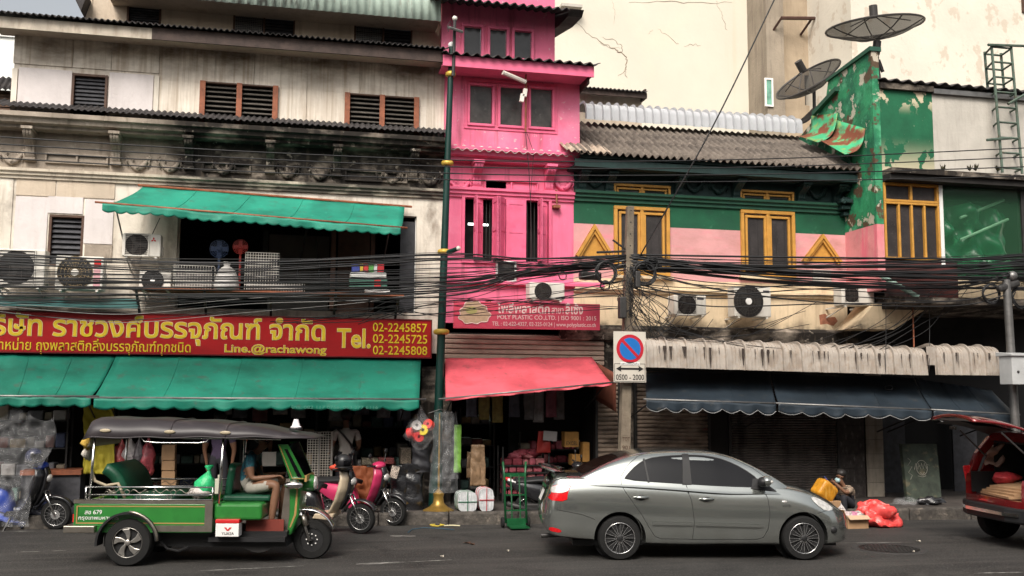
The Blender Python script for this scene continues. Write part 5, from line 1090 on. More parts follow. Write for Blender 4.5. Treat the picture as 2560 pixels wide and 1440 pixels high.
text('0500 - 2000', R(1540, 936, 1610, 950, YN), YN-.003, m_ink, np_, .012)
r3 = R(1551, 905, 1599, 913, YN); b = MB(); b.box(*r3[:2], YN-.006, YN-.0035, *r3[2:]); b.build('strip_label', m_white, np_); text('เฉพาะวันที่ติดป้ายห้าม', R(1553, 906, 1597, 912, YN), YN-.008, m_ink, np_)
# steel pole and meter box at the right
YM = -1.95; mp_ = thing('steel_pole', 'grey steel pole at the right edge', 'pole', (P(2535, 1100, YM).x, YM, .2)); xq = P(2534, 900, YM).x
b = MB(); b.cyl((xq, YM, .2), (xq-.08, YM, P(2530, 700, YM).z), .085, .075, 16); b.build('shaft', m_metal, mp_, smooth=60)
b = MB(); b.ell(P(2530, 690, YM), (.1, .1, .1), 10, 8); b.build('cap', m_metal, mp_, smooth=True)
r = R(2500, 892, 2600, 962, YM-.12); mb_ = thing('meter_box', 'grey metal meter box mounted on the steel pole', 'meter box', ((r[0]+r[1])/2, YM-.1, r[2])); m_box = M('grey_enamel', (.42, .43, .43), .4, var=.1, vs=4)
b = MB(); b.box(r[0], r[1], YM-.45, YM-.1, r[2], r[3]); b.build('case', m_box, mb_, bevel=.012); b = MB(); b.prismX([(YM-.49, r[3]+.002), (YM-.05, r[3]+.002), (YM-.05, r[3]+.08), (YM-.49, r[3]+.04)], r[0]-.03, r[1]+.03); b.build('lid', m_box, mb_, bevel=.006)
b = MB(); b.box(lerp(r[0], r[1], .3), lerp(r[0], r[1], .62), YM-.453, YM-.4505, lerp(r[2], r[3], .6), lerp(r[2], r[3], .82)); b.build('plate', m_white, mb_); text('BW-07-01W', (lerp(r[0], r[1], .32), lerp(r[0], r[1], .6), lerp(r[2], r[3], .68), lerp(r[2], r[3], .76)), YM-.456, m_ink, mb_)
b = MB(); b.ell((lerp(r[0], r[1], .14), YM-.46, lerp(r[2], r[3], .45)), (.025, .02, .025), 10, 6); b.build('lock', m_dkmetal, mb_, smooth=True)
# fluorescent tube on an arm, pink wall
fl = thing('wall_tube_lamp', 'old fluorescent lamp on a rusty arm across the pink windows', 'lamp', P(1315, 330, -.3)); q0, q1 = P(1257, 181, -.7), P(1314, 205, -.55)
b = MB(); b.tube([q0, q1], .045, 8); b.build('tube_housing', m_acwhite, fl); b = MB(); b.tube([P(1315, 185, -.5), P(1314, 330, -.35)], .018, 6); b.build('arm', m_rust_wood, fl)
for px, py in ((1305, 245), (1312, 232)): q = P(px, py, -.5); b = MB(); b.obox(q, (.08, .06, .16), (0, .15, 0)); b.build('control_box', m_acwhite, fl, bevel=.006)
b = MB(); b.tube([P(1314, 330, -.35), P(1322, 420, -.4), P(1327, 520, -.35), P(1330, 645, -.3)], .008, 4); b.tube([P(1316, 330, -.35), P(1334, 380, -.36), P(1326, 500, -.36)], .006, 4); b.build('wire', m_cable, fl)
q = P(1392, 500, -.1); b = MB(); b.tube([P(1391, 475, -.1), P(1392, 510, -.1)], .02, 6); b.box(q.x-.07, q.x+.07, -.13, -.001, P(1392, 522, 0).z, P(1392, 515, 0).z); tag(b.build('wall_hook', m_rust_wood), 'rusty lamp hook on the pink wall right of the shutters', 'hook')
q0, q1 = P(2192, 683, -1.25), P(2296, 743, -1.6); b = MB(); b.tube([q0, q1], .05, 8); ft = b.build('street_tube_lamp', M('pale_green_lamp', (.40, .58, .50), .4, var=.1), smooth=True); tag(ft, 'pale green tube lamp sticking out diagonally over the right canopy', 'lamp')
# satellite dishes and lattice mast
m_mesh = M('dish_mesh', (.018, .017, .016), .6, .2, var=.15, alpha=.8); m_dish = M('dish_rim', (.06, .055, .052), .5, .3, var=.1)
def dish(label, c, R0, nrm, depth, parent_pts):
    t = thing('satellite_dish', label, 'satellite dish', c); c = Vector(c); n = Vector(nrm).normalized(); e = n.cross(Vector((0, 1, 0))).normalized(); g = n.cross(e)
    def pt(r, a): return c+(e*math.cos(a)+g*math.sin(a))*r*R0+n*depth*(r*r)
    b = MB(); b.grid(lambda u, v: pt(max(.05, v), u*2*math.pi), 36, 8); b.build('mesh_bowl', m_mesh, t, smooth=True)
    b = MB(); b.tube([pt(1, a*2*math.pi/36) for a in range(36)], .025, 6, closed=True); b.build('rim', m_dish, t)
    for k in range(8): b = MB(); b.tube([pt(r/6, k*math.pi/4) for r in range(7)], .014, 5); b.build('rib', m_dish, t)
    f = c+n*depth*1.9
    for k in range(4): b = MB(); b.tube([pt(.85, k*math.pi/2+.4), f], .012, 5); b.build('strut', m_dish, t)
    b = MB(); b.cyl(f-n*.05, f+n*.22, .09, .09, 14); b.build('feed_horn', m_dish, t)
    for (a, bb, r) in parent_pts: b = MB(); b.cyl(a, bb, r, r, 8); b.build('mount', m_dkmetal, t)
    return t
YDs = .6
c = P(2188, 98, YDs); Rd = (P(2290, 60, YDs)-P(2085, 75, YDs)).length/2
dish('large black mesh satellite dish on a mast above the green fin wall', c, Rd, (-.10, -.10, 1), .28, [(c-Vector((0, 0, .05)), P(2200, 215, YDs)-Vector((0, 0, .3)), .05), (c-Vector((.0, 0, .35)), c+Vector((.05, 0, -.05)), .09), (P(2196, 150, YDs), P(2207, 180, YDs)+Vector((0, 0, 0)), .04)])
Y6 = 1.9; c = P(2035, 225, Y6); Rd = (P(2092, 178, Y6)-P(1958, 248, Y6)).length/2
dish('smaller mesh satellite dish tilted left on the ridge of the green house', c, Rd, (-.62, -.22, .75), .3, [(c, P(2037, 340, Y6), .04)])
b = MB(); b.grid(lambda u, v: (lerp(P(1970, 300, 2).x, P(2048, 265, 2).x, u), lerp(1.9, 2.3, v), lerp(P(1975, 305, 2).z, P(2048, 262, 2).z, u)+.12*math.sin(u*3.1)*(v-.5)-.18*math.sin(u*3.14)), 10, 4); tag(b.build('bent_tin_sheet', m_roofdk, smooth=True, solid=.015), 'bent dark tin sheet lying against the fin wall by the white ridge', 'tin sheet')
mast = thing('lattice_mast', 'rusty green steel lattice mast at the top right corner', 'mast', P(2530, 435, YQ-.25)); YLm = YQ-.25
xl, xr_, zl0, zl1 = P(2500, 300, YLm).x, P(2549, 300, YLm).x, P(2530, 433, YLm).z, P(2520, 115, YLm).z; m_mast = M('mast_green', (.10, .14, .11), .6, .3, var=.3, vs=6, layers=[L((.12, .06, .03), 7, .55, .65, .7)])
w = xr_-xl
for (x, y) in ((xl, YLm), (xr_, YLm), (xl+w*.35, YLm+w*.9), (xr_+w*.2, YLm+w*.9)): b = MB(); b.cyl((x, y, zl0), (x-.12, y, zl1), .03, .03, 6); b.build('leg', m_mast, mast)
for k in range(9):
    z = lerp(zl0+.1, zl1-.05, k/8); s = -.12*(z-zl0)/(zl1-zl0)
    b = MB(); b.tube([(xl+s, YLm, z), (xr_+s, YLm, z)], .022, 5); b.tube([(xr_+s, YLm, z), (xr_+w*.2+s, YLm+w*.9, z)], .022, 5); b.tube([(xl+w*.35+s, YLm+w*.9, z), (xr_+w*.2+s, YLm+w*.9, z)], .022, 5); b.tube([(xl+s, YLm, z), (xl+w*.35+s, YLm+w*.9, z)], .022, 5); b.build('rung', m_mast, mast)
for (a, c2) in (((2470, 112), (2600, 116)), ((2467, 350), (2530, 345)), ((2520, 260), (2600, 215))): b = MB(); b.tube([P(*a, YLm-.05), P(*c2, YLm-.05)], .028, 6); b.build('bar', m_mast, mast)
# ================================================================ cables
def spline(pts, n=10):
    out = []; p = [Vector(q) for q in pts]; p = [p[0]*2-p[1]]+p+[p[-1]*2-p[-2]]
    for i in range(1, len(p)-2):
        for k in range(n):
            t = k/n; a, b_, c_, d_ = p[i-1], p[i], p[i+1], p[i+2]
            out.append(.5*((2*b_)+(c_-a)*t+(2*a-5*b_+4*c_-d_)*t*t+(3*b_-a-3*c_+d_)*t**3))
    out.append(p[-2]); return out
def cable(pts, r, label, group=None, mat=None, n=10, name='cable'):
    P3 = [P(x, y, Y) for (x, y, Y) in pts]; b = MB(); b.tube(spline(P3, n) if len(P3) > 2 else P3, r, 5); o = b.build(name, mat or m_cable, smooth=True)
    return tag(o, label, 'cable', group)
LG = 'high wires across the facades'
wn = ('topmost', 'second', 'third', 'lowest')
for i, ys in enumerate(((342, 380, 403, 397, 370), (360, 397, 420, 417, 393), (378, 413, 437, 435, 417), (395, 430, 453, 453, 440))):
    cable([(-200, ys[0]-12, -2.2), (0, ys[0], -2.2), (640, ys[1], -2.2), (1280, ys[2], -2.2), (1920, ys[3], -2.2), (2560, ys[4], -2.2), (2750, ys[4]-9, -2.2)], .011, wn[i]+' of the four parallel wires strung high across the facades', LG)
cable([(1950, -30, -2.6), (1780, 320, -2.2), (1600, 640, -1.4)], .014, 'single taut cable running diagonally from the utility pole to the top edge')
random.seed(21)
G1, G2, G3 = 'black cables of the bundle left of the utility pole', 'black cables of the bundle right of the utility pole', 'thin slack wires tangled around the utility pole'
for i in range(38):
    y0 = 638+120*(i/37)**1.15+random.uniform(-5, 5); Y = random.uniform(-1.9, -1.3); k = (y0-640)/115
    y1 = 655+k*95+random.uniform(-6, 10); y2 = 640+k*75+random.uniform(-6, 6)+ (0 if k < .3 else 8); y3 = 636+random.uniform(0, 34)
    cable([(-150, y0-3, Y), (0, y0, Y), (560, y1-2+random.uniform(-4, 6), Y), (1110, y2+20*k, Y), (1320, lerp(y2, y3, .55)+6, Y*.6-.5), (1568, y3, YU-.05)], random.choice([.004, .005, .007, .009, .014]), 'black cable in the dense bundle crossing left of the utility pole', G1)
for i in range(30):
    y3 = 636+random.uniform(0, 36); Y = random.uniform(-2.0, -1.4); y6 = 634+92*(i/29)**1.3; s = random.uniform(0, 40)
    cable([(1570, y3, YU-.05), (1800, lerp(y3, y6, .25)+s*.6, Y*.5-.7), (2060, lerp(y3, y6, .5)+s, Y), (2340, lerp(y3, y6, .75)+s*.7, Y), (2560, y6, Y), (2700, y6-6, Y)], random.choice([.006, .008, .01, .014, .019]), 'black cable in the dense bundle crossing right of the utility pole', G2)
for i in range(10):
    y3 = random.uniform(660, 720); y6 = random.uniform(690, 760); Y = -1.75
    cable([(1575, y3, YU-.08), (1760, lerp(y3, y6, .3)+random.uniform(5, 40), -1.5), (2050, lerp(y3, y6, .65)+random.uniform(0, 35), Y), (2380, y6+10, Y), (2525, y6-20, YM-.05)], random.choice([.007, .009, .012]), 'slack black cable sagging from the utility pole to the steel pole', 'slack cables to the steel pole')
for i, (y0, ym, y1, c) in enumerate(((774, 803, 700, 1), (762, 782, 712, 1), (756, 768, 690, 1), (779, 797, 740, 0), (750, 764, 700, 0), (744, 757, 688, 0), (766, 776, 722, 0))):
    cable([(-100, y0-8, -1.5), (120, (y0+ym)/2+4, -1.5), (330, ym+3, -1.5), (620, ym-22, -1.5), (900, lerp(ym, y1, .45), -1.4), (1115, lerp(ym, y1, .75), -1.3), (1400, y1-12, -1.3), (1565, y1-40, YU-.08)], .0045+.002*(i % 2), 'cable sagging low in front of the red sign and rising to the utility pole', 'low sagging cables before the red sign', mat=m_cablegrey if c else None)
for i in range(9):
    x0 = random.uniform(640, 980); y0 = random.uniform(790, 812); x1 = random.uniform(1100, 1500)
    cable([(x0, y0, -.9), (lerp(x0, x1, .4), y0-random.uniform(5, 45), -1.1), (lerp(x0, x1, .75), y0-random.uniform(10, 60), -1.2), (1560, random.uniform(690, 780), YU-.08)], .007, 'thin wire straggling from the pole to the sign tops', 'thin wires straggling over the sign tops')
for i in range(16):
    x0 = random.uniform(1700, 2300); y0 = random.uniform(800, 900); yy = random.uniform(690, 800)
    cable([(1572, yy, YU-.12), (1600+random.uniform(5, 60), lerp(yy, y0, .45)+random.uniform(0, 50), -1.4), (lerp(1600, x0, .6), y0+random.uniform(-25, 30), -1.5), (x0, y0-random.uniform(20, 80), -1.0)], .006, 'thin slack wire drooping from the utility pole over the metal canopy', 'thin wires drooping over the metal canopy')
for i in range(22):
    x0 = 1572+random.uniform(-14, 22); y0 = random.uniform(660, 700); x1 = 1590+random.uniform(-45, 70); y1 = random.uniform(760, 850)
    cable([(x0, y0, YU-.14), (lerp(x0, x1, .5)+random.uniform(-50, 60), lerp(y0, y1, .3), YU-.2), (x1+random.uniform(-30, 40), lerp(y0, y1, .7), YU-.2), (x1, y1, YU-.14)], .006, 'thin wire in the tangle hanging on the utility pole', G3)
for i in range(8):
    x0 = random.uniform(2060, 2290); cable([(x0+150, random.uniform(690, 730), -1.5), (x0+90, random.uniform(740, 780), -1.4), (x0+30, random.uniform(800, 830), -1.4), (x0-120, random.uniform(850, 900), -1.5)], .007, 'black wire hanging in a loose arc in front of the dark right canopy', 'loose wires before the right canopy')
for (x, lb) in ((2322, 'thin wire hanging straight down onto the right metal canopy'), (2213, 'thin wire dropping to the middle of the metal canopy')): cable([(x, 735, -1.4), (x+2, 800, -1.4), (x+1, 930, -1.62)], .006, lb)
for (x, lb) in ((2282, 'thin rusty rod standing on the right metal canopy'),): b = MB(); b.tube([P(x, 770, -1.2), P(x+3, 868, -1.35)], .014, 5); tag(b.build('rod', m_rust_wood), lb, 'rod')
def coil(px, py, Y, r, n, label, th_=.012):
    q = P(px, py, Y); b = MB()
    for k in range(n): a = random.uniform(-.25, .25); s = random.uniform(.8, 1.05); b.tube([q+Vector((r*s*math.cos(t*.314)*(1+a*.2)+random.uniform(-.004, .004), random.uniform(-.03, .03), r*s*math.sin(t*.314)+a*r*.3)) for t in range(20)], th_, 5, closed=True)
    tag(b.build('cable_coil', m_cable, smooth=True), label, 'cable coil')
coil(1515, 682, YU-.2, .19, 5, 'black cable coil hanging left of the utility pole'); coil(1612, 683, YU-.2, .22, 6, 'black cable coil hanging right of the utility pole'); coil(1407, 690, YU-.2, .075, 2, 'small loop of cable in front of the pink wall', .006)
coil(1513, 714, YU-.18, .09, 3, 'small cable coil just below the left pole coil', .008); coil(2478, 735, -1.9, .19, 6, 'black cable coil left of the steel pole'); coil(2552, 745, -1.9, .2, 6, 'black cable coil at the right edge on the steel pole'); coil(1630, 660, YU-.2, .12, 3, 'cable loop above the right pole coil', .009)
b = MB(); q = P(1475, 690, -1.0); b.obox(q, (.42, .16, .15), (0, 0, .05)); sp = b.build('splice_case', m_dkmetal, bevel=.04, seg=3); tag(sp, 'black cable splice case hanging left of the utility pole', 'splice case')
b = MB(); b.obox(P(2520, 715, -1.95), (.5, .14, .14), (0, -.3, .0)); tag(b.build('splice_case', m_dkmetal, bevel=.05, seg=3), 'black cable splice case on the steel pole at the right edge', 'splice case')
random.seed(9)
# ================================================================ vehicle helpers
def interp(tab, x, k):
    if x <= tab[0][0]: return tab[0][k]
    for i in range(len(tab)-1):
        if tab[i][0] <= x <= tab[i+1][0]:
            a, b_ = tab[i], tab[i+1]; p0 = tab[i-1] if i else a; p3 = tab[i+2] if i+2 < len(tab) else b_
            h = b_[0]-a[0]; t = (x-a[0])/h
            m0 = (b_[k]-p0[k])/(b_[0]-p0[0])*h if b_[0] != p0[0] else 0; m1 = (p3[k]-a[k])/(p3[0]-a[0])*h if p3[0] != a[0] else 0
            t2, t3 = t*t, t*t*t
            return (2*t3-3*t2+1)*a[k]+(t3-2*t2+t)*m0+(-2*t3+3*t2)*b_[k]+(t3-t2)*m1
    return tab[-1][k]
def loft(sections):             # list of half-sections [(x,y,z)...] from bottom centre to top centre, mirrored about y
    b = MB(); rows = []
    for s in sections:
        ring = list(s)+[(p[0], -p[1], p[2]) for p in reversed(s[1:-1])]; rows.append(ring)
    n = len(rows[0]); vs = [p for r in rows for p in r]
    fs = [[i*n+k, i*n+(k+1) % n, (i+1)*n+(k+1) % n, (i+1)*n+k] for i in range(len(rows)-1) for k in range(n)]
    fs += [list(reversed(range(n))), [(len(rows)-1)*n+k for k in range(n)]]
    b.add(vs, fs); return b
def spl2(pts, n=3):
    out = []; p = [Vector(q) for q in pts]; p = [p[0]*2-p[1]]+p+[p[-1]*2-p[-2]]
    for i in range(1, len(p)-2):
        for k in range(n):
            t = k/n; a, b_, c_, d_ = p[i-1], p[i], p[i+1], p[i+2]; out.append(.5*((2*b_)+(c_-a)*t+(2*a-5*b_+4*c_-d_)*t*t+(3*b_-a-3*c_+d_)*t**3))
    out.append(p[-2]); return out
def mesh_of(mb):
    me = bpy.data.meshes.new('m'); me.from_pydata(mb.v, [], mb.f); bm = bmesh.new(); bm.from_mesh(me); bmesh.ops.remove_doubles(bm, verts=bm.verts, dist=1e-5); bmesh.ops.recalc_face_normals(bm, faces=bm.faces); bm.to_mesh(me); bm.free(); return me
def boolean(mb, cutters):
    o = bpy.data.objects.new('x', mesh_of(mb)); COL.objects.link(o); cs = []
    for c in cutters:
        k = bpy.data.objects.new('k', mesh_of(c)); COL.objects.link(k); cs.append(k); md = o.modifiers.new('b', 'BOOLEAN'); md.object = k; md.operation = 'DIFFERENCE'; md.solver = 'EXACT'
    dg = bpy.context.evaluated_depsgraph_get(); me = bpy.data.meshes.new_from_object(o.evaluated_get(dg))
    r = MB(); r.v = [v.co.copy() for v in me.vertices]; r.f = [list(p.vertices) for p in me.polygons]; r.mi = [0]*len(r.f)
    for q in [o]+cs: bpy.data.objects.remove(q)
    return r
def bvh_of(*mbs):
    v, f = [], []
    for m in mbs: n = len(v); v += m.v; f += [[i+n for i in q] for q in m.f]
    return BVHTree.FromPolygons(v, f)
def dense(poly, step=.05, closed=True):
    out = []; n = len(poly)
    for i in range(n if closed else n-1):
        a, b_ = Vector(poly[i]), Vector(poly[(i+1) % n]); k = max(1, int((b_-a).length/step))
        for j in range(k): out.append(a+(b_-a)*(j/k))
    if not closed: out.append(Vector(poly[-1]))
    return out
def round_poly(poly, it=2):
    p = [Vector(q) for q in poly]
    for _ in range(it):
        q = []
        for i in range(len(p)): a, b_ = p[i], p[(i+1) % len(p)]; q += [a*.75+b_*.25, a*.25+b_*.75]
        p = q
    return p
def decal(bvh, poly, o2, dr, off=.004, sub=2, step=.06):
    bm = bmesh.new(); pts = dense(poly, step); vs = [bm.verts.new((p[0], p[1], 0)) for p in pts]; bm.faces.new(vs)
    bmesh.ops.triangulate(bm, faces=bm.faces[:])
    for _ in range(sub): bmesh.ops.subdivide_edges(bm, edges=[e for e in bm.edges if e.calc_length() > step*.8], cuts=1, use_grid_fill=True)
    bmesh.ops.triangulate(bm, faces=bm.faces[:]); bm.verts.ensure_lookup_table(); bm.verts.index_update(); b = MB(); V = []
    d = Vector(dr); last = None
    for v in bm.verts:
        h = bvh.ray_cast(o2(v.co.x, v.co.y), d)
        V.append(h[0]-d*off if h[0] is not None else None)
    ok = [i for i, q in enumerate(V) if q is not None]
    for i, q in enumerate(V):
        if q is None:
            j = min(ok, key=lambda k: (bm.verts[k].co-bm.verts[i].co).length) if ok else None; V[i] = V[j] if j is not None else Vector((0, 0, 0))
    b.add(V, [[v.index for v in f.verts] for f in bm.faces]); bm.free(); return b
def seam(bvh, pts, o2, dr, r=.004, step=.04, off=0.0):
    d = Vector(dr); out = []
    for p in dense(pts, step, False):
        h = bvh.ray_cast(o2(p[0], p[1]), d)
        if h[0] is not None: out.append(h[0]-d*off)
    b = MB(); b.tube(out, r, 4); return b
def wheel(parent, F, c, r, w, rr, style, mats, ax=(0, -1, 0)):
    tyre_m, rim_m, dark_m = mats; c = Vector(c); ax = Vector(ax); b = MB(); h = w/2
    b.lathe(c-ax*h, ax, [(rr*.96, .01), (rr*1.02, 0), (r*.93, .005), (r*.985, .03), (r, w*.3), (r, w*.7), (r*.985, w-.03), (r*.93, w-.005), (rr*1.02, w), (rr*.97, w-.012), (rr*.9, w-.05)], 40)
    wh = b.build('wheel', tyre_m, parent, F=F, smooth=40)
    e = ax.orthogonal().normalized(); g = ax.cross(e); f = c+ax*(h-.012)
    def pt(rad, a, o=0): return f+(e*math.cos(a)+g*math.sin(a))*rad+ax*o
    b = MB(); b.lathe(c+ax*(h-.05), ax, [(rr*.98, 0), (0, 0.001)], 32); b.build('rim_back', dark_m, wh, F=F)
    b = MB(); b.tube([pt(rr*.965, k*2*math.pi/40, .004) for k in range(40)], rr*.022, 6, closed=True); b.build('rim_ring', dark_m if style == 'steel' else rim_m, wh, F=F, smooth=True)
    b = MB()
    if style == 'spoke10':
        b.cm = 0
        for k in range(10):
            a = k*2*math.pi/10
            for s in (-1, 1):
                b.tube([pt(rr*.17, a+s*.12, .0), pt(rr*.95, a+s*.15, .004)], [rr*.016, rr*.011], 4)
        b.build('spokes', rim_m, wh, F=F)
        b = MB()
        for k in range(10):
            a = k*2*math.pi/10; b.add([pt(rr*.15, a-.25, -.012), pt(rr*.95, a-.13, -.01), pt(rr*.95, a+.13, -.01), pt(rr*.15, a+.25, -.012)], [(0, 1, 2, 3)])
        b.build('spoke_faces', dark_m, wh, F=F, solid=.01)
    elif style == 'swirl5':
        for k in range(5):
            a = k*2*math.pi/5; ps = [(rr*.2, a-.35), (rr*.55, a-.15), (rr*.93, a+.05), (rr*.94, a+.62), (rr*.6, a+.45), (rr*.22, a+.35)]
            b.add([pt(p, q, .0) for p, q in ps]+[pt(p, q, -.03) for p, q in ps], [[0, 1, 2, 3, 4, 5]]+[[i, 6+i, 6+(i+1) % 6, (i+1) % 6] for i in range(6)])
        b.build('spokes', rim_m, wh, F=F, bevel=.006)
    elif style == 'wire':
        for k in range(18): a = k*2*math.pi/18; b.tube([pt(rr*.12, a+.5*(1 if k % 2 else -1), .01), pt(rr*.95, a, .0)], .0028, 4)
        b.build('spokes', rim_m, wh, F=F); b = MB(); b.lathe(c+ax*(h-.01), ax, [(rr*.42, 0), (rr*.42, .004), (rr*.2, .004), (rr*.2, 0)], 24); b.build('brake_disc', rim_m, wh, F=F)
    elif style == 'steel':
        b.lathe(c+ax*(h-.04), ax, [(rr*.95, .02), (rr*.8, .0), (rr*.5, .01), (rr*.42, .03), (0, .03)], 32); b.build('disc', dark_m, wh, F=F, smooth=40)
        for k in range(8): a = k*2*math.pi/8; b = MB(); b.ell(pt(rr*.45, a, -.003), .011, 8, 6); b.build('lug_nut', rim_m, wh, F=F)
    b = MB(); b.lathe(c+ax*(h-.02), ax, [(rr*.2, 0), (rr*.19, .02), (rr*.1, .028), (0, .028)], 20); b.build('hub_cap', dark_m if style in ('spoke10', 'steel') else rim_m, wh, F=F, smooth=40)
    return wh
# ================================================================ silver sedan
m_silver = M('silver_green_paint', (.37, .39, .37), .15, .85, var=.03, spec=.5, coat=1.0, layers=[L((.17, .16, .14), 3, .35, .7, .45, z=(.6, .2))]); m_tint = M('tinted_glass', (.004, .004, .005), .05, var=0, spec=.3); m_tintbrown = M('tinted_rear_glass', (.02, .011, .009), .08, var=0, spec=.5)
m_seam = M('panel_gap', (.008, .008, .008), .7, var=0); m_alloy = M('bright_alloy', (.8, .8, .8), .25, .9, var=.05); m_plas = M('black_plastic', (.015, .015, .016), .5, var=.1)
m_lampred = M('red_lens', (.55, .008, .012), .12, var=.2, vs=30, coat=.6); m_lampclr = M('clear_lens', (.65, .63, .6), .1, .3, var=.3, vs=20, coat=1)
def sedan():
    A, B_ = G(1545, 1399), G(2011, 1399); d = (B_-A).normalized(); ang = math.atan2(d.y, d.x); nl = Vector((-d.y, d.x, 0)); mid = (A+B_)/2+nl*.76
    F = Matrix.Translation((mid.x, mid.y, 0)) @ Matrix.Rotation(ang, 4, 'Z')
    root = thing('sedan_car', 'silver grey sedan with tinted windows driving along the road', 'car', F=F); WB = 1.275
    #      x     W    zb   zshoulder ztop
    T = [(-2.32, .46, .47, .70, .72), (-2.30, .62, .40, .74, .76), (-2.24, .74, .34, .88, .92), (-2.19, .785, .31, 1.02, 1.07), (-2.10, .815, .29, 1.075, 1.12), (-1.8, .84, .26, 1.085, 1.13), (-1.275, .85, .23, 1.075, 1.12), (-.6, .853, .19, 1.04, 1.07), (.2, .853, .19, .985, 1.02), (.75, .85, .19, .975, 1.03), (1.0, .845, .19, .955, 1.03), (1.275, .835, .19, .90, .985), (1.5, .805, .19, .82, .92), (1.68, .75, .19, .735, .835), (1.82, .665, .19, .665, .75), (1.93, .56, .20, .61, .67), (2.02, .42, .22, .55, .60), (2.07, .25, .27, .47, .50)]
    secs = []; N = 74
    for i in range(N+1):
        x = T[0][0]+(T[-1][0]-T[0][0])*(i/N); W_, zb, zs, zt = [interp(T, x, k) for k in (1, 2, 3, 4)]
        h = zs-zb; bul = 1.0
        ctl = [(0, zb), (W_*.6, zb), (W_*.93, zb+.02), (W_*.985, zb+.09), (W_*.995, zb+h*.30), (W_*1.003, zb+h*.46), (W_*.985, zb+h*.66), (W_*.94, zb+h*.85), (W_*.895, zs-.02), (W_*.85, zs+(zt-zs)*.25), (W_*.62, zs+(zt-zs)*.75), (W_*.3, zs+(zt-zs)*.96), (0, zt)]
        secs.append([(x, p.x, p.y) for p in spl2([(a, c, 0) for a, c in ctl], 3)])
    for s in secs:
        s[0] = (s[0][0], 0, s[0][2]); s[-1] = (s[-1][0], 0, s[-1][2])
    low = loft(secs); cut = []
    for xx in (-WB, WB):
        for sy in (-1, 1):
            c = MB(); c.cyl((xx, sy*.52, .30), (xx, sy*1.1, .30), .355, .355, 40); cut.append(c)
    body = boolean(low, cut)
    R_ = [(-1.84, 1.09, .70), (-1.70, 1.165, .75), (-1.47, 1.28, .775), (-1.22, 1.375, .785), (-1.0, 1.43, .79), (-.7, 1.462, .795), (-.3, 1.475, .797), (.05, 1.462, .797), (.3, 1.415, .79), (.55, 1.325, .78), (.8, 1.195, .765), (1.0, 1.075, .74), (1.10, 1.0, .70)]
    secs = []
    for i in range(49):
        x = lerp(-1.84, 1.10, i/48); zr_, yb = interp(R_, x, 1), interp(R_, x, 2); zs = interp(T, x, 3)-.04; hh = max(.02, zr_-zs); yr = yb-.40*max(0, hh-.03)-.02
        ctl = [(0, zs-.05), (yb*.6, zs-.05), (yb+.015, zs-.05), (yb+.012, zs), (lerp(yb, yr, .35)+.012, zs+hh*.38), (lerp(yb, yr, .7)+.01, zs+hh*.72), (yr, zs+hh*.90), (yr-.07, zs+hh*.965), (yr*.6, zs+hh*.99), (0, zr_)]
        secs.append([(x, p.x, p.y) for p in spl2([(a, c, 0) for a, c in ctl], 3)])
    cab = loft(secs)
    bvh = bvh_of(body, cab); o2 = lambda x, z: Vector((x, -3, z)); D = (0, 1, 0); oF = lambda x, z: Vector((x, 3, z)); DF = (0, -1, 0)
    bo = body.build('body', m_silver, root, F=F, smooth=38); cab.build('cabin', m_silver, root, F=F, smooth=45)
    b = MB()
    for xx in (-WB, WB):
        for sy in (-1, 1): b.cyl((xx, sy*.50, .30), (xx, sy*.53, .30), .35, .35, 32)
    b.box(-1.9, 1.8, -.6, .6, .17, .24); b.build('underbody', m_plas, root, F=F)
    # side glass, both sides
    win = [(-1.21, 1.085), (-1.16, 1.15), (-1.02, 1.28), (-.86, 1.365), (-.6, 1.40), (-.25, 1.415), (.02, 1.40), (.25, 1.345), (.48, 1.235), (.68, 1.09), (.70, .985), (.2, 1.00), (-.6, 1.045)]
    for (oo, dd) in ((o2, D), (oF, DF)):
        b = decal(bvh, round_poly(win, 1), oo, dd, .005); g = b.build('side_glass', m_tint, root, F=F, smooth=True)
        for pl in ([(-.40, 1.02), (-.27, 1.02), (-.27, 1.43), (-.36, 1.43)],): b = decal(bvh, pl, oo, dd, .010); b.build('door_pillar', m_plas, g, F=F, smooth=True)
        for pl in ([(-.88, 1.05), (-.855, 1.05), (-.90, 1.37), (-.925, 1.36)],): b = decal(bvh, pl, oo, dd, .010, 1); b.build('window_divider', m_plas, g, F=F)
        b = seam(bvh, round_poly(win, 1)+[round_poly(win, 1)[0]], oo, dd, .007, off=.004); b.build('window_seal', m_plas, g, F=F)
        b = decal(bvh, [(.56, .965), (.93, .925), (.78, 1.04), (.67, 1.10), (.60, 1.10)], oo, dd, .009); b.build('mirror_sail', m_plas, g, F=F, smooth=True)
        for nm, pts in (('rear_door_gap', [(-.33, 1.46), (-.75, 1.455), (-.98, 1.40), (-1.14, 1.28), (-1.25, 1.12), (-1.25, 1.02), (-1.18, .9), (-.98, .62), (-.86, .42), (-.80, .33), (-.72, .295), (-.28, .285), (-.25, .5), (-.28, .8), (-.35, 1.02)]), ('front_door_gap', [(-.33, 1.46), (.05, 1.445), (.35, 1.37), (.62, 1.24), (.82, 1.09)]), ('front_door_edge', [(.74, .96), (.79, .82), (.80, .62), (.77, .42), (.70, .31), (.6, .285), (-.28, .285)]), ('bumper_gap', [(-2.15, .68), (-1.98, .65), (-1.78, .61), (-1.62, .55)]), ('fender_gap', [(1.40, .60), (1.52, .64), (1.66, .665)]), ('sill_gap', [(-.9, .235), (.9, .235)])):
            b = seam(bvh, pts, oo, dd, .0042); b.build(nm, m_seam, bo, F=F)
        b = decal(bvh, [(-.83, .485), (-.28, .475), (-.28, .515), (-.83, .525)], oo, dd, .016, 1); b.build('side_moulding', m_silver, root, F=F, solid=.02)
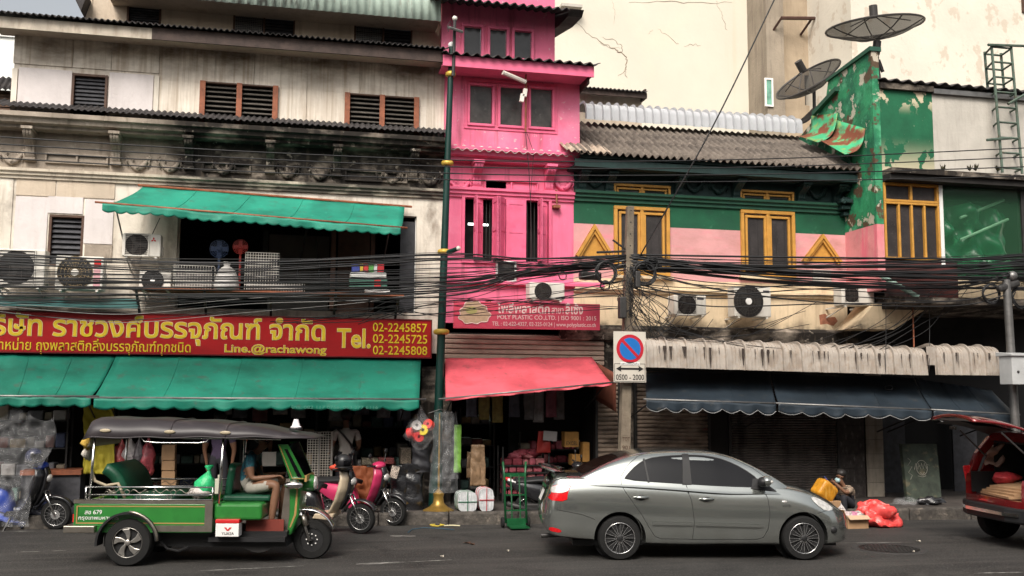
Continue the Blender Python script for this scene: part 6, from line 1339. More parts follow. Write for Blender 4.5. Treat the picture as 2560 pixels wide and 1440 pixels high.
        b = decal(bvh, [(-.235, .473), (.66, .45), (.70, .47), (.64, .49), (-.235, .513)], oo, dd, .016, 1); b.build('side_moulding', m_silver, root, F=F, solid=.02)
        for hx, hz in ((-.98, .845), (-.07, .825)):
            h = bvh.ray_cast(oo(hx, hz), Vector(dd))[0]; s = -1 if dd == D else 1
            b = MB(); b.ell((h.x, h.y+s*.004, h.z-.005), (.055, .012, .038), 12, 8); k = b.build('handle_recess', m_plas, bo, F=F, smooth=True)
            b = MB(); b.tube([(h.x-.10, h.y+s*.008, h.z), (h.x-.05, h.y+s*.035, h.z+.003), (h.x+.05, h.y+s*.035, h.z+.003), (h.x+.10, h.y+s*.008, h.z)], [.012, .018, .018, .012], 8); b.build('door_handle', m_silver, root, F=F, smooth=True)
        # tail lamp, head lamp, indicator, mirror
        b = decal(bvh, round_poly([(-2.27, .80), (-2.0, .79), (-1.99, .90), (-1.93, 1.025), (-2.17, 1.01), (-2.24, .93)], 1), oo, dd, .008); tl = b.build('tail_lamp', m_lampred, root, F=F, smooth=True)
        b = decal(bvh, round_poly([(-2.26, .905), (-2.0, .90), (-1.94, 1.02), (-2.18, 1.005)], 1), oo, dd, .013); b.build('reverse_lens', m_lampclr, tl, F=F, smooth=True)
        b = decal(bvh, round_poly([(1.40, .84), (1.48, .85), (1.64, .775), (1.78, .67), (1.62, .655), (1.50, .735)], 1), oo, dd, .008); b.build('head_lamp', m_lampclr, root, F=F, smooth=True)
        h = bvh.ray_cast(oo(1.02, .79), Vector(dd))[0]; s = -1 if dd == D else 1; b = MB(); b.ell(h, (.04, .012, .018), 12, 8); b.build('side_indicator', m_lampclr, root, F=F, smooth=True)
        h = bvh.ray_cast(oo(.70, 1.02), Vector(dd))[0]; b = MB(); b.ell((h.x+.05, h.y+s*.12, h.z+.055), (.075, .10, .075), 16, 10); mi = b.build('door_mirror', m_silver, root, F=F, smooth=True); b = MB(); b.ell((h.x+.0, h.y+s*.12, h.z+.045), (.07, .085, .07), 16, 10); b.build('mirror_housing', m_plas, mi, F=F, smooth=True)
        b = MB(); b.ell((h.x+.09, h.y+s*.15, h.z+.05), (.05, .055, .03), 12, 8); b.build('mirror_lens', m_lampclr, mi, F=F, smooth=True)
    # rear glass and windscreen (projected from above)
    oz = lambda x, y: Vector((x, y, 4)); DZ = (0, 0, -1)
    b = decal(bvh, round_poly([(-1.74, -.60), (-1.24, -.51), (-1.22, 0), (-1.24, .51), (-1.74, .60), (-1.77, 0)], 1), oz, DZ, .005); b.build('rear_glass', m_tintbrown, root, F=F, smooth=True)
    b = decal(bvh, round_poly([(1.03, -.68), (.36, -.53), (.34, 0), (.36, .53), (1.03, .68), (1.06, 0)], 1), oz, DZ, .005); b.build('windscreen', m_tint, root, F=F, smooth=True)
    b = seam(bvh, [(1.05, -.72), (1.35, -.66), (1.62, -.55), (1.85, -.35), (1.9, 0)], oz, DZ, .004); b.build('bonnet_gap', m_seam, bo, F=F)
    # rear face: spoiler, plate, garnish, badge
    b = MB(); n = 24
    def spo(u, v):
        y = lerp(-.66, .66, u); e = 1-abs(2*u-1)**4; x = -2.07-.17*e; z = 1.165+.055*e
        prof = [(.17, -.03), (.05, .008), (-.06, .022), (-.10, .015), (-.08, -.008), (.05, -.02), (.17, -.03)]; k = v*6; i = min(5, int(k)); t = k-i
        return (x+lerp(prof[i][0], prof[i+1][0], t), y, z+lerp(prof[i][1], prof[i+1][1], t))
    b.grid(spo, n, 6); b.build('spoiler', m_silver, root, F=F, smooth=True)
    for s in (-1, 1): b = MB(); b.prismY([(-2.19, 1.05), (-1.99, 1.1), (-1.97, 1.16), (-2.09, 1.16)], s*.6-.02, s*.6+.02); b.build('spoiler_foot', m_silver, root, F=F)
    ox = lambda y, z: Vector((-4, y, z)); DX = (1, 0, 0)
    b = decal(bvh, [(-.26, .70), (.26, .70), (.30, .80), (.26, .93), (-.26, .93), (-.30, .80)], ox, DX, .004); b.build('plate_recess', m_plas, root, F=F)
    b = decal(bvh, [(-.19, .74), (.19, .74), (.19, .89), (-.19, .89)], ox, DX, .012); pl = b.build('number_plate', m_white, root, F=F)
    b = decal(bvh, [(-.34, .925), (.34, .925), (.36, .965), (-.36, .965)], ox, DX, .022); b.build('garnish_bar', m_silver, root, F=F, smooth=True)
    h = bvh.ray_cast(ox(0, 1.01), Vector(DX))[0]; b = MB(); b.tube([h+Vector((-.008, .055*math.cos(a*.4), .038*math.sin(a*.4))) for a in range(16)], .007, 5, closed=True); b.tube([h+Vector((-.008, .025*math.cos(a*.4), .036*math.sin(a*.4))) for a in range(16)], .006, 5, closed=True); b.build('badge', m_chrome, root, F=F, smooth=True)
    b = decal(bvh, round_poly([(-2.25, .385), (-2.08, .365), (-2.08, .41), (-2.23, .445)], 1), o2, D, .008); b.build('bumper_reflector', m_lampred, root, F=F, smooth=True)
    b = MB(); b.cyl((-2.33, -.45, .28), (-2.0, -.45, .29), .032, .03, 12); b.build('exhaust', m_dkmetal, root, F=F)
    h = bvh.ray_cast(o2(1.72, .40), Vector(D))[0]; b = MB(); b.ell(h, (.055, .03, .05), 12, 8); b.build('fog_lamp', m_plas, root, F=F, smooth=True)
    text('VVTi', (.98, 1.10, .725, .755), -.842, m_dkmetal, root, F=F)
    for xx in (-WB, WB):
        for sy in (-1, 1): wheel(root, F, (xx, sy*.745, .298), .298, .19, .212, 'spoke10', (m_rubber, m_alloy, m_plas), ax=(0, sy, 0))
sedan()
# ================================================================ red SUV with open hatch (only its rear is in view)
m_redp = M('red_car_paint', (.17, .006, .008), .22, .3, var=0, spec=.5, coat=1)
def suv():
    tc = G(2502, 1345); ang = KANG-.02; d = Vector((math.cos(ang), math.sin(ang), 0)); n = Vector((-d.y, d.x, 0))
    # tyre found in the photo is the kerb-side rear one: local (0, +.72)
    o = Vector((tc.x, tc.y, 0))-n*.72+d*.24; F = Matrix.Translation(o) @ Matrix.Rotation(ang, 4, 'Z')
    root = thing('suv_car', 'red SUV parked with its tailgate open, loaded with flattened cardboard', 'car', F=F)
    T = [(-.82, .68, .45, 1.0), (-.78, .82, .40, 1.02), (-.65, .89, .36, 1.03), (-.2, .91, .30, 1.03), (.8, .915, .27, 1.02), (2.2, .91, .27, 1.0), (3.0, .88, .3, .95), (3.5, .7, .35, .8)]
    secs = []
    for i in range(41):
        x = lerp(-.82, 3.5, i/40); W_, zb, zs = [interp(T, x, k) for k in (1, 2, 3)]; h = zs-zb
        ctl = [(0, zb), (W_*.6, zb), (W_*.95, zb+.03), (W_*.99, zb+h*.2), (W_, zb+h*.5), (W_*.99, zb+h*.8), (W_*.95, zs), (W_*.8, zs+.01), (0, zs+.01)]
        secs.append([(x, p.x, p.y) for p in spl2([(a, c, 0) for a, c in ctl], 3)])
        secs[-1][0] = (x, 0, secs[-1][0][2]); secs[-1][-1] = (x, 0, secs[-1][-1][2])
    low = loft(secs); cut = []
    for sy in (-1, 1): c = MB(); c.cyl((-.24, sy*.6, .34), (-.24, sy*1.2, .34), .40, .40, 32); cut.append(c)
    c = MB(); c.box(-1.2, .7, -.73, .73, .72, 1.3); cut.append(c)
    body = boolean(low, cut); body.build('body', m_redp, root, F=F, smooth=38)
    # cabin ring with open rear
    b = MB()
    for sy in (-1, 1):
        b.prism([(-.72, 1.0), (-.62, 1.35), (-.42, 1.62), (-.1, 1.68), (-.1, 1.60), (-.33, 1.5), (-.5, 1.28), (-.58, 1.0)], lambda x, z: (x, sy*(.86-.25*(z-1)), z), lambda x, z: (x, sy*(.76-.25*(z-1)), z))
        b.prism([(-.5, 1.0), (-.35, 1.45), (2.0, 1.45), (2.4, 1.0)], lambda x, z: (x, sy*(.85-.25*(z-1)), z), lambda x, z: (x, sy*(.82-.25*(z-1)), z))
    b.build('rear_pillar', m_redp, root, F=F, bevel=.02)
    b = MB(); b.prismX([(.72, 1.58), (.55, 1.68), (0, 1.71), (-.55, 1.68), (-.72, 1.58), (-.6, 1.56), (.6, 1.56)], -.42, 2.1); b.build('roof', m_redp, root, F=F, smooth=40)
    b = MB(); b.box(-.62, .7, -.725, .725, .722, .74); b.box(-.7, .69, .70, .727, .74, 1.06); b.box(-.7, .69, -.727, -.70, .74, 1.06); b.box(.66, .69, -.75, .75, .74, 1.62); b.box(-.3, .69, .70, .72, 1.0, 1.6); b.box(-.3, .69, -.72, -.70, 1.0, 1.6); b.box(-.35, .69, -.7, .7, 1.52, 1.55); b.build('boot_lining', m_plas, root, F=F)
    b = MB(); b.prismZ([(-.92, -.5), (-.92, .5), (-.80, .84), (-.45, .93), (-.45, .7), (-.75, .6), (-.75, -.6), (-.45, -.7), (-.45, -.93), (-.80, -.84)], .40, .62); b.build('bumper', m_plas, root, F=F, bevel=.03)
    b = MB(); b.prismZ([(-.955, -.48), (-.955, .48), (-.86, .74), (-.83, .72), (-.91, .46), (-.91, -.46), (-.83, -.72), (-.86, -.74)], .50, .55); b.build('chrome_strip', m_chrome, root, F=F)
    # lifted tailgate
    H = Vector((-.42, 0, 1.69)); L_ = Vector((-1.0, 0, .20)); 
    def tg(u, v, o=0):
        y = lerp(-.63, .63, u)*(1-.06*v); p = H+L_*v+Vector((0, y, 0)); cr = .10*(1-(2*u-1)**2)*(1-.3*v)+(.05*math.sin(math.pi*v)); return p+Vector((.0, 0, cr-o))
    b = MB(); b.grid(lambda u, v: tg(u, v), 14, 12); t_ = b.build('tailgate', m_redp, root, F=F, smooth=True, solid=.03)
    b = MB(); b.grid(lambda u, v: tg(.05+.9*u, .04+.9*v, .075), 10, 8); b.build('tailgate_lining', m_plas, t_, F=F, smooth=True)
    e0, e1 = tg(.12, 1), tg(.88, 1)
    b = MB(); b.grid(lambda u, v: tg(u, .86+.14*v, -.015), 12, 2); b.build('rear_spoiler', m_redp, t_, F=F, smooth=True, solid=.02)
    b = MB(); b.box(-1.40, -1.37, -.08, .08, 1.75, 1.80); b.build('tailgate_latch', m_chrome, t_, F=F)
    for s in (-1, 1): b = MB(); b.tube([(-.5, s*.60, 1.3), (-.95, s*.56, 1.72)], .014, 6); b.build('gas_strut', m_dkmetal, root, F=F)
    for s in (-1, 1): b = MB(); b.obox((-.70, s*.80, 1.0), (.12, .07, .30), (0, -.15, -s*.5)); b.build('tail_lamp', m_lampred, root, F=F, bevel=.02)
    for sy in (-1, 1): wheel(root, F, (-.24, sy*.74, .34), .34, .22, .21, 'swirl5', (m_rubber, m_alloy, m_plas), ax=(0, sy, 0))
    # load: each piece a thing
    m_card = M('cardboard', (.36, .22, .12), .85, var=.2, vs=6, layers=[L((.22, .13, .07), 3, .5, .7, .5)]); bpy.cardboard = m_card
    labs = ['lowest flattened carton in the boot of the red SUV', 'second flattened carton from the bottom in the red boot', 'middle flattened carton in the red boot', 'topmost flat carton in the red boot, lying crooked', 'folded carton standing upright in the red boot']
    for i in range(4): b = MB(); b.obox((-.25+.05*i, .0+.03*(i % 2), .76+.045*i), (.95, 1.0-.08*i, .035), (0, -.03-.02*i, .1*(i-1.5))); tag(b.build('flattened_carton', m_card, F=F), labs[i], 'cardboard')
    b = MB(); b.obox((.28, .12, 1.06), (.03, .62, .3), (0, -.3, 0)); b.obox((.22, -.32, 1.04), (.03, .22, .28), (0, -.3, .5)); tag(b.build('flattened_carton', m_card, F=F), labs[4], 'cardboard')
    b = MB(); b.ell((-.3, .42, .97), (.2, .16, .09), 14, 9, .5, 3); tag(b.build('red_plastic_bag', M('red_bag', (.55, .05, .06), .35, var=.3, vs=9, bump=.6, bs=9), F=F, smooth=True), 'crumpled red plastic bag on the cartons in the red boot', 'bag')
    b = MB(); b.ell((.1, -.42, 1.15), (.2, .2, .24), 16, 10, .5, 8); tag(b.build('green_plastic_bag', M('green_bag', (.02, .33, .12), .3, var=.3, vs=9, bump=.6, bs=9), F=F, smooth=True), 'bulging green plastic bag in the boot of the red SUV', 'bag')
    b = MB(); b.box(.3, .8, -.15, .45, 1.2, 1.42); tag(b.build('dark_green_crate', M('dark_green_crate', (.03, .06, .045), .6), F=F, bevel=.01), 'dark green crate behind the upright carton in the red boot', 'crate')
    b = MB(); b.grid(lambda u, v: (-.45+.3*u, .70+.06*math.sin(v*9+u*4), 1.5-.35*v+.03*math.sin(u*8)), 6, 8); tag(b.build('hanging_cloth', M('pale_cloth', (.4, .25, .2), .8, var=.2), F=F, smooth=True, solid=.005), 'pale cloth hanging beside the open tailgate of the red SUV', 'cloth')
suv()
# ================================================================ people (one continuous skinned body each)
m_skin = M('skin', (.17, .085, .05), .55, var=.08, vs=20); m_hair = M('black_hair', (.012, .010, .009), .5, var=.2, vs=40)
def figure(name, label, F, J, bones, mats, order, hair=None, root='pelvis', subd=1, extra=None):
    names = list(J); idx = {n: i for i, n in enumerate(names)}
    me = bpy.data.meshes.new('sk'); me.from_pydata([J[n][0] for n in names], [(idx[a], idx[b_]) for a, b_, _ in bones], []); o = bpy.data.objects.new('sk', me); COL.objects.link(o)
    sm = o.modifiers.new('s', 'SKIN'); sm.use_smooth_shade = True; sm.branch_smoothing = .4
    if not me.skin_vertices: 
        bpy.context.view_layer.objects.active = o
    for n in names:
        sv = me.skin_vertices[0].data[idx[n]]; r = J[n][1]; sv.radius = r if isinstance(r, tuple) else (r, r); sv.use_root = (n == root)
    md = o.modifiers.new('u', 'SUBSURF'); md.levels = subd+1; md.render_levels = subd+1
    dg = bpy.context.evaluated_depsgraph_get(); em = bpy.data.meshes.new_from_object(o.evaluated_get(dg)); bpy.data.objects.remove(o)
    b = MB(); b.v = [v.co.copy() for v in em.vertices]; b.f = [list(p.vertices) for p in em.polygons]; b.mi = []
    segs = [(Vector(J[a][0]), Vector(J[c][0]), order.index(k)) for a, c, k in bones]
    for p in em.polygons:
        best, bk = 9, 0
        for s, e, k in segs:
            d = e-s; t = max(0, min(1, (p.center-s).dot(d)/max(1e-9, d.length_squared))); q = (p.center-(s+d*t)).length
            if q < best: best, bk = q, k
        b.mi.append(bk)
    root_ = thing(name, label, 'person', F=F); b.build('body', [mats[k] for k in order], root_, F=F, smooth=True)
    if hair:
        c, r = hair; h = MB()
        h.ell(c, r, 16, 10, .15, 2); h.build('hair', m_hair, root_, F=F, smooth=True)
    if extra: extra(root_)
    return root_
def hand(J, bones, pre, w, d, up, key='skin', curl=.5):
    d = Vector(d).normalized(); up = Vector(up).normalized(); sd = d.cross(up).normalized(); w = Vector(w)
    J[pre+'palm'] = (w+d*.055, (.032, .018)); bones.append((pre+'wrist', pre+'palm', key))
    for i, (o, l) in enumerate(((-.028, .055), (-.01, .065), (.010, .06), (.027, .048))):
        a = w+d*.095+sd*o; e = a+d*l*.5-up*l*.4*curl; f = e+d*l*.25-up*l*.6*curl
        for k, q in enumerate((a, e, f)): J[f'{pre}f{i}{k}'] = (q, .0095-.001*k)
        bones += [(pre+'palm', f'{pre}f{i}0', key), (f'{pre}f{i}0', f'{pre}f{i}1', key), (f'{pre}f{i}1', f'{pre}f{i}2', key)]
    a = w+d*.04-sd*.035-up*.01; e = a+d*.03-sd*.015-up*.015
    J[pre+'t0'] = (a, .012); J[pre+'t1'] = (e, .010); bones += [(pre+'palm', pre+'t0', key), (pre+'t0', pre+'t1', key)]
def headj(J, bones, neck, dirv, fwd, key='skin'):
    n = Vector(neck); u = Vector(dirv).normalized(); f = Vector(fwd).normalized(); s = u.cross(f).normalized()
    J['jaw'] = (n+u*.10+f*.035, (.062, .066)); J['skull'] = (n+u*.175+f*.012, (.082, .092)); J['crown'] = (n+u*.24, (.06, .07)); J['nose'] = (n+u*.135+f*.125, .014); J['chin'] = (n+u*.065+f*.075, .028)
    J['earl'] = (n+u*.15+s*.088, .016); J['earr'] = (n+u*.15-s*.088, .016)
    bones += [('neck', 'jaw', key), ('jaw', 'skull', key), ('skull', 'crown', key), ('jaw', 'nose', key), ('jaw', 'chin', key), ('skull', 'earl', key), ('skull', 'earr', key)]
    return n+u*.195-f*.02, (.098, .098, .085)
def eyes(root_, F, neck, dirv, fwd):
    n = Vector(neck); u = Vector(dirv).normalized(); f = Vector(fwd).normalized(); s = u.cross(f).normalized()
    for k in (-1, 1): b = MB(); b.ell(n+u*.16+f*.098+s*k*.034, (.014, .014, .008), 8, 6); b.build('eye', m_hair, root_, F=F)
    b = MB(); b.ell(n+u*.088+f*.104, (.012, .024, .006), 8, 6); b.build('mouth', M('lips', (.22, .08, .06), .6), root_, F=F)
# ================================================================ tuk-tuk
m_tgreen = M('tuk_green_paint', (.022, .165, .028), .35, var=.12, vs=3, coat=.5, layers=[L((.012, .08, .015), 4, .55, .75, .5)]); m_tgold = M('gold_line', (.33, .20, .07), .5, var=.1); m_vinyl = M('brown_grey_vinyl', (.032, .027, .03), .42, var=.2, vs=3, layers=[L((.10, .085, .085), (3, 3, 3), .55, .75, .4)])
m_seatg = M('dark_green_vinyl', (.006, .055, .028), .4, var=.2, vs=8); m_steel = M('polished_steel', (.30, .27, .23), .35, .85, var=.15, vs=7); m_tarp = M('cream_vinyl', (.38, .32, .22), .5, var=.2)
def tuktuk():
    A, B_ = G(320, 1415), G(780, 1397); th_ = -.195; h = Vector((math.cos(th_), math.sin(th_), 0)); n = Vector((-h.y, h.x, 0)); o = A+n*.62
    F = Matrix.Translation((o.x, o.y, 0)) @ Matrix.Rotation(th_, 4, 'Z'); root = thing('tuk_tuk', 'green three-wheeled tuk-tuk taxi with a dark vinyl roof driving right', 'tuk-tuk', F=F)
    W_ = .64; WBt = 2.27
    # tub with side panels
    b = MB(); b.box(-.72, 1.06, -W_, W_, .43, .50); b.box(-.72, -.66, -W_, W_, .50, .80); b.box(1.0, 1.06, -W_, W_, .50, .80); b.build('floor_tub', m_tgreen, root, F=F)
    for s in (-1, 1):
        y0, y1 = (s*W_, s*(W_-.05)); b = MB(); b.box(-.72, 1.06, y0, y1, .50, .80); p = b.build('side_panel', m_tgreen, root, F=F, bevel=.01)
        b = MB(); 
        for (xa, xb, za, zb) in ((-.69, 1.0, .755, .77), (-.69, 1.0, .54, .555), (-.69, -.675, .555, .755), (.985, 1.0, .555, .755)): b.box(xa, xb, s*(W_+.003), s*W_, za, zb)
        b.build('gold_border', m_tgold, p, F=F)
        b = MB(); b.box(-.73, 1.07, s*(W_+.006), s*(W_-.06), .80, .845); b.box(.97, 1.07, s*(W_+.008), s*W_, .44, .80); b.box(.3, .97, s*(W_+.007), s*W_, .44, .52); b.build('steel_trim', m_steel, p, F=F)
        # fender arch
        b = MB(); pts = [(.40*math.cos(a), .30+.40*math.sin(a)) for a in [math.radians(x) for x in range(5, 186, 9)]]; inn = [(x*.93, .30+(z-.30)*.93) for x, z in reversed(pts)]
        b.prismY(pts+inn, s*(W_+.10), s*(W_-.12)); fo = b.build('fender', m_plas, root, F=F, smooth=30)
        b = MB(); b.tube([(x*1.01, s*(W_+.10), .30+(z-.30)*1.01) for x, z in pts[:10]], .018, 6); b.build('fender_trim', m_steel, fo, F=F, smooth=True)
        # railings with scrolls
        b = MB()
        for z in (1.01, .91, .85): b.tube([(-.58, s*W_, z), (1.06, s*W_, z)], .011, 6)
        for x in (-.58, 1.06): b.tube([(x, s*W_, .83), (x, s*W_, 1.01)], .011, 6)
        b.build('rail', m_chrome, root, F=F, smooth=True); b = MB()
        for c in (-.05, .55):
            b.tube([(c+.035*math.cos(a*.4), s*W_, .945+.03*math.sin(a*.4)) for a in range(16)], .006, 5, closed=True)
            for k in (-1, 1): b.tube([(c+k*(.05+.03*t), s*W_, .955+.025*math.sin(t*1.2)) for t in range(8)], .006, 5); b.tube([(c+k*(.26+.02*math.cos(t*.6)), s*W_, .935+.02*math.sin(t*.6)) for t in range(9)], .005, 5)
        for c in (-.38, .1, .5, .85): b.tube([(c+.03*math.cos(a*.4), s*W_, .88+.026*math.sin(a*.4)) for a in range(16)], .005, 5, closed=True)
        b.build('rail_scroll', m_steel, root, F=F, smooth=True)
        for x in (-.54, 1.14): b = MB(); b.tube([(x, s*(W_-.02), .80), (x+.03, s*(W_-.03), 1.68)], .018, 8); b.build('roof_post', m_chrome, root, F=F, smooth=True)
        b = MB(); b.tube([(-.55, s*.62, 1.66), (.1, s*.63, 1.655), (.14, s*.63, 1.60), (.30, s*.63, 1.585), (.85, s*.63, 1.585), (.95, s*.62, 1.60), (.98, s*.62, 1.65), (1.9, s*.5, 1.63)], .011, 6); b.build('grab_rail', m_chrome, root, F=F, smooth=True)
        wheel(root, F, (0, s*.59, .305), .305, .2, .195, 'swirl5', (m_rubber, M('tuk_alloy', (.42, .40, .37), .3, .85, var=.2, vs=9), m_plas), ax=(0, s, 0))
    text('สช 679', (-.58, -.36, .66, .715), -W_-.004, m_white, root, F=F); text('กรุงเทพมหานคร', (-.66, -.14, .575, .63), -W_-.004, m_white, root, F=F)
    b = MB(); b.box(-.82, -.42, -.72, .72, .43, .52); b.build('rear_bumper', m_steel, root, F=F, bevel=.01); b = MB(); b.box(-.735, -.72, -.64, -.56, .56, .66); b.build('tail_lamp', m_lampred, root, F=F)
    # rear bench
    b = MB(); b.grid(lambda u, v: (lerp(-.40, -.14, v)+.03*math.sin(math.pi*v), lerp(-.52, .52, u), lerp(1.24, .86, v)+.06*math.sin(math.pi*v)), 12, 10); b.build('bench_back', m_seatg, root, F=F, smooth=True, solid=.14)
    b = MB(); b.box(-.02, .55, -.54, .54, .78, .91); b.build('bench_seat', m_seatg, root, F=F, bevel=.05, seg=3)
    b = MB(); b.tube([(-.55, -.56, 1.20), (-.50, -.56, 1.08), (-.35, -.56, 1.02), (-.2, -.56, 1.05), (-.1, -.56, .86)], .022, 6); b.build('bench_piping', m_tarp, root, F=F, smooth=True)
    # roof: arched vinyl with welts
    RT = [(-.66, 1.68, .62, 1.62), (-.645, 1.80, .65, 1.625), (-.60, 1.89, .67, 1.64), (-.5, 1.925, .68, 1.65), (.4, 1.905, .69, 1.655), (1.1, 1.87, .68, 1.66), (1.55, 1.82, .64, 1.66), (2.0, 1.745, .55, 1.655), (2.22, 1.70, .48, 1.64), (2.34, 1.665, .40, 1.63)]
    def rf(u, v):
        x = lerp(RT[0][0], RT[-1][0], u); zt, w, ze = [interp(RT, x, k) for k in (1, 2, 3)]; a = lerp(-1, 1, v); k = (1-abs(a)**8)
        return (x+.03*math.sin(7*a)*0, a*w, ze+(zt-.03-ze)*k+.008*math.sin(x*9))
    b = MB(); b.grid(rf, 44, 20); r_ = b.build('roof', m_vinyl, root, F=F, smooth=True, solid=.012)
    for u in (.38, .62): b = MB(); b.tube([Vector(rf(u, k/20))+Vector((0, 0, .008)) for k in range(21)], .014, 5); b.build('roof_welt', m_vinyl, r_, F=F, smooth=True)
    for s in (0, 1): b = MB(); b.tube([Vector(rf(k/40, s)) for k in range(41)], .010, 5); b.build('roof_edge', m_vinyl, r_, F=F, smooth=True)
    for u in (.1, .38, .62): b = MB(); b.ell(Vector(rf(u, .02))+Vector((0, -.01, .02)), (.075, .014, .025), 12, 6); b.build('roof_patch', m_tarp, r_, F=F, smooth=True)
    b = MB(); b.grid(lambda u, v: (-.62+.04*math.sin(v*3), lerp(-.58, .58, u), lerp(1.72, 1.52, v)), 8, 4); b.build('rear_curtain', m_tarp, r_, F=F, smooth=True, solid=.01)
    # beacon
    b = MB(); b.lathe((2.0, .0, 1.765), (0, 0, 1), [(.07, 0), (.075, .015), (.055, .03), (.035, .10), (.03, .12), (0, .12)], 20); b.build('roof_beacon', M('white_beacon', (.72, .68, .70), .35, var=.03), root, F=F, smooth=40); b = MB(); b.lathe((2.0, 0, 1.74), (0, 0, 1), [(.09, 0), (.09, .022), (.0, .025)], 20); b.build('beacon_base', m_plas, root, F=F)
    # driver compartment: green box, step, battery, red panel
    b = MB(); b.box(1.07, 1.70, -.60, .60, .58, .80); b.build('driver_box', m_tgreen, root, F=F, bevel=.04, seg=3); b = MB(); b.box(1.12, 1.75, -.36, .36, .80, .88); b.build('driver_seat', m_seatg, root, F=F, bevel=.03, seg=3)
    b = MB(); b.grid(lambda u, v: (1.16+.05*v-.02*math.sin(math.pi*u), lerp(-.26, .26, u), lerp(.86, 1.28, v)-.05*(2*u-1)**4*v), 10, 8); b.build('driver_backrest', m_seatg, root, F=F, smooth=True, solid=.09)
    b = MB(); b.box(1.0, 2.0, -.55, .55, .30, .36); b.build('step', m_plas, root, F=F); b = MB(); b.box(1.45, 1.95, -.40, -.36, .38, .57); b.build('red_panel', M('rust_red_panel', (.17, .03, .02), .6, var=.2), root, F=F)
    b = MB(); b.box(-.4, 2.0, -.42, .42, .22, .42); b.tube([(.35, -.45, .30), (.45, -.48, .20), (.6, -.48, .17), (.72, -.46, .22)], .018, 6); b.build('chassis', m_plas, root, F=F)
    b = MB(); b.grid(lambda u, v: (lerp(1.3, 1.95, u), -.4, .30-.16*math.sin(math.pi*u)*v), 8, 4); b.build('hanging_net', m_dkmetal, root, F=F, solid=.01)
    bt_ = MB(); bt_.box(1.12, 1.42, -.66, -.48, .38, .55); bt_ = bt_.build('battery', m_white, root, F=F, bevel=.006); b = MB(); b.box(1.115, 1.425, -.665, -.475, .552, .60); b.build('battery_lid', m_red, bt_, F=F, bevel=.006)
    text('YUASA', (1.20, 1.36, .405, .44), -.664, m_ink, bt_, F=F); b = MB(); b.prismY([(1.23, .50), (1.26, .50), (1.28, .47), (1.30, .50), (1.33, .50), (1.29, .455), (1.27, .455)], -.664, -.661); b.build('battery_mark', m_red, bt_, F=F)
    # front cowl
    cw = MB(); prof = [(1.86, .34), (2.02, .34), (2.12, .60), (2.14, 1.12), (2.02, 1.16), (1.96, 1.10), (1.93, .9)]
    cw.prismY(prof, -.27, .27); cw.build('cowl', m_tgreen, root, F=F, bevel=.03, seg=3)
    for s in (-1, 1): b = MB(); b.prismY([(1.87, .36), (1.97, .36), (2.0, .62), (1.99, 1.10), (1.94, 1.10)], s*.274, s*.268); b.build('cowl_trim', m_steel, root, F=F); b = MB(); b.prismY([(2.0, .45), (2.02, .45), (2.09, .62), (2.11, 1.08), (2.09, 1.08), (2.06, .62)], s*.275, s*.269); b.build('cowl_gold_line', m_tgold, root, F=F)
    for s in (-1, 1):
        b = MB(); b.prism([(1.84, 1.56), (1.98, 1.56), (2.20, 1.12), (2.18, 1.08), (2.0, 1.08)], lambda x, z: (x, s*(.30+.25*(z-1.08)), z), lambda x, z: (x, s*(.27+.25*(z-1.08)), z)); ws = b.build('windscreen_side', m_tgreen, root, F=F, bevel=.008)
        b = MB(); b.prism([(1.93, 1.50), (1.97, 1.50), (2.16, 1.12), (2.10, 1.12)], lambda x, z: (x, s*(.306+.25*(z-1.08)), z), lambda x, z: (x, s*(.301+.25*(z-1.08)), z)); b.build('side_glass', m_tint, ws, F=F)
        b = MB(); b.tube([(1.87, s*.425, 1.54), (2.03, s*.305, 1.10), (2.18, s*.305, 1.10)], .007, 5); b.build('gold_line', m_tgold, ws, F=F)
    b = MB(); b.add([(1.97, -.41, 1.56), (1.97, .41, 1.56), (2.20, .29, 1.10), (2.20, -.29, 1.10)], [(0, 1, 2, 3)]); b.build('windscreen', m_tint, root, F=F, solid=.012); b = MB(); b.box(2.19, 2.22, -.30, .30, 1.06, 1.14); b.build('windscreen_base', m_tgold, root, F=F)
    b = MB(); b.lathe((2.12, 0, 1.02), (1, 0, 0), [(.11, 0), (.12, .06), (.11, .14), (.10, .16)], 20); b.build('headlamp_shell', m_tgreen, root, F=F, smooth=40); b = MB(); b.lathe((2.28, 0, 1.02), (1, 0, 0), [(.10, 0), (.085, .03), (0, .045)], 20); b.build('headlamp', m_lampclr, root, F=F, smooth=True)
    for s in (-1, 1): b = MB(); b.ell((2.06, s*.38, 1.02), (.13, .06, .055), 16, 10); b.build('indicator_pod', m_chrome, root, F=F, smooth=True); b = MB(); b.tube([(2.06, s*.27, 1.0), (2.06, s*.36, 1.02)], .012, 6); b.build('pod_stem', m_chrome, root, F=F)
    # front wheel, fork, fender
    wheel(root, F, (WBt, 0, .262), .262, .14, .16, 'steel', (m_rubber, m_white, m_plas), ax=(0, -1, 0))
    for s in (-1, 1): b = MB(); b.tube([(2.08, s*.10, .72), (WBt-.02, s*.11, .25)], [.032, .026], 8); b.build('fork_leg', m_chrome, root, F=F, smooth=True); b = MB(); b.tube([(2.14, s*.10, .60), (2.2, s*.11, .45)], .042, 8); b.build('fork_sleeve', m_steel, root, F=F, smooth=True)
    b = MB(); b.grid(lambda u, v: (WBt-.06+.37*math.cos(math.radians(lerp(155, 15, u))), lerp(-.14, .14, v), .36+.33*math.sin(math.radians(lerp(155, 15, u)))+.035*math.cos((v-.5)*3)-.05*u), 14, 8); b.build('front_fender', m_chrome, root, F=F, smooth=True, solid=.012)
    b = MB(); b.tube([(1.95, -.3, 1.13), (1.90, 0, 1.17), (1.95, .3, 1.13)], .014, 6); b.build('handlebar', m_dkmetal, root, F=F)
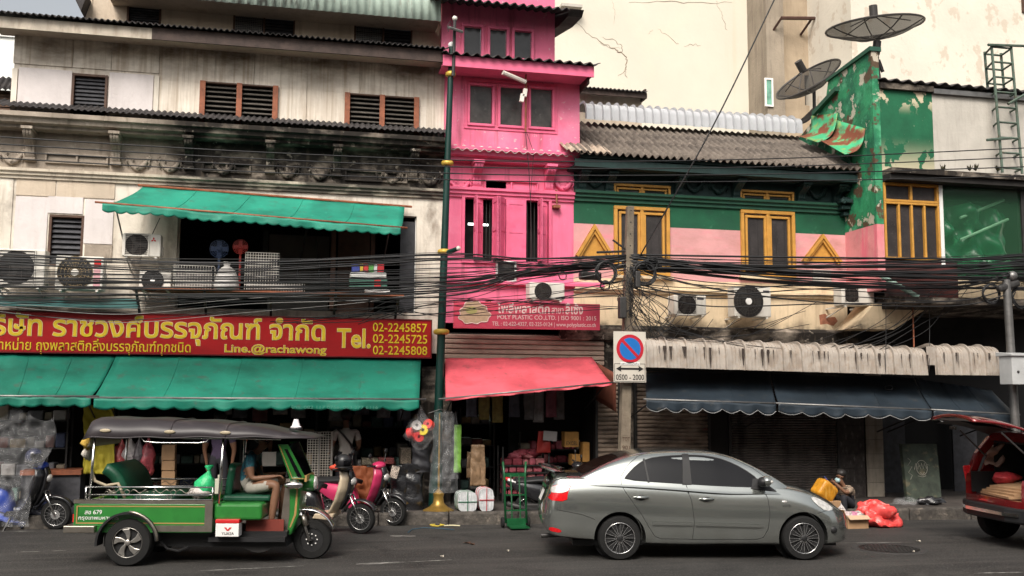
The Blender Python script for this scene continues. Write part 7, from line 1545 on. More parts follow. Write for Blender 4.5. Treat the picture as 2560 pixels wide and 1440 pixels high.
    # bag things aboard: separate objects
    b = MB(); b.lathe((.86, -.35, .86), (0, 0, 1), [(.05, 0), (.11, .02), (.135, .10), (.125, .2), (.085, .27), (.03, .33), (.022, .35), (.06, .40), (.05, .42), (0, .41)], 16)
    for v in b.v: v.x += .05*noise.noise(v*9)+.16*(v.z-.86); v.y += .02*noise.noise(v*11+Vector((9, 0, 0)))
    tag(b.build('green_bag', M('bright_green_bag', (.03, .45, .17), .3, var=.25, vs=14, bump=.8, bs=12), F=F, smooth=True), 'bright green plastic bag tied up inside the tuk-tuk', 'bag')
    b = MB(); b.ell((.82, -.40, .92), (.16, .12, .08), 14, 8, .5, 4); tag(b.build('white_bag', M('white_bag', (.55, .5, .48), .4, var=.3, vs=14, bump=.6), F=F, smooth=True), 'crumpled white plastic bag beside the green bag in the tuk-tuk', 'bag')
    b = MB(); b.box(1.02, 1.10, -.40, -.28, .90, 1.10); b.cyl((1.06, -.34, 1.10), (1.06, -.34, 1.15), .02, .02, 8); tag(b.build('water_jug', M('cream_plastic', (.5, .48, .40), .4), F=F, bevel=.015), 'small white water jug behind the tuk-tuk driver seat', 'jug')
    b = MB(); b.ell((-.72, -.30, 1.56), (.06, .14, .09), 12, 8, .6, 2); tag(b.build('yellow_rag', M('yellow_rag', (.5, .32, .06), .8, var=.3, vs=12, bump=.7), F=F, smooth=True), 'yellow rag tied at the back of the tuk-tuk roof', 'rag')
    b = MB(); b.ell((-.72, -.28, 1.42), (.05, .13, .09), 12, 8, .6, 5); tag(b.build('white_rag', M('white_rag', (.5, .47, .42), .8, var=.3, vs=12, bump=.7), F=F, smooth=True), 'whitish bundle hanging under the yellow rag on the tuk-tuk', 'rag')
    # driver
    J = {'pelvis': ((1.34, 0, .96), (.15, .12)), 'waist': ((1.32, 0, 1.10), (.145, .11)), 'chest': ((1.40, 0, 1.28), (.165, .12)), 'neckbase': ((1.46, 0, 1.42), (.07, .07)), 'neck': ((1.50, 0, 1.46), .055)}
    B = [('pelvis', 'waist', 'shirt'), ('waist', 'chest', 'shirt'), ('chest', 'neckbase', 'shirt'), ('neckbase', 'neck', 'skin')]
    for s, p in ((-1, 'r'), (1, 'l')):
        J[p+'sh'] = ((1.43, s*.18, 1.38), .07); J[p+'slv'] = ((1.44, s*.24, 1.24), .066); J[p+'elb'] = ((1.48, s*.26, 1.09), .043); J[p+'wrist'] = ((1.76, s*.25, 1.12), .03)
        J[p+'hip'] = ((1.40, s*.10, .95), .10); J[p+'thi'] = ((1.56, s*.20, .985), .098); J[p+'hem'] = ((1.72, s*.27, 1.01), .09); J[p+'kn'] = ((1.83, s*.30, 1.02), .064); J[p+'calf'] = ((1.80, s*.31, .80), .06); J[p+'ank'] = ((1.76, s*.32, .50), .04); J[p+'heel'] = ((1.73, s*.32, .44), .037); J[p+'toe'] = ((1.93, s*.33, .42), (.045, .025))
        B += [('chest', p+'sh', 'shirt'), (p+'sh', p+'slv', 'shirt'), (p+'slv', p+'elb', 'skin'), (p+'elb', p+'wrist', 'skin'), ('pelvis', p+'hip', 'short'), (p+'hip', p+'thi', 'short'), (p+'thi', p+'hem', 'short'), (p+'hem', p+'kn', 'skin'), (p+'kn', p+'calf', 'skin'), (p+'calf', p+'ank', 'skin'), (p+'ank', p+'heel', 'skin'), (p+'heel', p+'toe', 'skin')]
        hand(J, B, p, J[p+'wrist'][0], (.8, -s*.1, .12), (0, 0, 1), curl=1.0)
    hr = headj(J, B, (1.50, 0, 1.44), (.25, 0, 1), (1, 0, -.25))
    def ex(r):
        eyes(r, F, (1.50, 0, 1.44), (.25, 0, 1), (1, 0, -.25))
        for s in (-1, 1): b = MB(); b.obox((1.83, s*.325, .395), (.26, .10, .025), (0, .0, 0)); b.build('sandal', m_plas, r, F=F, bevel=.01)
        b = MB(); b.tube([(1.34, -.12, 1.42), (1.50, -.05, 1.30), (1.56, .0, 1.12)], .018, 5); b.build('bag_strap', m_plas, r, F=F); b = MB(); b.obox((1.60, -.02, 1.06), (.1, .22, .14), (0, 0, 0)); b.build('waist_bag', m_plas, r, F=F, bevel=.03)
    figure('person', 'tuk-tuk driver in teal patterned shirt and grey shorts sitting at the handlebar', F, J, B, {'shirt': M('teal_shirt', (.015, .10, .13), .8, var=.35, vs=18, layers=[L((.008, .025, .05), (40, 40, 8), .48, .52, .7)]), 'short': M('grey_shorts', (.34, .32, .28), .85, var=.2, vs=9), 'skin': m_skin}, ['shirt', 'short', 'skin'], hair=hr, extra=ex)
tuktuk()
# ================================================================ scooters
def scooter(label, cpx, cpy, ang, colr, shield, legm, s=1.0, r=.25, helmet=None, seatm=None, flip=1):
    c = G(cpx, cpy); F = Matrix.Translation((c.x, c.y, 0)) @ Matrix.Rotation(ang, 4, 'Z') @ Matrix.Rotation(.10, 4, 'X') @ Matrix.Scale(s, 4); root = thing('motor_scooter', label, 'scooter', F=F); sm_ = seatm or m_plas
    wheel(root, F, (0, 0, r), r, .09, r*.74, 'wire', (m_rubber, m_alloy, m_plas), ax=(0, -1, 0)); wheel(root, F, (-1.22, 0, r), r, .10, r*.74, 'wire', (m_rubber, m_alloy, m_plas), ax=(0, -1, 0))
    for k in (-1, 1): b = MB(); b.tube([(-.16, k*.06, .62), (0, k*.065, r)], [.02, .018], 6); b.build('fork_leg', m_chrome, root, F=F, smooth=True)
    b = MB(); b.grid(lambda u, v: ((r+.06)*math.cos(math.radians(lerp(25, 165, u))), lerp(-.07, .07, v), r+(r+.05)*math.sin(math.radians(lerp(25, 165, u)))+.02*math.cos((v-.5)*3)), 12, 6); b.build('front_fender', legm, root, F=F, smooth=True, solid=.01)
    # front shield: curved sweep
    pts = [(-.20, 1.02, .13), (-.16, .90, .20), (-.19, .72, .24), (-.26, .55, .22), (-.36, .40, .17), (-.46, .30, .13)]
    def sf_(u, v, o=0):
        k = v*(len(pts)-1); i = min(len(pts)-2, int(k)); t = k-i; x, z, w = [lerp(pts[i][j], pts[i+1][j], t) for j in range(3)]; a = lerp(-1, 1, u); return (x-.10*a*a+o, a*w, z)
    b = MB(); b.grid(lambda u, v: sf_(u, v), 12, 20); b.build('front_shield', shield, root, F=F, smooth=True, solid=.035)
    b = MB(); b.grid(lambda u, v: sf_(.25+.5*u, v*.8, .05), 8, 14); b.build('front_panel', legm, root, F=F, smooth=True, solid=.03)
    b = MB(); b.ell((-.12, 0, .84), (.05, .09, .07), 14, 8); b.build('headlamp', m_lampclr, root, F=F, smooth=True)
    b = MB(); b.ell((-.26, 0, 1.04), (.12, .16, .07), 16, 10); b.build('handlebar_cowl', colr, root, F=F, smooth=True); b = MB(); b.tube([(-.30, -.36, 1.08), (-.25, -.15, 1.05), (-.25, .15, 1.05), (-.30, .36, 1.08)], .016, 6); b.build('handlebar', m_plas, root, F=F, smooth=True)
    for k in (-1, 1): b = MB(); b.tube([(-.26, k*.22, 1.06), (-.26, k*.30, 1.22)], .007, 5); mm = b.build('mirror_stem', m_dkmetal, root, F=F); b = MB(); b.ell((-.26, k*.31, 1.25), (.02, .06, .045), 12, 8); b.build('mirror', m_plas, mm, F=F, smooth=True)
    b = MB(); b.prismY([(-.42, .27), (-.40, .34), (-.75, .32), (-.80, .24), (-.5, .22)], -.15, .15); b.build('floorboard', shield, root, F=F, bevel=.02, seg=3)
    bd_ = [(-.68, .24, .12, .34), (-.75, .26, .15, .62), (-.95, .34, .17, .70), (-1.2, .44, .16, .74), (-1.45, .58, .11, .78), (-1.60, .68, .05, .80)]; secs = []
    for i in range(13):
        x = lerp(-.68, -1.60, i/12); tb = [(-t[0], t[1], t[2], t[3]) for t in bd_]; zb, w, zt = [interp(tb, -x, k) for k in (1, 2, 3)]
        secs.append([(x, 0, zb), (x, w*.8, zb+.02), (x, w, lerp(zb, zt, .45)), (x, w*.85, zt-.04), (x, w*.5, zt), (x, 0, zt)])
    b = loft(secs); b.build('tail_body', colr, root, F=F, smooth=50)
    b = MB(); b.grid(lambda u, v: (lerp(-.66, -1.45, u), lerp(-.15, .15, v)*(1-.25*u), .70+.06*u+.05*math.sin(math.pi*v)+.03*math.sin(u*5)), 14, 8); b.build('seat', sm_, root, F=F, smooth=True, solid=.07)
    b = MB(); b.box(-1.25, -.8, -.10, .10, .14, .34); b.build('engine', m_dkmetal, root, F=F, bevel=.03); b = MB(); b.tube([(-.95, -.14, .2), (-1.3, -.16, .26), (-1.62, -.17, .36)], [.03, .045, .05], 8); b.build('exhaust', m_dkmetal, root, F=F, smooth=True); b = MB(); b.tube([(-1.52, 0, .76), (-1.68, 0, .80)], .035, 8); b.build('tail_lamp', m_lampred, root, F=F)
    b = MB(); b.tube([(-.7, -.1, .2), (-.75, -.25, .0)], .014, 5); b.build('side_stand', m_dkmetal, root, F=F)
    return F
m_creamp = M('cream_scooter_paint', (.55, .45, .32), .3, var=.05, coat=.6); m_blackp = M('black_gloss', (.016, .016, .018), .25, var=0, coat=.6); m_pinkp = M('pink_scooter_paint', (.45, .03, .1), .3, var=.05, coat=.6); m_bluep = M('blue_bike_paint', (.02, .05, .30), .3, var=.05, coat=.6); m_whitep = M('white_gloss', (.6, .58, .55), .3, var=.05, coat=.5)
def helm(q, r, mat, label, visor=m_tint, up=Vector((0, 0, 1))):
    t = thing('motorcycle_helmet', label, 'helmet', q-Vector((0, 0, r))); b = MB(); b.ell(q, (r, r*.9, r*.92), 20, 14); b.build('shell', mat, t, smooth=True)
    b = MB(); b.grid(lambda u, v: q+Vector((r*1.02*math.cos(lerp(-1.1, 1.1, u)-.5)*math.cos(lerp(-.45, .35, v)), r*.93*math.sin(lerp(-1.1, 1.1, u)-.5)*math.cos(lerp(-.45, .35, v)), r*.94*math.sin(lerp(-.45, .35, v)))), 12, 6); b.build('visor', visor, t, smooth=True, solid=.006)
    b = MB(); b.tube([q+Vector((r*.96*math.cos(a*.42), r*.86*math.sin(a*.42), -r*.62)) for a in range(15)], r*.09, 6, closed=True); b.build('rim', m_plas, t, smooth=True)
F = scooter('black scooter with cream leg shield and a helmet on its handlebar', 903, 1334, -.50, m_blackp, m_creamp, m_blackp, s=1.0, r=.245)
helm(F @ Vector((-.20, -.18, 1.18)), .135, M('matt_black_helmet', (.02, .02, .022), .35, var=.05), 'black helmet perched on the handlebar of the cream and black scooter')
b = MB(); b.ell(F @ Vector((-.42, 0, 1.05)), (.10, .06, .06), 10, 8, .4, 2); tag(b.build('red_cloth', M('red_cloth', (.5, .06, .03), .7), smooth=True), 'red cloth tucked on the handlebar beside the black helmet', 'cloth')
scooter('pink scooter parked in front of the shop goods', 984, 1314, -.55, m_pinkp, m_pinkp, m_blackp, s=.98, r=.245)
F = scooter('blue motorbike half covered by clear plastic at the left edge', 140, 1323, -.2, m_bluep, m_blackp, m_blackp, s=1.0, r=.245)
helm(F @ Vector((-.30, -.15, 1.22)), .14, M('navy_helmet', (.012, .016, .05), .25, var=.1, coat=.5), 'dark blue helmet on the plastic covered motorbike')
q = P(1440, 1150, -1.2)
F = scooter('dark scooter mostly hidden behind the silver sedan', 1476, 1300, -.1, m_blackp, m_blackp, m_blackp, s=.95, r=.245)
# ================================================================ people on the pavement
def standing(label, px, Y, hgt, face, shirt, trous, arms=None, zf=.2, hair=True, lean=0):
    q = P(px, 1200, Y); F = Matrix.Translation((q.x, Y, zf)) @ Matrix.Rotation(face, 4, 'Z'); k = hgt/1.7
    S = lambda x, y, z: (x*k, y*k, z*k)
    J = {'pelvis': (S(0, 0, .93), (.15*k, .11*k)), 'waist': (S(.0, 0, 1.08), (.14*k, .10*k)), 'chest': (S(.01+lean, 0, 1.28), (.165*k, .115*k)), 'neckbase': (S(.0+lean, 0, 1.42), (.08*k, .07*k)), 'neck': (S(.01+lean, 0, 1.47), .055*k)}
    B = [('pelvis', 'waist', 'a'), ('waist', 'chest', 'a'), ('chest', 'neckbase', 'a'), ('neckbase', 'neck', 'skin')]
    for s, p in ((-1, 'r'), (1, 'l')):
        J[p+'sh'] = (S(lean, s*.19, 1.38), .068*k); J[p+'slv'] = (S(.01+lean, s*.235, 1.22), .068*k); J[p+'elb'] = (S(.03, s*.26, 1.08), .042*k); J[p+'wrist'] = (S(.22 if arms else .06, s*.22, .98 if arms else .84), .028*k)
        J[p+'hip'] = (S(0, s*.09, .90), .105*k); J[p+'kn'] = (S(.02, s*.10, .50), .07*k); J[p+'ank'] = (S(0, s*.10, .10), .05*k); J[p+'heel'] = (S(-.02, s*.10, .05), .045*k); J[p+'toe'] = (S(.16, s*.12, .035), (.045*k, .03*k))
        B += [('chest', p+'sh', 'a'), (p+'sh', p+'slv', 'a'), (p+'slv', p+'elb', 'skin'), (p+'elb', p+'wrist', 'skin'), ('pelvis', p+'hip', 'b'), (p+'hip', p+'kn', 'b'), (p+'kn', p+'ank', 'b'), (p+'ank', p+'heel', 'b'), (p+'heel', p+'toe', 'b')]
        hand(J, B, p, J[p+'wrist'][0], (.7 if arms else .1, 0, -.1 if arms else -1), (0, 0, 1) if arms else (0, s, 0), curl=.6)
    hr = headj(J, B, J['neck'][0], (0, 0, 1), (1, 0, 0)); c, r = hr
    return figure('person', label, F, J, B, {'a': shirt, 'b': trous, 'skin': m_skin}, ['a', 'b', 'skin'], hair=(c+Vector((-.012, 0, .01)), (.108, .105, .10)), extra=lambda o: eyes(o, F, J['neck'][0], (0, 0, 1), (1, 0, 0))), F
m_jean = M('dark_trousers', (.02, .02, .025), .8, var=.2)
gp, F = standing('person in a grey shirt with a black shoulder strap, seen from behind at the shop', 862, -.15, 1.68, 1.75, M('grey_shirt', (.36, .33, .30), .8, var=.1, vs=9), m_jean, arms=True)
b = MB(); b.tube([F @ Vector(v) for v in ((-.02, .20, 1.44), (-.13, .08, 1.30), (-.135, -.05, 1.15), (-.10, -.15, 1.0))], .02, 5); b.build('shoulder_strap', m_plas, gp)
standing('person in a purple shirt standing behind the tuk-tuk', 545, -.55, 1.66, 1.4, M('purple_shirt', (.045, .03, .06), .8, var=.15, vs=9), m_jean)
standing('dark clothed figure deep in the left shop', 640, 1.2, 1.7, 1.2, M('black_shirt', (.02, .02, .02), .8), m_jean)
# seated vendor at the kerb
def vendor():
    q = P(2108, 1275, -1.75); F = Matrix.Translation((q.x+.12, -1.82, .12)) @ Matrix.Rotation(math.pi+.25, 4, 'Z') @ Matrix.Scale(.92, 4)
    J = {'pelvis': ((0, 0, .16), (.16, .13)), 'waist': ((.03, 0, .30), (.15, .12)), 'chest': ((.13, 0, .43), (.165, .12)), 'neckbase': ((.20, 0, .545), (.075, .07)), 'neck': ((.23, 0, .58), .052)}
    B = [('pelvis', 'waist', 'a'), ('waist', 'chest', 'a'), ('chest', 'neckbase', 'a'), ('neckbase', 'neck', 'skin')]
    for s, p in ((-1, 'r'), (1, 'l')):
        J[p+'sh'] = ((.18, s*.18, .505), .066); J[p+'slv'] = ((.27, s*.21, .44), .062); J[p+'elb'] = ((.33, s*.20, .42), .042); J[p+'wrist'] = ((.50, s*.10, .60), .028)
        J[p+'hip'] = ((.06, s*.10, .15), .10); J[p+'kn'] = ((.36, s*.16, .36), .075); J[p+'ank'] = ((.32, s*.15, .05), .05); J[p+'heel'] = ((.30, s*.15, .035), .04); J[p+'toe'] = ((.46, s*.16, .03), (.045, .028))
        B += [('chest', p+'sh', 'a'), (p+'sh', p+'slv', 'a'), (p+'slv', p+'elb', 'skin'), (p+'elb', p+'wrist', 'skin'), ('pelvis', p+'hip', 'b'), (p+'hip', p+'kn', 'b'), (p+'kn', p+'ank', 'b'), (p+'ank', p+'heel', 'skin'), (p+'heel', p+'toe', 'skin')]
        hand(J, B, p, J[p+'wrist'][0], (.6, -s*.25, .5), (0, -s, .3), curl=.9)
    c, r = headj(J, B, (.23, 0, .57), (.25, 0, 1), (1, 0, -.3))
    def ex(o):
        eyes(o, F, (.23, 0, .57), (.25, 0, 1), (1, 0, -.3)); b = MB(); b.ell((.345, 0, .65), (.045, .062, .052), 14, 10); b.build('face_mask', M('pale_blue_mask', (.35, .5, .52), .8), o, F=F, smooth=True)
        b = MB(); b.ell((.20, 0, .75), (.06, .06, .05), 10, 8); b.build('hair_bun', m_hair, o, F=F, smooth=True)
    m_check = M('checked_shirt', (.32, .24, .17), .85, var=.1, layers=[L((.06, .045, .04), (3, 3, 55), .56, .6, .8, 0), L((.06, .045, .04), (50, 50, 3), .56, .6, .8, 0)])
    figure('person', 'vendor in checked shirt and face mask sitting on the kerb writing on a parcel', F, J, B, {'a': m_check, 'b': m_jean, 'skin': m_skin}, ['a', 'b', 'skin'], hair=(c+Vector((-.015, 0, .012)), (.108, .105, .10)), extra=ex)
    b = MB(); b.tube([F @ Vector((.60, .02, .64)), F @ Vector((.68, -.02, .74))], .006, 5); tag(b.build('pen', M('blue_pen', (.05, .08, .3), .4)), 'blue pen in the hand of the seated vendor', 'pen')
    cq = F @ Vector((.72, .02, .46)); b = MB(); b.obox(cq, (.38, .30, .34), (.15, .62, .25)); bo = b.build('taped_parcel', M('amber_tape', (.50, .22, .02), .25, var=.25, vs=10, layers=[L((.62, .36, .08), (30, 30, 3), .55, .65, .6)]), bevel=.075, seg=4); tag(bo, 'parcel wrapped in amber tape held up by the seated vendor', 'parcel')
    b = MB(); b.obox(F @ Vector((.70, .0, .13)), (.46, .34, .26), (0, 0, .2)); tag(b.build('cardboard_box', bpy.cardboard, bevel=.006), 'closed cardboard box under the amber parcel', 'box')
vendor()
# ================================================================ goods and things on the pavement
m_clear = M('clear_plastic', (.75, .75, .76), .12, var=0, spec=.9, alpha=.20); m_clear2 = M('crinkled_plastic', (.7, .71, .73), .12, var=.2, vs=9, bump=1.0, bs=14, spec=.9)
_t = m_clear2.node_tree; _n = _t.nodes.new('ShaderNodeTexNoise'); _n.noise_type = 'RIDGED_MULTIFRACTAL'; _n.inputs['Scale'].default_value = 3.0; _n.inputs['Detail'].default_value = 3
_g = _t.nodes.new('ShaderNodeNewGeometry'); _mp = _t.nodes.new('ShaderNodeMapping'); _mp.inputs['Scale'].default_value = (3.2, 3.2, .3); _r = _t.nodes.new('ShaderNodeMapRange'); _r.inputs['From Min'].default_value = .8; _r.inputs['From Max'].default_value = 1.9; _r.inputs['To Min'].default_value = .09; _r.inputs['To Max'].default_value = .65  # highlights along the creases are put into the alpha as whitish ridged streaks
_t.links.new(_g.outputs['Position'], _mp.inputs[0]); _t.links.new(_mp.outputs[0], _n.inputs['Vector']); _t.links.new(_n.outputs[0], _r.inputs[0]); _t.links.new(_r.outputs[0], _t.nodes['Principled BSDF'].inputs['Alpha']); m_blackbag = M('black_plastic_wrap', (.018, .018, .02), .22, var=.3, vs=9, bump=1.0, bs=9, spec=.7)
def drape(fn, nu, nv, mat, name, label, cat, w=.03, f=6, seed=0, solid=0.0):
    b = MB(); 
    def g_(u, v):
        p = Vector(fn(u, v)); k = Vector((p.x*f, p.z*f*.6, seed)); r = 1-abs(noise.noise(k))*2; p.y += w*r+w*.5*noise.noise(k*2.7); p.x += w*.5*noise.noise(k+Vector((5, 5, 5))); return p
    b.grid(g_, nu, nv); return tag(b.build(name, mat, smooth=True, solid=solid), label, cat)
def bag(c, r, mat, name, label, cat='bag', jit=.5, seed=1, n=18, m=12, neck=True):
    b = MB(); b.ell(c, r, n, m, jit, seed); c = Vector(c)
    for v in b.v:
        d = v-c; 
        if neck and d.z > r[2]*.45: k = 1-.75*min(1, (d.z-r[2]*.45)/(r[2]*.55)); v.x = c.x+d.x*k; v.y = c.y+d.y*k; v.z = c.z+d.z*1.25
        v.z = max(v.z, c.z-r[2]*.9); q = noise.noise(v*14+Vector((seed, 0, 0)))*.03; v.x += q; v.y += q*.6; v.z += q*.4
    return tag(b.build(name, mat, smooth=True), label, cat)
# left: plastic over motorbike and rack
drape(lambda u, v: P(lerp(-60, 135-75*v+12*math.sin(v*7), u), lerp(1035+18*math.sin(u*9), 1318, v), -1.15-.35*v), 40, 50, m_clear2, 'plastic_sheet', 'crinkled clear plastic sheet draped over the goods and motorbike at the left edge', 'plastic sheet', w=.10, f=5, seed=3)
q = G(55, 1322); b = MB(); b.ell((q.x-.1, q.y+.25, .16), (.62, .3, .22), 56, 28, .7, 5)
for v in b.v: k = 1-2*abs(noise.noise(v*6)); v.x += .06*noise.noise(v*5); v.y -= .07*k; v.z += .06*noise.noise(v*5+Vector((3, 3, 3)))+.05*(1-2*abs(noise.noise(v*11))); v.z = max(v.z, .01)
tag(b.build('plastic_heap', M('blueish_plastic_heap', (.10, .11, .15), .2, var=.5, vs=7, bump=1, bs=10, spec=.9, layers=[L((.02, .02, .03), 5, .45, .6, .9), L((.05, .1, .5), 3, .55, .65, .7)]), smooth=True), 'shiny heap of crumpled blue and clear plastic at the foot of the motorbike', 'plastic heap')
# racks and shelves in the left shop
m_goods = [M('goods_%d' % i, c, .6, var=.3, vs=7, bump=.5, bs=8) for i, c in enumerate(((.32, .27, .2), (.16, .16, .17), (.4, .37, .33), (.24, .09, .07), (.09, .16, .14), (.3, .21, .1), (.08, .1, .18), (.45, .42, .4)))]
ON = ('first', 'second', 'third', 'fourth', 'fifth', 'sixth', 'seventh', 'eighth', 'ninth', 'tenth', 'eleventh', 'twelfth', 'thirteenth', 'fourteenth')
for _l, _ns in ((m_goods, ('tan', 'dark grey', 'pale', 'rust red', 'dark green', 'ochre', 'navy', 'off-white')),):
    for _m, _c in zip(_l, _ns): _m['cn'] = _c
def rack(label, px0, px1, Y, d, levels, seed, ztop=2.0, names='carton', what='dim goods', dens=.18, hmax=.3, group=None, mats=None):
    random.seed(seed); X0, X1 = P(px0, 1150, Y).x, P(px1, 1150, Y).x; t = thing('shop_rack', label, 'rack', ((X0+X1)/2, Y+d/2, .2))
    for x in (X0, X1):
        for y in (Y, Y+d): b = MB(); b.box(x-.015, x+.015, y-.015, y+.015, .2, ztop); b.build('upright', m_dkmetal, t)
    for i in range(levels):
        z = lerp(.35, ztop-.35, i/max(1, levels-1)); b = MB(); b.box(X0+.016, X1-.016, Y, Y+d, z-.02, z); b.build('shelf', m_dkmetal, t); x = X0+.03; k_ = 0
        while x < X1-.12:
            w = random.uniform(dens*.6, dens*1.5); w = min(w, X1-.03-x); h = random.uniform(.1, hmax)
            b = MB(); b.box(x, x+w-.01, Y+.03+random.uniform(0, .06), Y+d-.04, z+.001, z+h); mt = random.choice(mats or m_goods); sh = 'top' if i == levels-1 else 'bottom' if i == 0 else ON[i]
            tag(b.build(names, mt, bevel=.02, seg=2), '%s %s, %s from left, %s shelf, %s' % (mt['cn'], names.replace('_', ' '), ON[min(13, k_)], sh, what), names.replace('_', ' '), 'goods on the '+what); x += w+.005; k_ += 1
rack('steel rack of dim packaged goods behind the plastic sheet at the far left', -60, 165, -.1, .4, 4, 11, 2.1, 'package', 'far left rack', .2, .3)
rack('dark rack of dim bundles along the back of the left shop', 280, 560, 1.6, .5, 4, 12, 2.3, 'bundle', 'rear left rack')
rack('dark rack with bundles behind the tuk-tuk driver', 600, 790, .9, .5, 4, 13, 2.3, 'bundle', 'rack behind the driver')
rack('low dark rack of folded goods behind the two scooters', 890, 1055, .0, .45, 3, 14, 1.25, 'folded_pack', 'low rack behind scooters', .14, .16)
rack('tall dark rack deep in the shop behind the grey shirt person', 820, 1050, 2.2, .5, 4, 15, 2.5, 'bundle', 'tall rack behind grey shirt')
# long table edge behind the motorbike
r = R(130, 1168, 205, 1180, -.2); b = MB(); b.box(P(60, 1170, -.2).x, P(210, 1170, -.2).x, -.45, .1, r[2]-.03, r[3]-.03); tb = thing('display_table', 'low wooden display table edge between motorbike and tuk-tuk', 'table', (P(150, 1170, -.2).x, -.2, .2)); b.build('top', m_rust_wood, tb)
b = MB(); b.box(P(62, 1170, -.2).x, P(208, 1170, -.2).x, -.40, .05, .2, r[2]-.032); b.build('body', m_slatdark, tb)
# yellow cloth, coloured bundle, cartons, price board
m_ycloth = M('mustard_cloth', (.40, .33, .03), .7, var=.15, vs=4)
drape(lambda u, v: P(lerp(208, 285, u), lerp(1012, 1185, v), -.35), 24, 30, m_ycloth, 'yellow_cloth', 'mustard yellow cloth hanging behind the back of the tuk-tuk', 'cloth', w=.05, f=9, seed=2, solid=.006)
for i, (px, col, lb) in enumerate(((300, (.4, .05, .05), 'red'), (322, (.5, .45, .45), 'white'), (345, (.10, .08, .09), 'black'), (367, (.45, .08, .1), 'crimson'))):
    c = P(px, 1150, -.15); bag((c.x, -.1, c.z), (.13, .12, .30), M('wrapped_'+lb, col, .3, var=.4, vs=12, bump=.9, bs=12, spec=.7), 'wrapped_goods', lb+' goods wrapped in clear plastic behind the tuk-tuk seat', 'bag', seed=i+2)
for i, (y0, y1) in enumerate(((1112, 1150), (1151, 1176), (1177, 1200))):
    X0, X1, Z0, Z1 = R(404, y0, 437, y1, -.3); b = MB(); b.box(X0, X1, -.3, -.02, Z0, Z1-.006); tag(b.build('carton', bpy.cardboard, bevel=.006), ('top', 'middle', 'bottom')[i]+' brown carton of the narrow stack behind the tuk-tuk', 'carton')
X0, X1, Z0, Z1 = R(402, 1201, 440, 1272, -.3); b = MB(); b.box(X0, X1, -.32, 0, .2, Z1); tag(b.build('carton', bpy.cardboard, bevel=.006), 'large brown carton on the floor under the narrow stack', 'carton')
X0, X1, Z0, Z1 = R(655, 1130, 690, 1165, .1); b = MB(); b.box(X0, X1, .1, .12, Z0, Z1); pb = b.build('notice_board', m_greywall); tag(pb, 'small pale notice hanging behind the tuk-tuk driver', 'notice')
# wire grid panel stand
X0, X1, Z0, Z1 = R(768, 1080, 826, 1230, -.5); gs = thing('wire_grid_stand', 'white wire grid panel stand between the tuk-tuk and the grey shirt person', 'display stand', ((X0+X1)/2, -.5, .2))
b = MB(); lattice(b, (X0, -.5, .25), (X1-X0, 0, 0), (0, 0, Z1-.25), 9, 30, .0045); b.build('grid_panel', m_greywall, gs)
b = MB(); lattice(b, (X1, -.5, .25), (0.05, .3, 0), (0, 0, Z1-.25), 6, 30, .0045); b.build('side_grid_panel', m_greywall, gs); b = MB(); b.tube([((X0+X1)/2, -.52, .2), ((X0+X1)/2, -.52, Z1)], .012, 6); b.build('post', m_metal, gs)
# orange cloth and patterned boxes
drape(lambda u, v: P(lerp(880, 935, u), lerp(1165, 1275, v), -.55), 16, 20, M('rust_cloth', (.22, .06, .02), .7, var=.2), 'orange_cloth', 'rust orange cloth hanging behind the cream scooter', 'cloth', w=.05, f=9, seed=6, solid=.008)
for (a, y0, c, y1, col, lb) in ((905, 1146, 945, 1162, (.20, .17, .12), 'patterned tray of goods behind the black helmet'), (946, 1145, 985, 1160, (.24, .05, .05), 'dark red box beside the patterned tray'), (1002, 1120, 1028, 1160, (.2, .16, .12), 'stack of pale folded bags near the red tape rolls')):
    X0, X1, Z0, Z1 = R(a, y0, c, y1, -.3); b = MB(); b.box(X0, X1, -.3, .05, Z0, Z1); tag(b.build('goods_box', M('gb%d' % a, col, .6, var=.4, vs=14, layers=[L((.03, .025, .02), 40, .5, .55, .7, 1)]), bevel=.01), lb, 'box')
# hanging plastic bag with tape rolls
c0 = P(1050, 1078, -1.0); bt0 = thing('hanging_tape_bag', 'clear plastic bag of red and yellow tape rolls hanging by the lamp post', 'bag', (c0.x, -.85, c0.z-.25))
for (px, py, col, ax_) in ((1027, 1082, (.55, .03, .03), (1, -.6, .2)), (1045, 1092, (.55, .03, .03), (.3, -1, .1)), (1058, 1075, (.62, .48, .02), (-.3, -1, .1)), (1072, 1062, (.60, .05, .04), (-.8, -1, .5)), (1040, 1065, (.45, .42, .4), (.2, -1, .4))):
    c = P(px, py, -1.0); b = MB(); b.lathe(c-Vector(ax_).normalized()*.05, ax_, [(.03, 0), (.092, 0), (.092, .1), (.03, .1), (.03, 0)], 24); b.build('tape_roll', M('tape_%d' % px, col, .35, var=.1), bt0, smooth=40)
b = MB(); b.ell((c0.x, -1.02, c0.z), (.27, .2, .28), 18, 12, .4, 4)
for v in b.v:
    if v.z > c0.z+.1: k = max(.15, 1-(v.z-c0.z-.1)*4); v.x = c0.x+(v.x-c0.x)*k; v.y = -1.02+(v.y+1.02)*k; v.z += (v.z-c0.z-.1)*.6
    v.x += .03*noise.noise(v*12); v.z += .03*noise.noise(v*12+Vector((4, 0, 0)))
b.build('clear_bag', m_clear2, bt0, smooth=True)
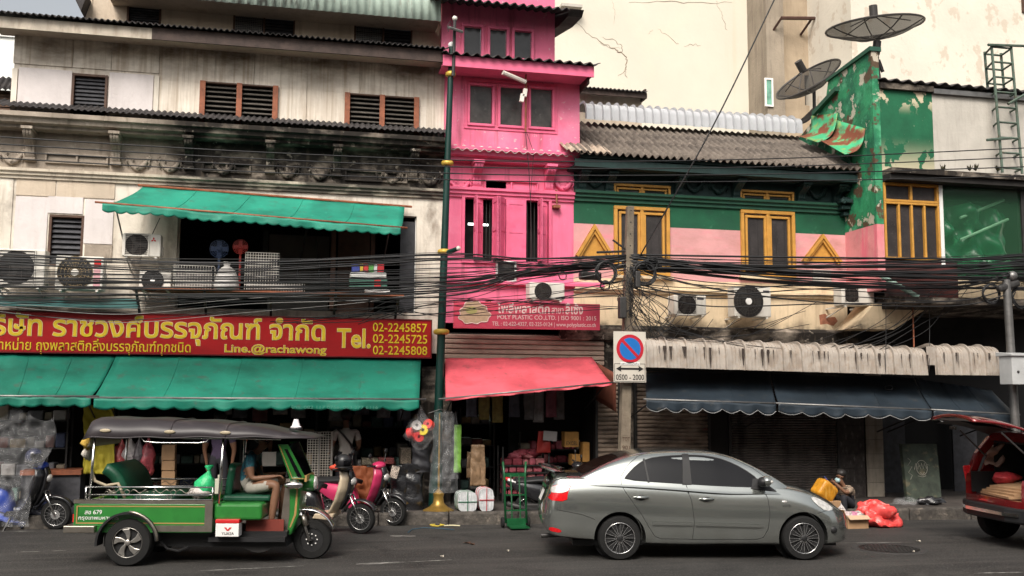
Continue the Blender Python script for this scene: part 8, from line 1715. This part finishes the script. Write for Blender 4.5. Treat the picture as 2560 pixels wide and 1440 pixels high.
# black wrapped packs
for i, (px, y0, y1, w, lb, mt) in enumerate(((1000, 1165, 1275, .17, 'black plastic wrapped pack leaning behind the pink scooter', m_blackbag), (1032, 1160, 1282, .19, 'tall shiny black plastic pack right of the pink scooter', m_blackbag), (1052, 1110, 1180, .16, 'dark pleated bundle hanging above the black packs', M('pleated_dark', (.03, .03, .035), .6, var=.4, vs=12)))):
    X0 = P(px, 1200, -.75).x; Z0 = .2 if y1 > 1250 else P(px, y1, -.75).z; Z1 = P(px, y0, -.75).z; b = MB()
    b.grid(lambda u, v: (X0+w*(1+.1*math.sin(v*9))*math.cos(u*6.283), -.72+.13*math.sin(u*6.283)+.02*math.sin(v*17+u*9), lerp(Z0, Z1, v)), 20, 18)
    for v in b.v: v.x += .03*noise.noise(v*8); v.y += .03*noise.noise(v*8+Vector((7, 0, 0)))
    tag(b.build('wrapped_pack', mt, smooth=True), lb, 'bag')
r = R(977, 1165, 996, 1195, -.95); b = MB(); b.obox(((r[0]+r[1])/2, -.95, (r[2]+r[3])/2), (r[1]-r[0], .02, r[3]-r[2]), (0, .25, 0)); tag(b.build('checked_label', M('checked_label', (.5, .42, .35), .6, var=.2, layers=[L((.05, .04, .04), (60, 60, 60), .5, .52, .8, 0)])), 'small checked packet on the black wrapped pack', 'packet')
# clear garment covers with stand
X0 = P(1112, 1150, -.8).x; st = thing('garment_stand', 'brass pedestal stand under the clear garment covers', 'stand', (P(1095, 1270, -.95).x, -1.0, .2)); bx_ = P(1096, 1268, -1.0).x
b = MB(); b.lathe((bx_, -1.0, .2), (0, 0, 1), [(.27, 0), (.27, .02), (.17, .07), (.10, .14), (.085, .24), (.10, .30), (.06, .34), (.02, .38), (.012, 1.7), (0, 1.7)], 28); b.build('pedestal', M('brass', (.34, .21, .05), .35, .6, var=.3, vs=6), st, smooth=40)
b = MB(); b.tube([(bx_-.2, -1., 1.9), (bx_, -1., 1.97), (bx_+.25, -1., 1.9)], .01, 5); b.tube([(bx_+.03*math.cos(a*.5), -1., 1.99+.03*math.sin(a*.5)) for a in range(-3, 8)], .005, 4); b.build('hanger', m_dkmetal, st)
drape(lambda u, v: (lerp(-.20, .24, u)*(.75+.45*v)+bx_+.06, -1.05-.1*math.sin(u*3.14), lerp(1.93, .52, v)), 26, 40, m_clear2, 'garment_cover', 'long clear plastic garment cover hanging over the brass stand', 'garment cover', w=.05, f=8, seed=9)
drape(lambda u, v: (lerp(-.12, .16, u)*(.8+.3*v)+bx_+.2, -.92, lerp(1.93, .75, v)), 20, 30, m_clear2, 'garment_cover', 'second clear garment cover hanging just behind the first one', 'garment cover', w=.05, f=8, seed=12)
drape(lambda u, v: (lerp(P(1136, 1100, -.72).x, P(1153, 1100, -.72).x, u), -.72, lerp(P(1145, 1062, -.72).z, P(1145, 1182, -.72).z, v)), 8, 24, M('lime_plastic', (.16, .34, .06), .3, var=.3, vs=9), 'green_cover', 'lime green plastic cover hanging right of the clear garment covers', 'garment cover', w=.02, f=9, seed=5, solid=.02)
for i, (px, y0, y1, hw, lb) in enumerate(((1195, 1112, 1215, 20, 'brown paper bag in clear wrap hanging right of the lamp post'), (1180, 1130, 1195, 14, 'smaller brown bag hanging behind the brown paper bag'))):
    drape(lambda u, v: P(lerp(px-hw*(.8+.2*v), px+hw*(.8+.2*v), u), lerp(y0, y1, v), -.55+.25*i), 14, 20, M('kraft_%d' % i, (.22, .14, .08), .4, var=.3, vs=9, bump=.6), 'kraft_bag', lb, 'bag', w=.03, f=8, seed=i+20, solid=.05)
# white bales
def bale(label, px0, px1, y0, y1, Y, strap):
    X0, X1 = P(px0, 1260, Y).x, P(px1, 1260, Y).x; h = P((px0+px1)/2, y0, Y).z-.2; t = thing('white_bale', label, 'bale', ((X0+X1)/2, Y+.2, .2))
    b = MB(); nn = 24
    def f_(u, v):
        a = u*6.283; k = (abs(math.cos(a))**4+abs(math.sin(a))**4)**-.25; return ((X0+X1)/2+(X1-X0)/2*k*math.cos(a)*.98+.01*noise.noise(Vector((a*3, v*9, 0))), lerp(Y, Y+.42, v), .2+h/2+h/2*k*math.sin(a)*.98+.012*noise.noise(Vector((a*4, v*9, 5))))
    b.grid(f_, nn, 10); c = [f_(i/nn, 0) for i in range(nn)]; b.add(c, [list(range(nn))]); b.build('bundle', M('bale_white', (.52, .53, .54), .45, var=.15, vs=9, bump=.8, bs=14, layers=[L((.3, .32, .34), (40, 40, 6), .5, .6, .6)]), t, smooth=50)
    for v in (.3, .75): b = MB(); b.tube([Vector(f_(i/nn, v)) for i in range(nn)], .008, 4, closed=True); b.build('strap', strap, t)
    xm, zm = (X0+X1)/2, .2+h/2; b = MB(); b.tube([(xm, Y-.008, .2+.01), (xm, Y-.008, .2+h)], .009, 4); b.tube([(X0, Y-.008, zm), (X1, Y-.008, zm)], .009, 4); b.build('strap', strap, t)
bale('white strapped bale with green straps on the pavement edge', 1145, 1193, 1230, 1282, -1.2, M('strap_green', (.02, .12, .06), .5)); bale('white strapped bale with red straps on the pavement edge', 1198, 1235, 1221, 1282, -1.2, M('strap_red', (.4, .03, .04), .5))
# green hand truck
q0, q1 = G(1262, 1322), G(1326, 1322); ht = thing('hand_truck', 'green steel hand truck standing in the gutter', 'hand truck', ((q0.x+q1.x)/2, (q0.y+q1.y)/2, 0)); m_hg = M('hand_truck_green', (.006, .075, .024), .4, var=.2, vs=9, coat=.3)
x0, x1, y = q0.x, q1.x, (q0.y+q1.y)/2; zt = P(1292, 1190, y).z
def sl(z): return y+.10+.16*z
for x in (x0+.03, x1-.03): b = MB(); b.tube([(x-(.02 if x == x0+.03 else -.02), sl(zt+.22), zt+.22), (x, sl(zt), zt), (x, sl(.08), .08)], .02, 8); b.build('side_rail', m_hg, ht, smooth=True)
for z, nm in ((zt, 'top_bar'), (zt*.62, 'cross_bar'), (zt*.33, 'cross_bar')): b = MB(); b.box(x0+.03, x1-.03, sl(z)-.015, sl(z)+.015, z-(.03 if nm == 'top_bar' else .012), z+(.03 if nm == 'top_bar' else .012)); b.build(nm, m_hg, ht)
for k in (.3, .7): x = lerp(x0+.03, x1-.03, k); b = MB(); b.tube([(x, sl(zt)-.01, zt), (x, sl(zt*.5)-.03, zt*.5), (x, sl(.08)-.01, .08)], .013, 6); b.build('slat_bar', m_hg, ht)
b = MB(); b.box(x0+.05, x1-.05, y-.22, sl(.05), .03, .05); b.box(x0+.05, x1-.05, sl(.05)-.015, sl(.05)+.015, .05, .16); b.build('toe_plate', m_hg, ht)
for x in (x0-.01, x1+.01): b = MB(); b.lathe((x-.025, sl(.09)+.05, .09), (1, 0, 0), [(.0, 0), (.05, 0), (.085, .005), (.09, .02), (.085, .045), (.05, .05), (0, .05)], 20); b.build('wheel', m_rubber, ht, smooth=40)
# pink shop stacks
m_pk = [M('pink_pack_%d' % i, c, .5, var=.3, vs=14, bump=.6, bs=14) for i, c in enumerate(((.42, .10, .13), (.35, .07, .09), (.48, .17, .18), (.30, .05, .07)))]
for _m, _c in zip(m_pk, ('pink', 'dark pink', 'pale pink', 'wine red')): _m['cn'] = _c
rack('red metal rack of folded pink bag packs at the front of the pink shop', 1257, 1372, .1, .45, 5, 31, 1.25, 'pink_pack', 'pink shop front rack', .13, .13, mats=m_pk)
rack('dim rack of pink and grey packs in the middle of the pink shop', 1300, 1470, .9, .5, 4, 32, 1.5, 'folded_pack', 'pink shop middle rack', .14, .2, mats=m_pk+m_goods[:3])
rack('dark rack of bags at the left side of the pink shop', 1150, 1235, 1.3, .4, 4, 33, 2.0, 'bag_pack', 'pink shop left rack', .16, .2)
for i in range(4):
    px = 1290+i*14; c = P(px, 1140-6*(i % 2), .25); bag((c.x, .28, c.z), (.14, .13, .08), m_pk[i], 'pink_bundle', ('leftmost', 'second', 'third', 'rightmost')[i]+' loose pink bundle heaped on top of the red rack', 'bundle', neck=False, seed=i)
X0, X1, Z0, Z1 = R(1345, 1078, 1372, 1132, .0); drape(lambda u, v: (lerp(X0, X1, u)+.06*v*(u-.5), -.02, lerp(Z1, Z0, v)), 10, 14, M('red_carrier', (.28, .025, .02), .5, var=.2), 'red_carrier_bag', 'dark red carrier bag hanging inside the pink shop', 'bag', w=.02, seed=3, solid=.03)
X0, X1, Z0, Z1 = R(1358, 1078, 1392, 1102, -.08); b = MB(); b.obox(((X0+X1)/2, -.09, (Z0+Z1)/2), (X1-X0, .006, Z1-Z0), (0, .08, 0)); tag(b.build('paper_notice', M('grey_paper', (.30, .28, .27), .8, var=.1)), 'sheet of grey paper hanging over the dark red carrier bag', 'notice')
for (a, y0, c, y1, lb, tx) in ((1412, 1080, 1447, 1118, 'yellow printed carton on the shelf behind the sedan boot', 'EXCEL'), (1430, 1136, 1452, 1163, 'lower yellow carton just above the sedan boot', None), (1457, 1106, 1474, 1155, 'tall brown carton stack right of the yellow carton', None)):
    X0, X1, Z0, Z1 = R(a, y0, c, y1, -.15); b = MB(); b.box(X0, X1, -.15, .1, Z0, Z1); o = b.build('printed_carton', M('ochre_carton_%d' % a, (.26, .13, .03), .7, var=.2, vs=9), bevel=.006); tag(o, lb, 'carton')
    if tx: text(tx, (X0+.03, X1-.03, Z0+.04, Z0+.11), -.153, m_ink, o, .01)
random.seed(5)
for i, px in enumerate((1180, 1212, 1245, 1290, 1325, 1352, 1380, 1405)):
    c = P(px, 1008, -.3); X0 = c.x; cl = random.choice(((.10, .09, .09), (.16, .04, .06), (.2, .15, .04), (.22, .2, .2), (.06, .06, .08)))
    drape(lambda u, v: (X0+lerp(-.1, .1, u), -.25+.02*i*(i % 2), lerp(2.35, 1.82-.05*(i % 3), v)), 8, 10, M('hung_bag_%d' % i, cl, .5, var=.3, vs=9), 'hanging_bag', ('first', 'second', 'third', 'fourth', 'fifth', 'sixth', 'seventh', 'last')[i]+' from the left of the dim bags hanging under the rose awning', 'bag', w=.03, seed=i, solid=.03)
for i, px in enumerate((560, 600, 650, 700, 745, 840, 905, 960, 1010)):
    c = P(px, 1035, .2); X0 = c.x; cl = random.choice(((.05, .05, .06), (.12, .11, .11), (.10, .03, .03), (.16, .15, .14)))
    drape(lambda u, v: (X0+lerp(-.13, .13, u), .2+.05*(i % 2), lerp(2.55, 1.85-.06*(i % 3), v)), 8, 10, M('hung_pack_%d' % i, cl, .4, var=.4, vs=9), 'hanging_pack', ('first', 'second', 'third', 'fourth', 'fifth', 'sixth', 'seventh', 'eighth', 'last')[i]+' from the left of the dark packs hanging under the long green awning', 'bag', w=.04, seed=i+40, solid=.03)
# right side: vendor's bags, open box, red bag, clear bags, board
q = G(2138, 1322); ob = thing('open_carton', 'open cardboard carton with raised flaps on the road beside the red bag', 'box', (q.x, q.y, 0)); x0, x1, y0 = G(2118, 1322).x, G(2175, 1322).x, q.y; mc = bpy.cardboard
for (xa, xb, ya, yb, za, zb, nm) in ((x0, x1, y0, y0+.01, .0, .17, 'side'), (x0, x1, y0+.3, y0+.31, 0, .17, 'side'), (x0, x0+.01, y0+.01, y0+.3, 0, .17, 'side'), (x1-.01, x1, y0+.01, y0+.3, 0, .17, 'side'), (x0, x1, y0+.01, y0+.3, .0, .01, 'bottom')): b = MB(); b.box(xa, xb, ya, yb, za, zb); b.build(nm, mc, ob)
for (c, s, ro) in ((((x0+x1)/2, y0-.03, .19), (x1-x0, .12, .008), (.5, 0, 0)), ((x0-.03, y0+.15, .24), (.008, .28, .16), (0, -.4, 0)), ((x1+.07, y0+.15, .17), (.16, .28, .008), (0, -.1, 0))): b = MB(); b.obox(c, s, ro); b.build('flap', M('pale_card', (.5, .36, .24), .8) if ro[0] else mc, ob)
for i in range(3): bag((lerp(x0+.1, x1-.1, i/2), y0+.16, .20), (.10, .10, .07), M('box_filling_%d' % i, ((.5, .4, .4), (.5, .2, .3), (.45, .42, .4))[i], .4, var=.3, vs=12, bump=.7), 'crumpled_plastic', ('pale', 'pinkish', 'whitish')[i]+' crumpled plastic inside the open carton', 'bag', neck=False, seed=i+3)
c = G(2205, 1320); b = MB(); b.ell((c.x, c.y+.2, .20), (.32, .24, .24), 60, 36, .55, 7)
for v in b.v: v.z = max(.005, v.z-.0); d_ = (v.x-c.x); v.z -= max(0, d_)*.35; v.x += max(0, d_)*.25; k = noise.noise(v*13); v.x += .03*k; v.z += .03*noise.noise(v*13+Vector((2, 2, 2))); r_ = (1-3*abs(noise.noise(v*7)))*.035; v.y -= r_; v.z += r_*.6; v.z = max(.005, v.z)
tag(b.build('red_rubbish_bag', M('coral_bag', (.75, .075, .07), .3, var=.2, vs=9, bump=.9, bs=10, spec=.5, layers=[L((.8, .3, .25), (9, 9, 9), .6, .68, .6)]), smooth=True), 'full bright red plastic rubbish bag on the road beside the open carton', 'bag')
c = G(2107, 1312); bag((c.x, c.y+.05, .14), (.12, .10, .16), M('striped_white', (.5, .46, .44), .5, var=.3, vs=9, layers=[L((.12, .1, .1), (3, 3, 50), .52, .56, .7, 0)]), 'striped_bag', 'small striped white bag between the sedan and the open carton', seed=4)
for i, (px, py, w, mt, lb) in enumerate(((2268, 1262, .28, m_clear2, 'crumpled clear plastic bag lying on the right pavement'), (2325, 1262, .24, m_blackbag, 'crumpled black plastic bag on the right pavement before the board'))):
    q = G(px, py, .2); b = MB(); b.ell((q.x, q.y, .24), (w, w*.6, .09), 20, 12, .7, 5+i)
    for v in b.v: v.z = max(.205, v.z+.04*noise.noise(v*10)); v.x += .04*noise.noise(v*9)
    tag(b.build('crumpled_bag', mt, smooth=True), lb, 'bag')
bd0 = thing('leaning_board', 'tall dark green utility cabinet panel with scratched graffiti on the right pavement', 'board', (P(2305, 1240, -.9).x, -.9, .2)); a, c = P(2253, 1110, -.6), P(2340, 1108, -.6)
bl, br = P(2270, 1262, -1.0), P(2355, 1262, -1.0); m_board2 = M('mottled_board', (.035, .045, .033), .7, var=.4, vs=6, layers=[L((.12, .10, .06), (4, 4, 5), .56, .66, .7, 8)])
b = MB(); b.add([(bl.x, -1.0, .2), (br.x, -1.0, .2), (c.x, -.62, a.z), (a.x, -.62, a.z), (bl.x, -.9, .2), (br.x, -.9, .2), (c.x, -.52, a.z), (a.x, -.52, a.z)], [(0, 1, 2, 3), (4, 7, 6, 5), (0, 4, 5, 1), (1, 5, 6, 2), (2, 6, 7, 3), (3, 7, 4, 0)]); b.build('panel', m_board2, bd0)
def bp_(u, v): p = vl(vl((bl.x, -1.0, .2), (br.x, -1.0, .2), u), vl((a.x, -.62, a.z), (c.x, -.62, a.z), u), v); return p+Vector((0, -.008, .002))
m_chalk = M('chalk_scratch', (.22, .21, .18), .9, var=.3)
for st_ in ([(.28, .55), (.34, .66), (.38, .55), (.42, .66), (.46, .56), (.50, .66), (.54, .56), (.58, .66), (.63, .56), (.66, .64), (.72, .62)], [(.5+.16*math.cos(t*.4), .58+.13*math.sin(t*.4)) for t in range(17)], [(.12, .75), (.2, .70), (.1, .62), (.22, .6), (.1, .5), (.2, .45), (.14, .38)], [(.44, .5), (.5, .46), (.56, .5)], [(.42, .6), (.45, .62)], [(.36, .44), (.5, .42), (.6, .44)]):
    b = MB(); b.tube([bp_(*p) for p in st_], .006, 4); b.build('graffiti', m_chalk, bd0)
va = bpy.data.objects['valance']; text('โทร. 082 117 0756, 063 277 6116', R(728, 1013, 945, 1023, -1.30), -1.305, M('faded_print', (.05, .20, .15), .7), va)
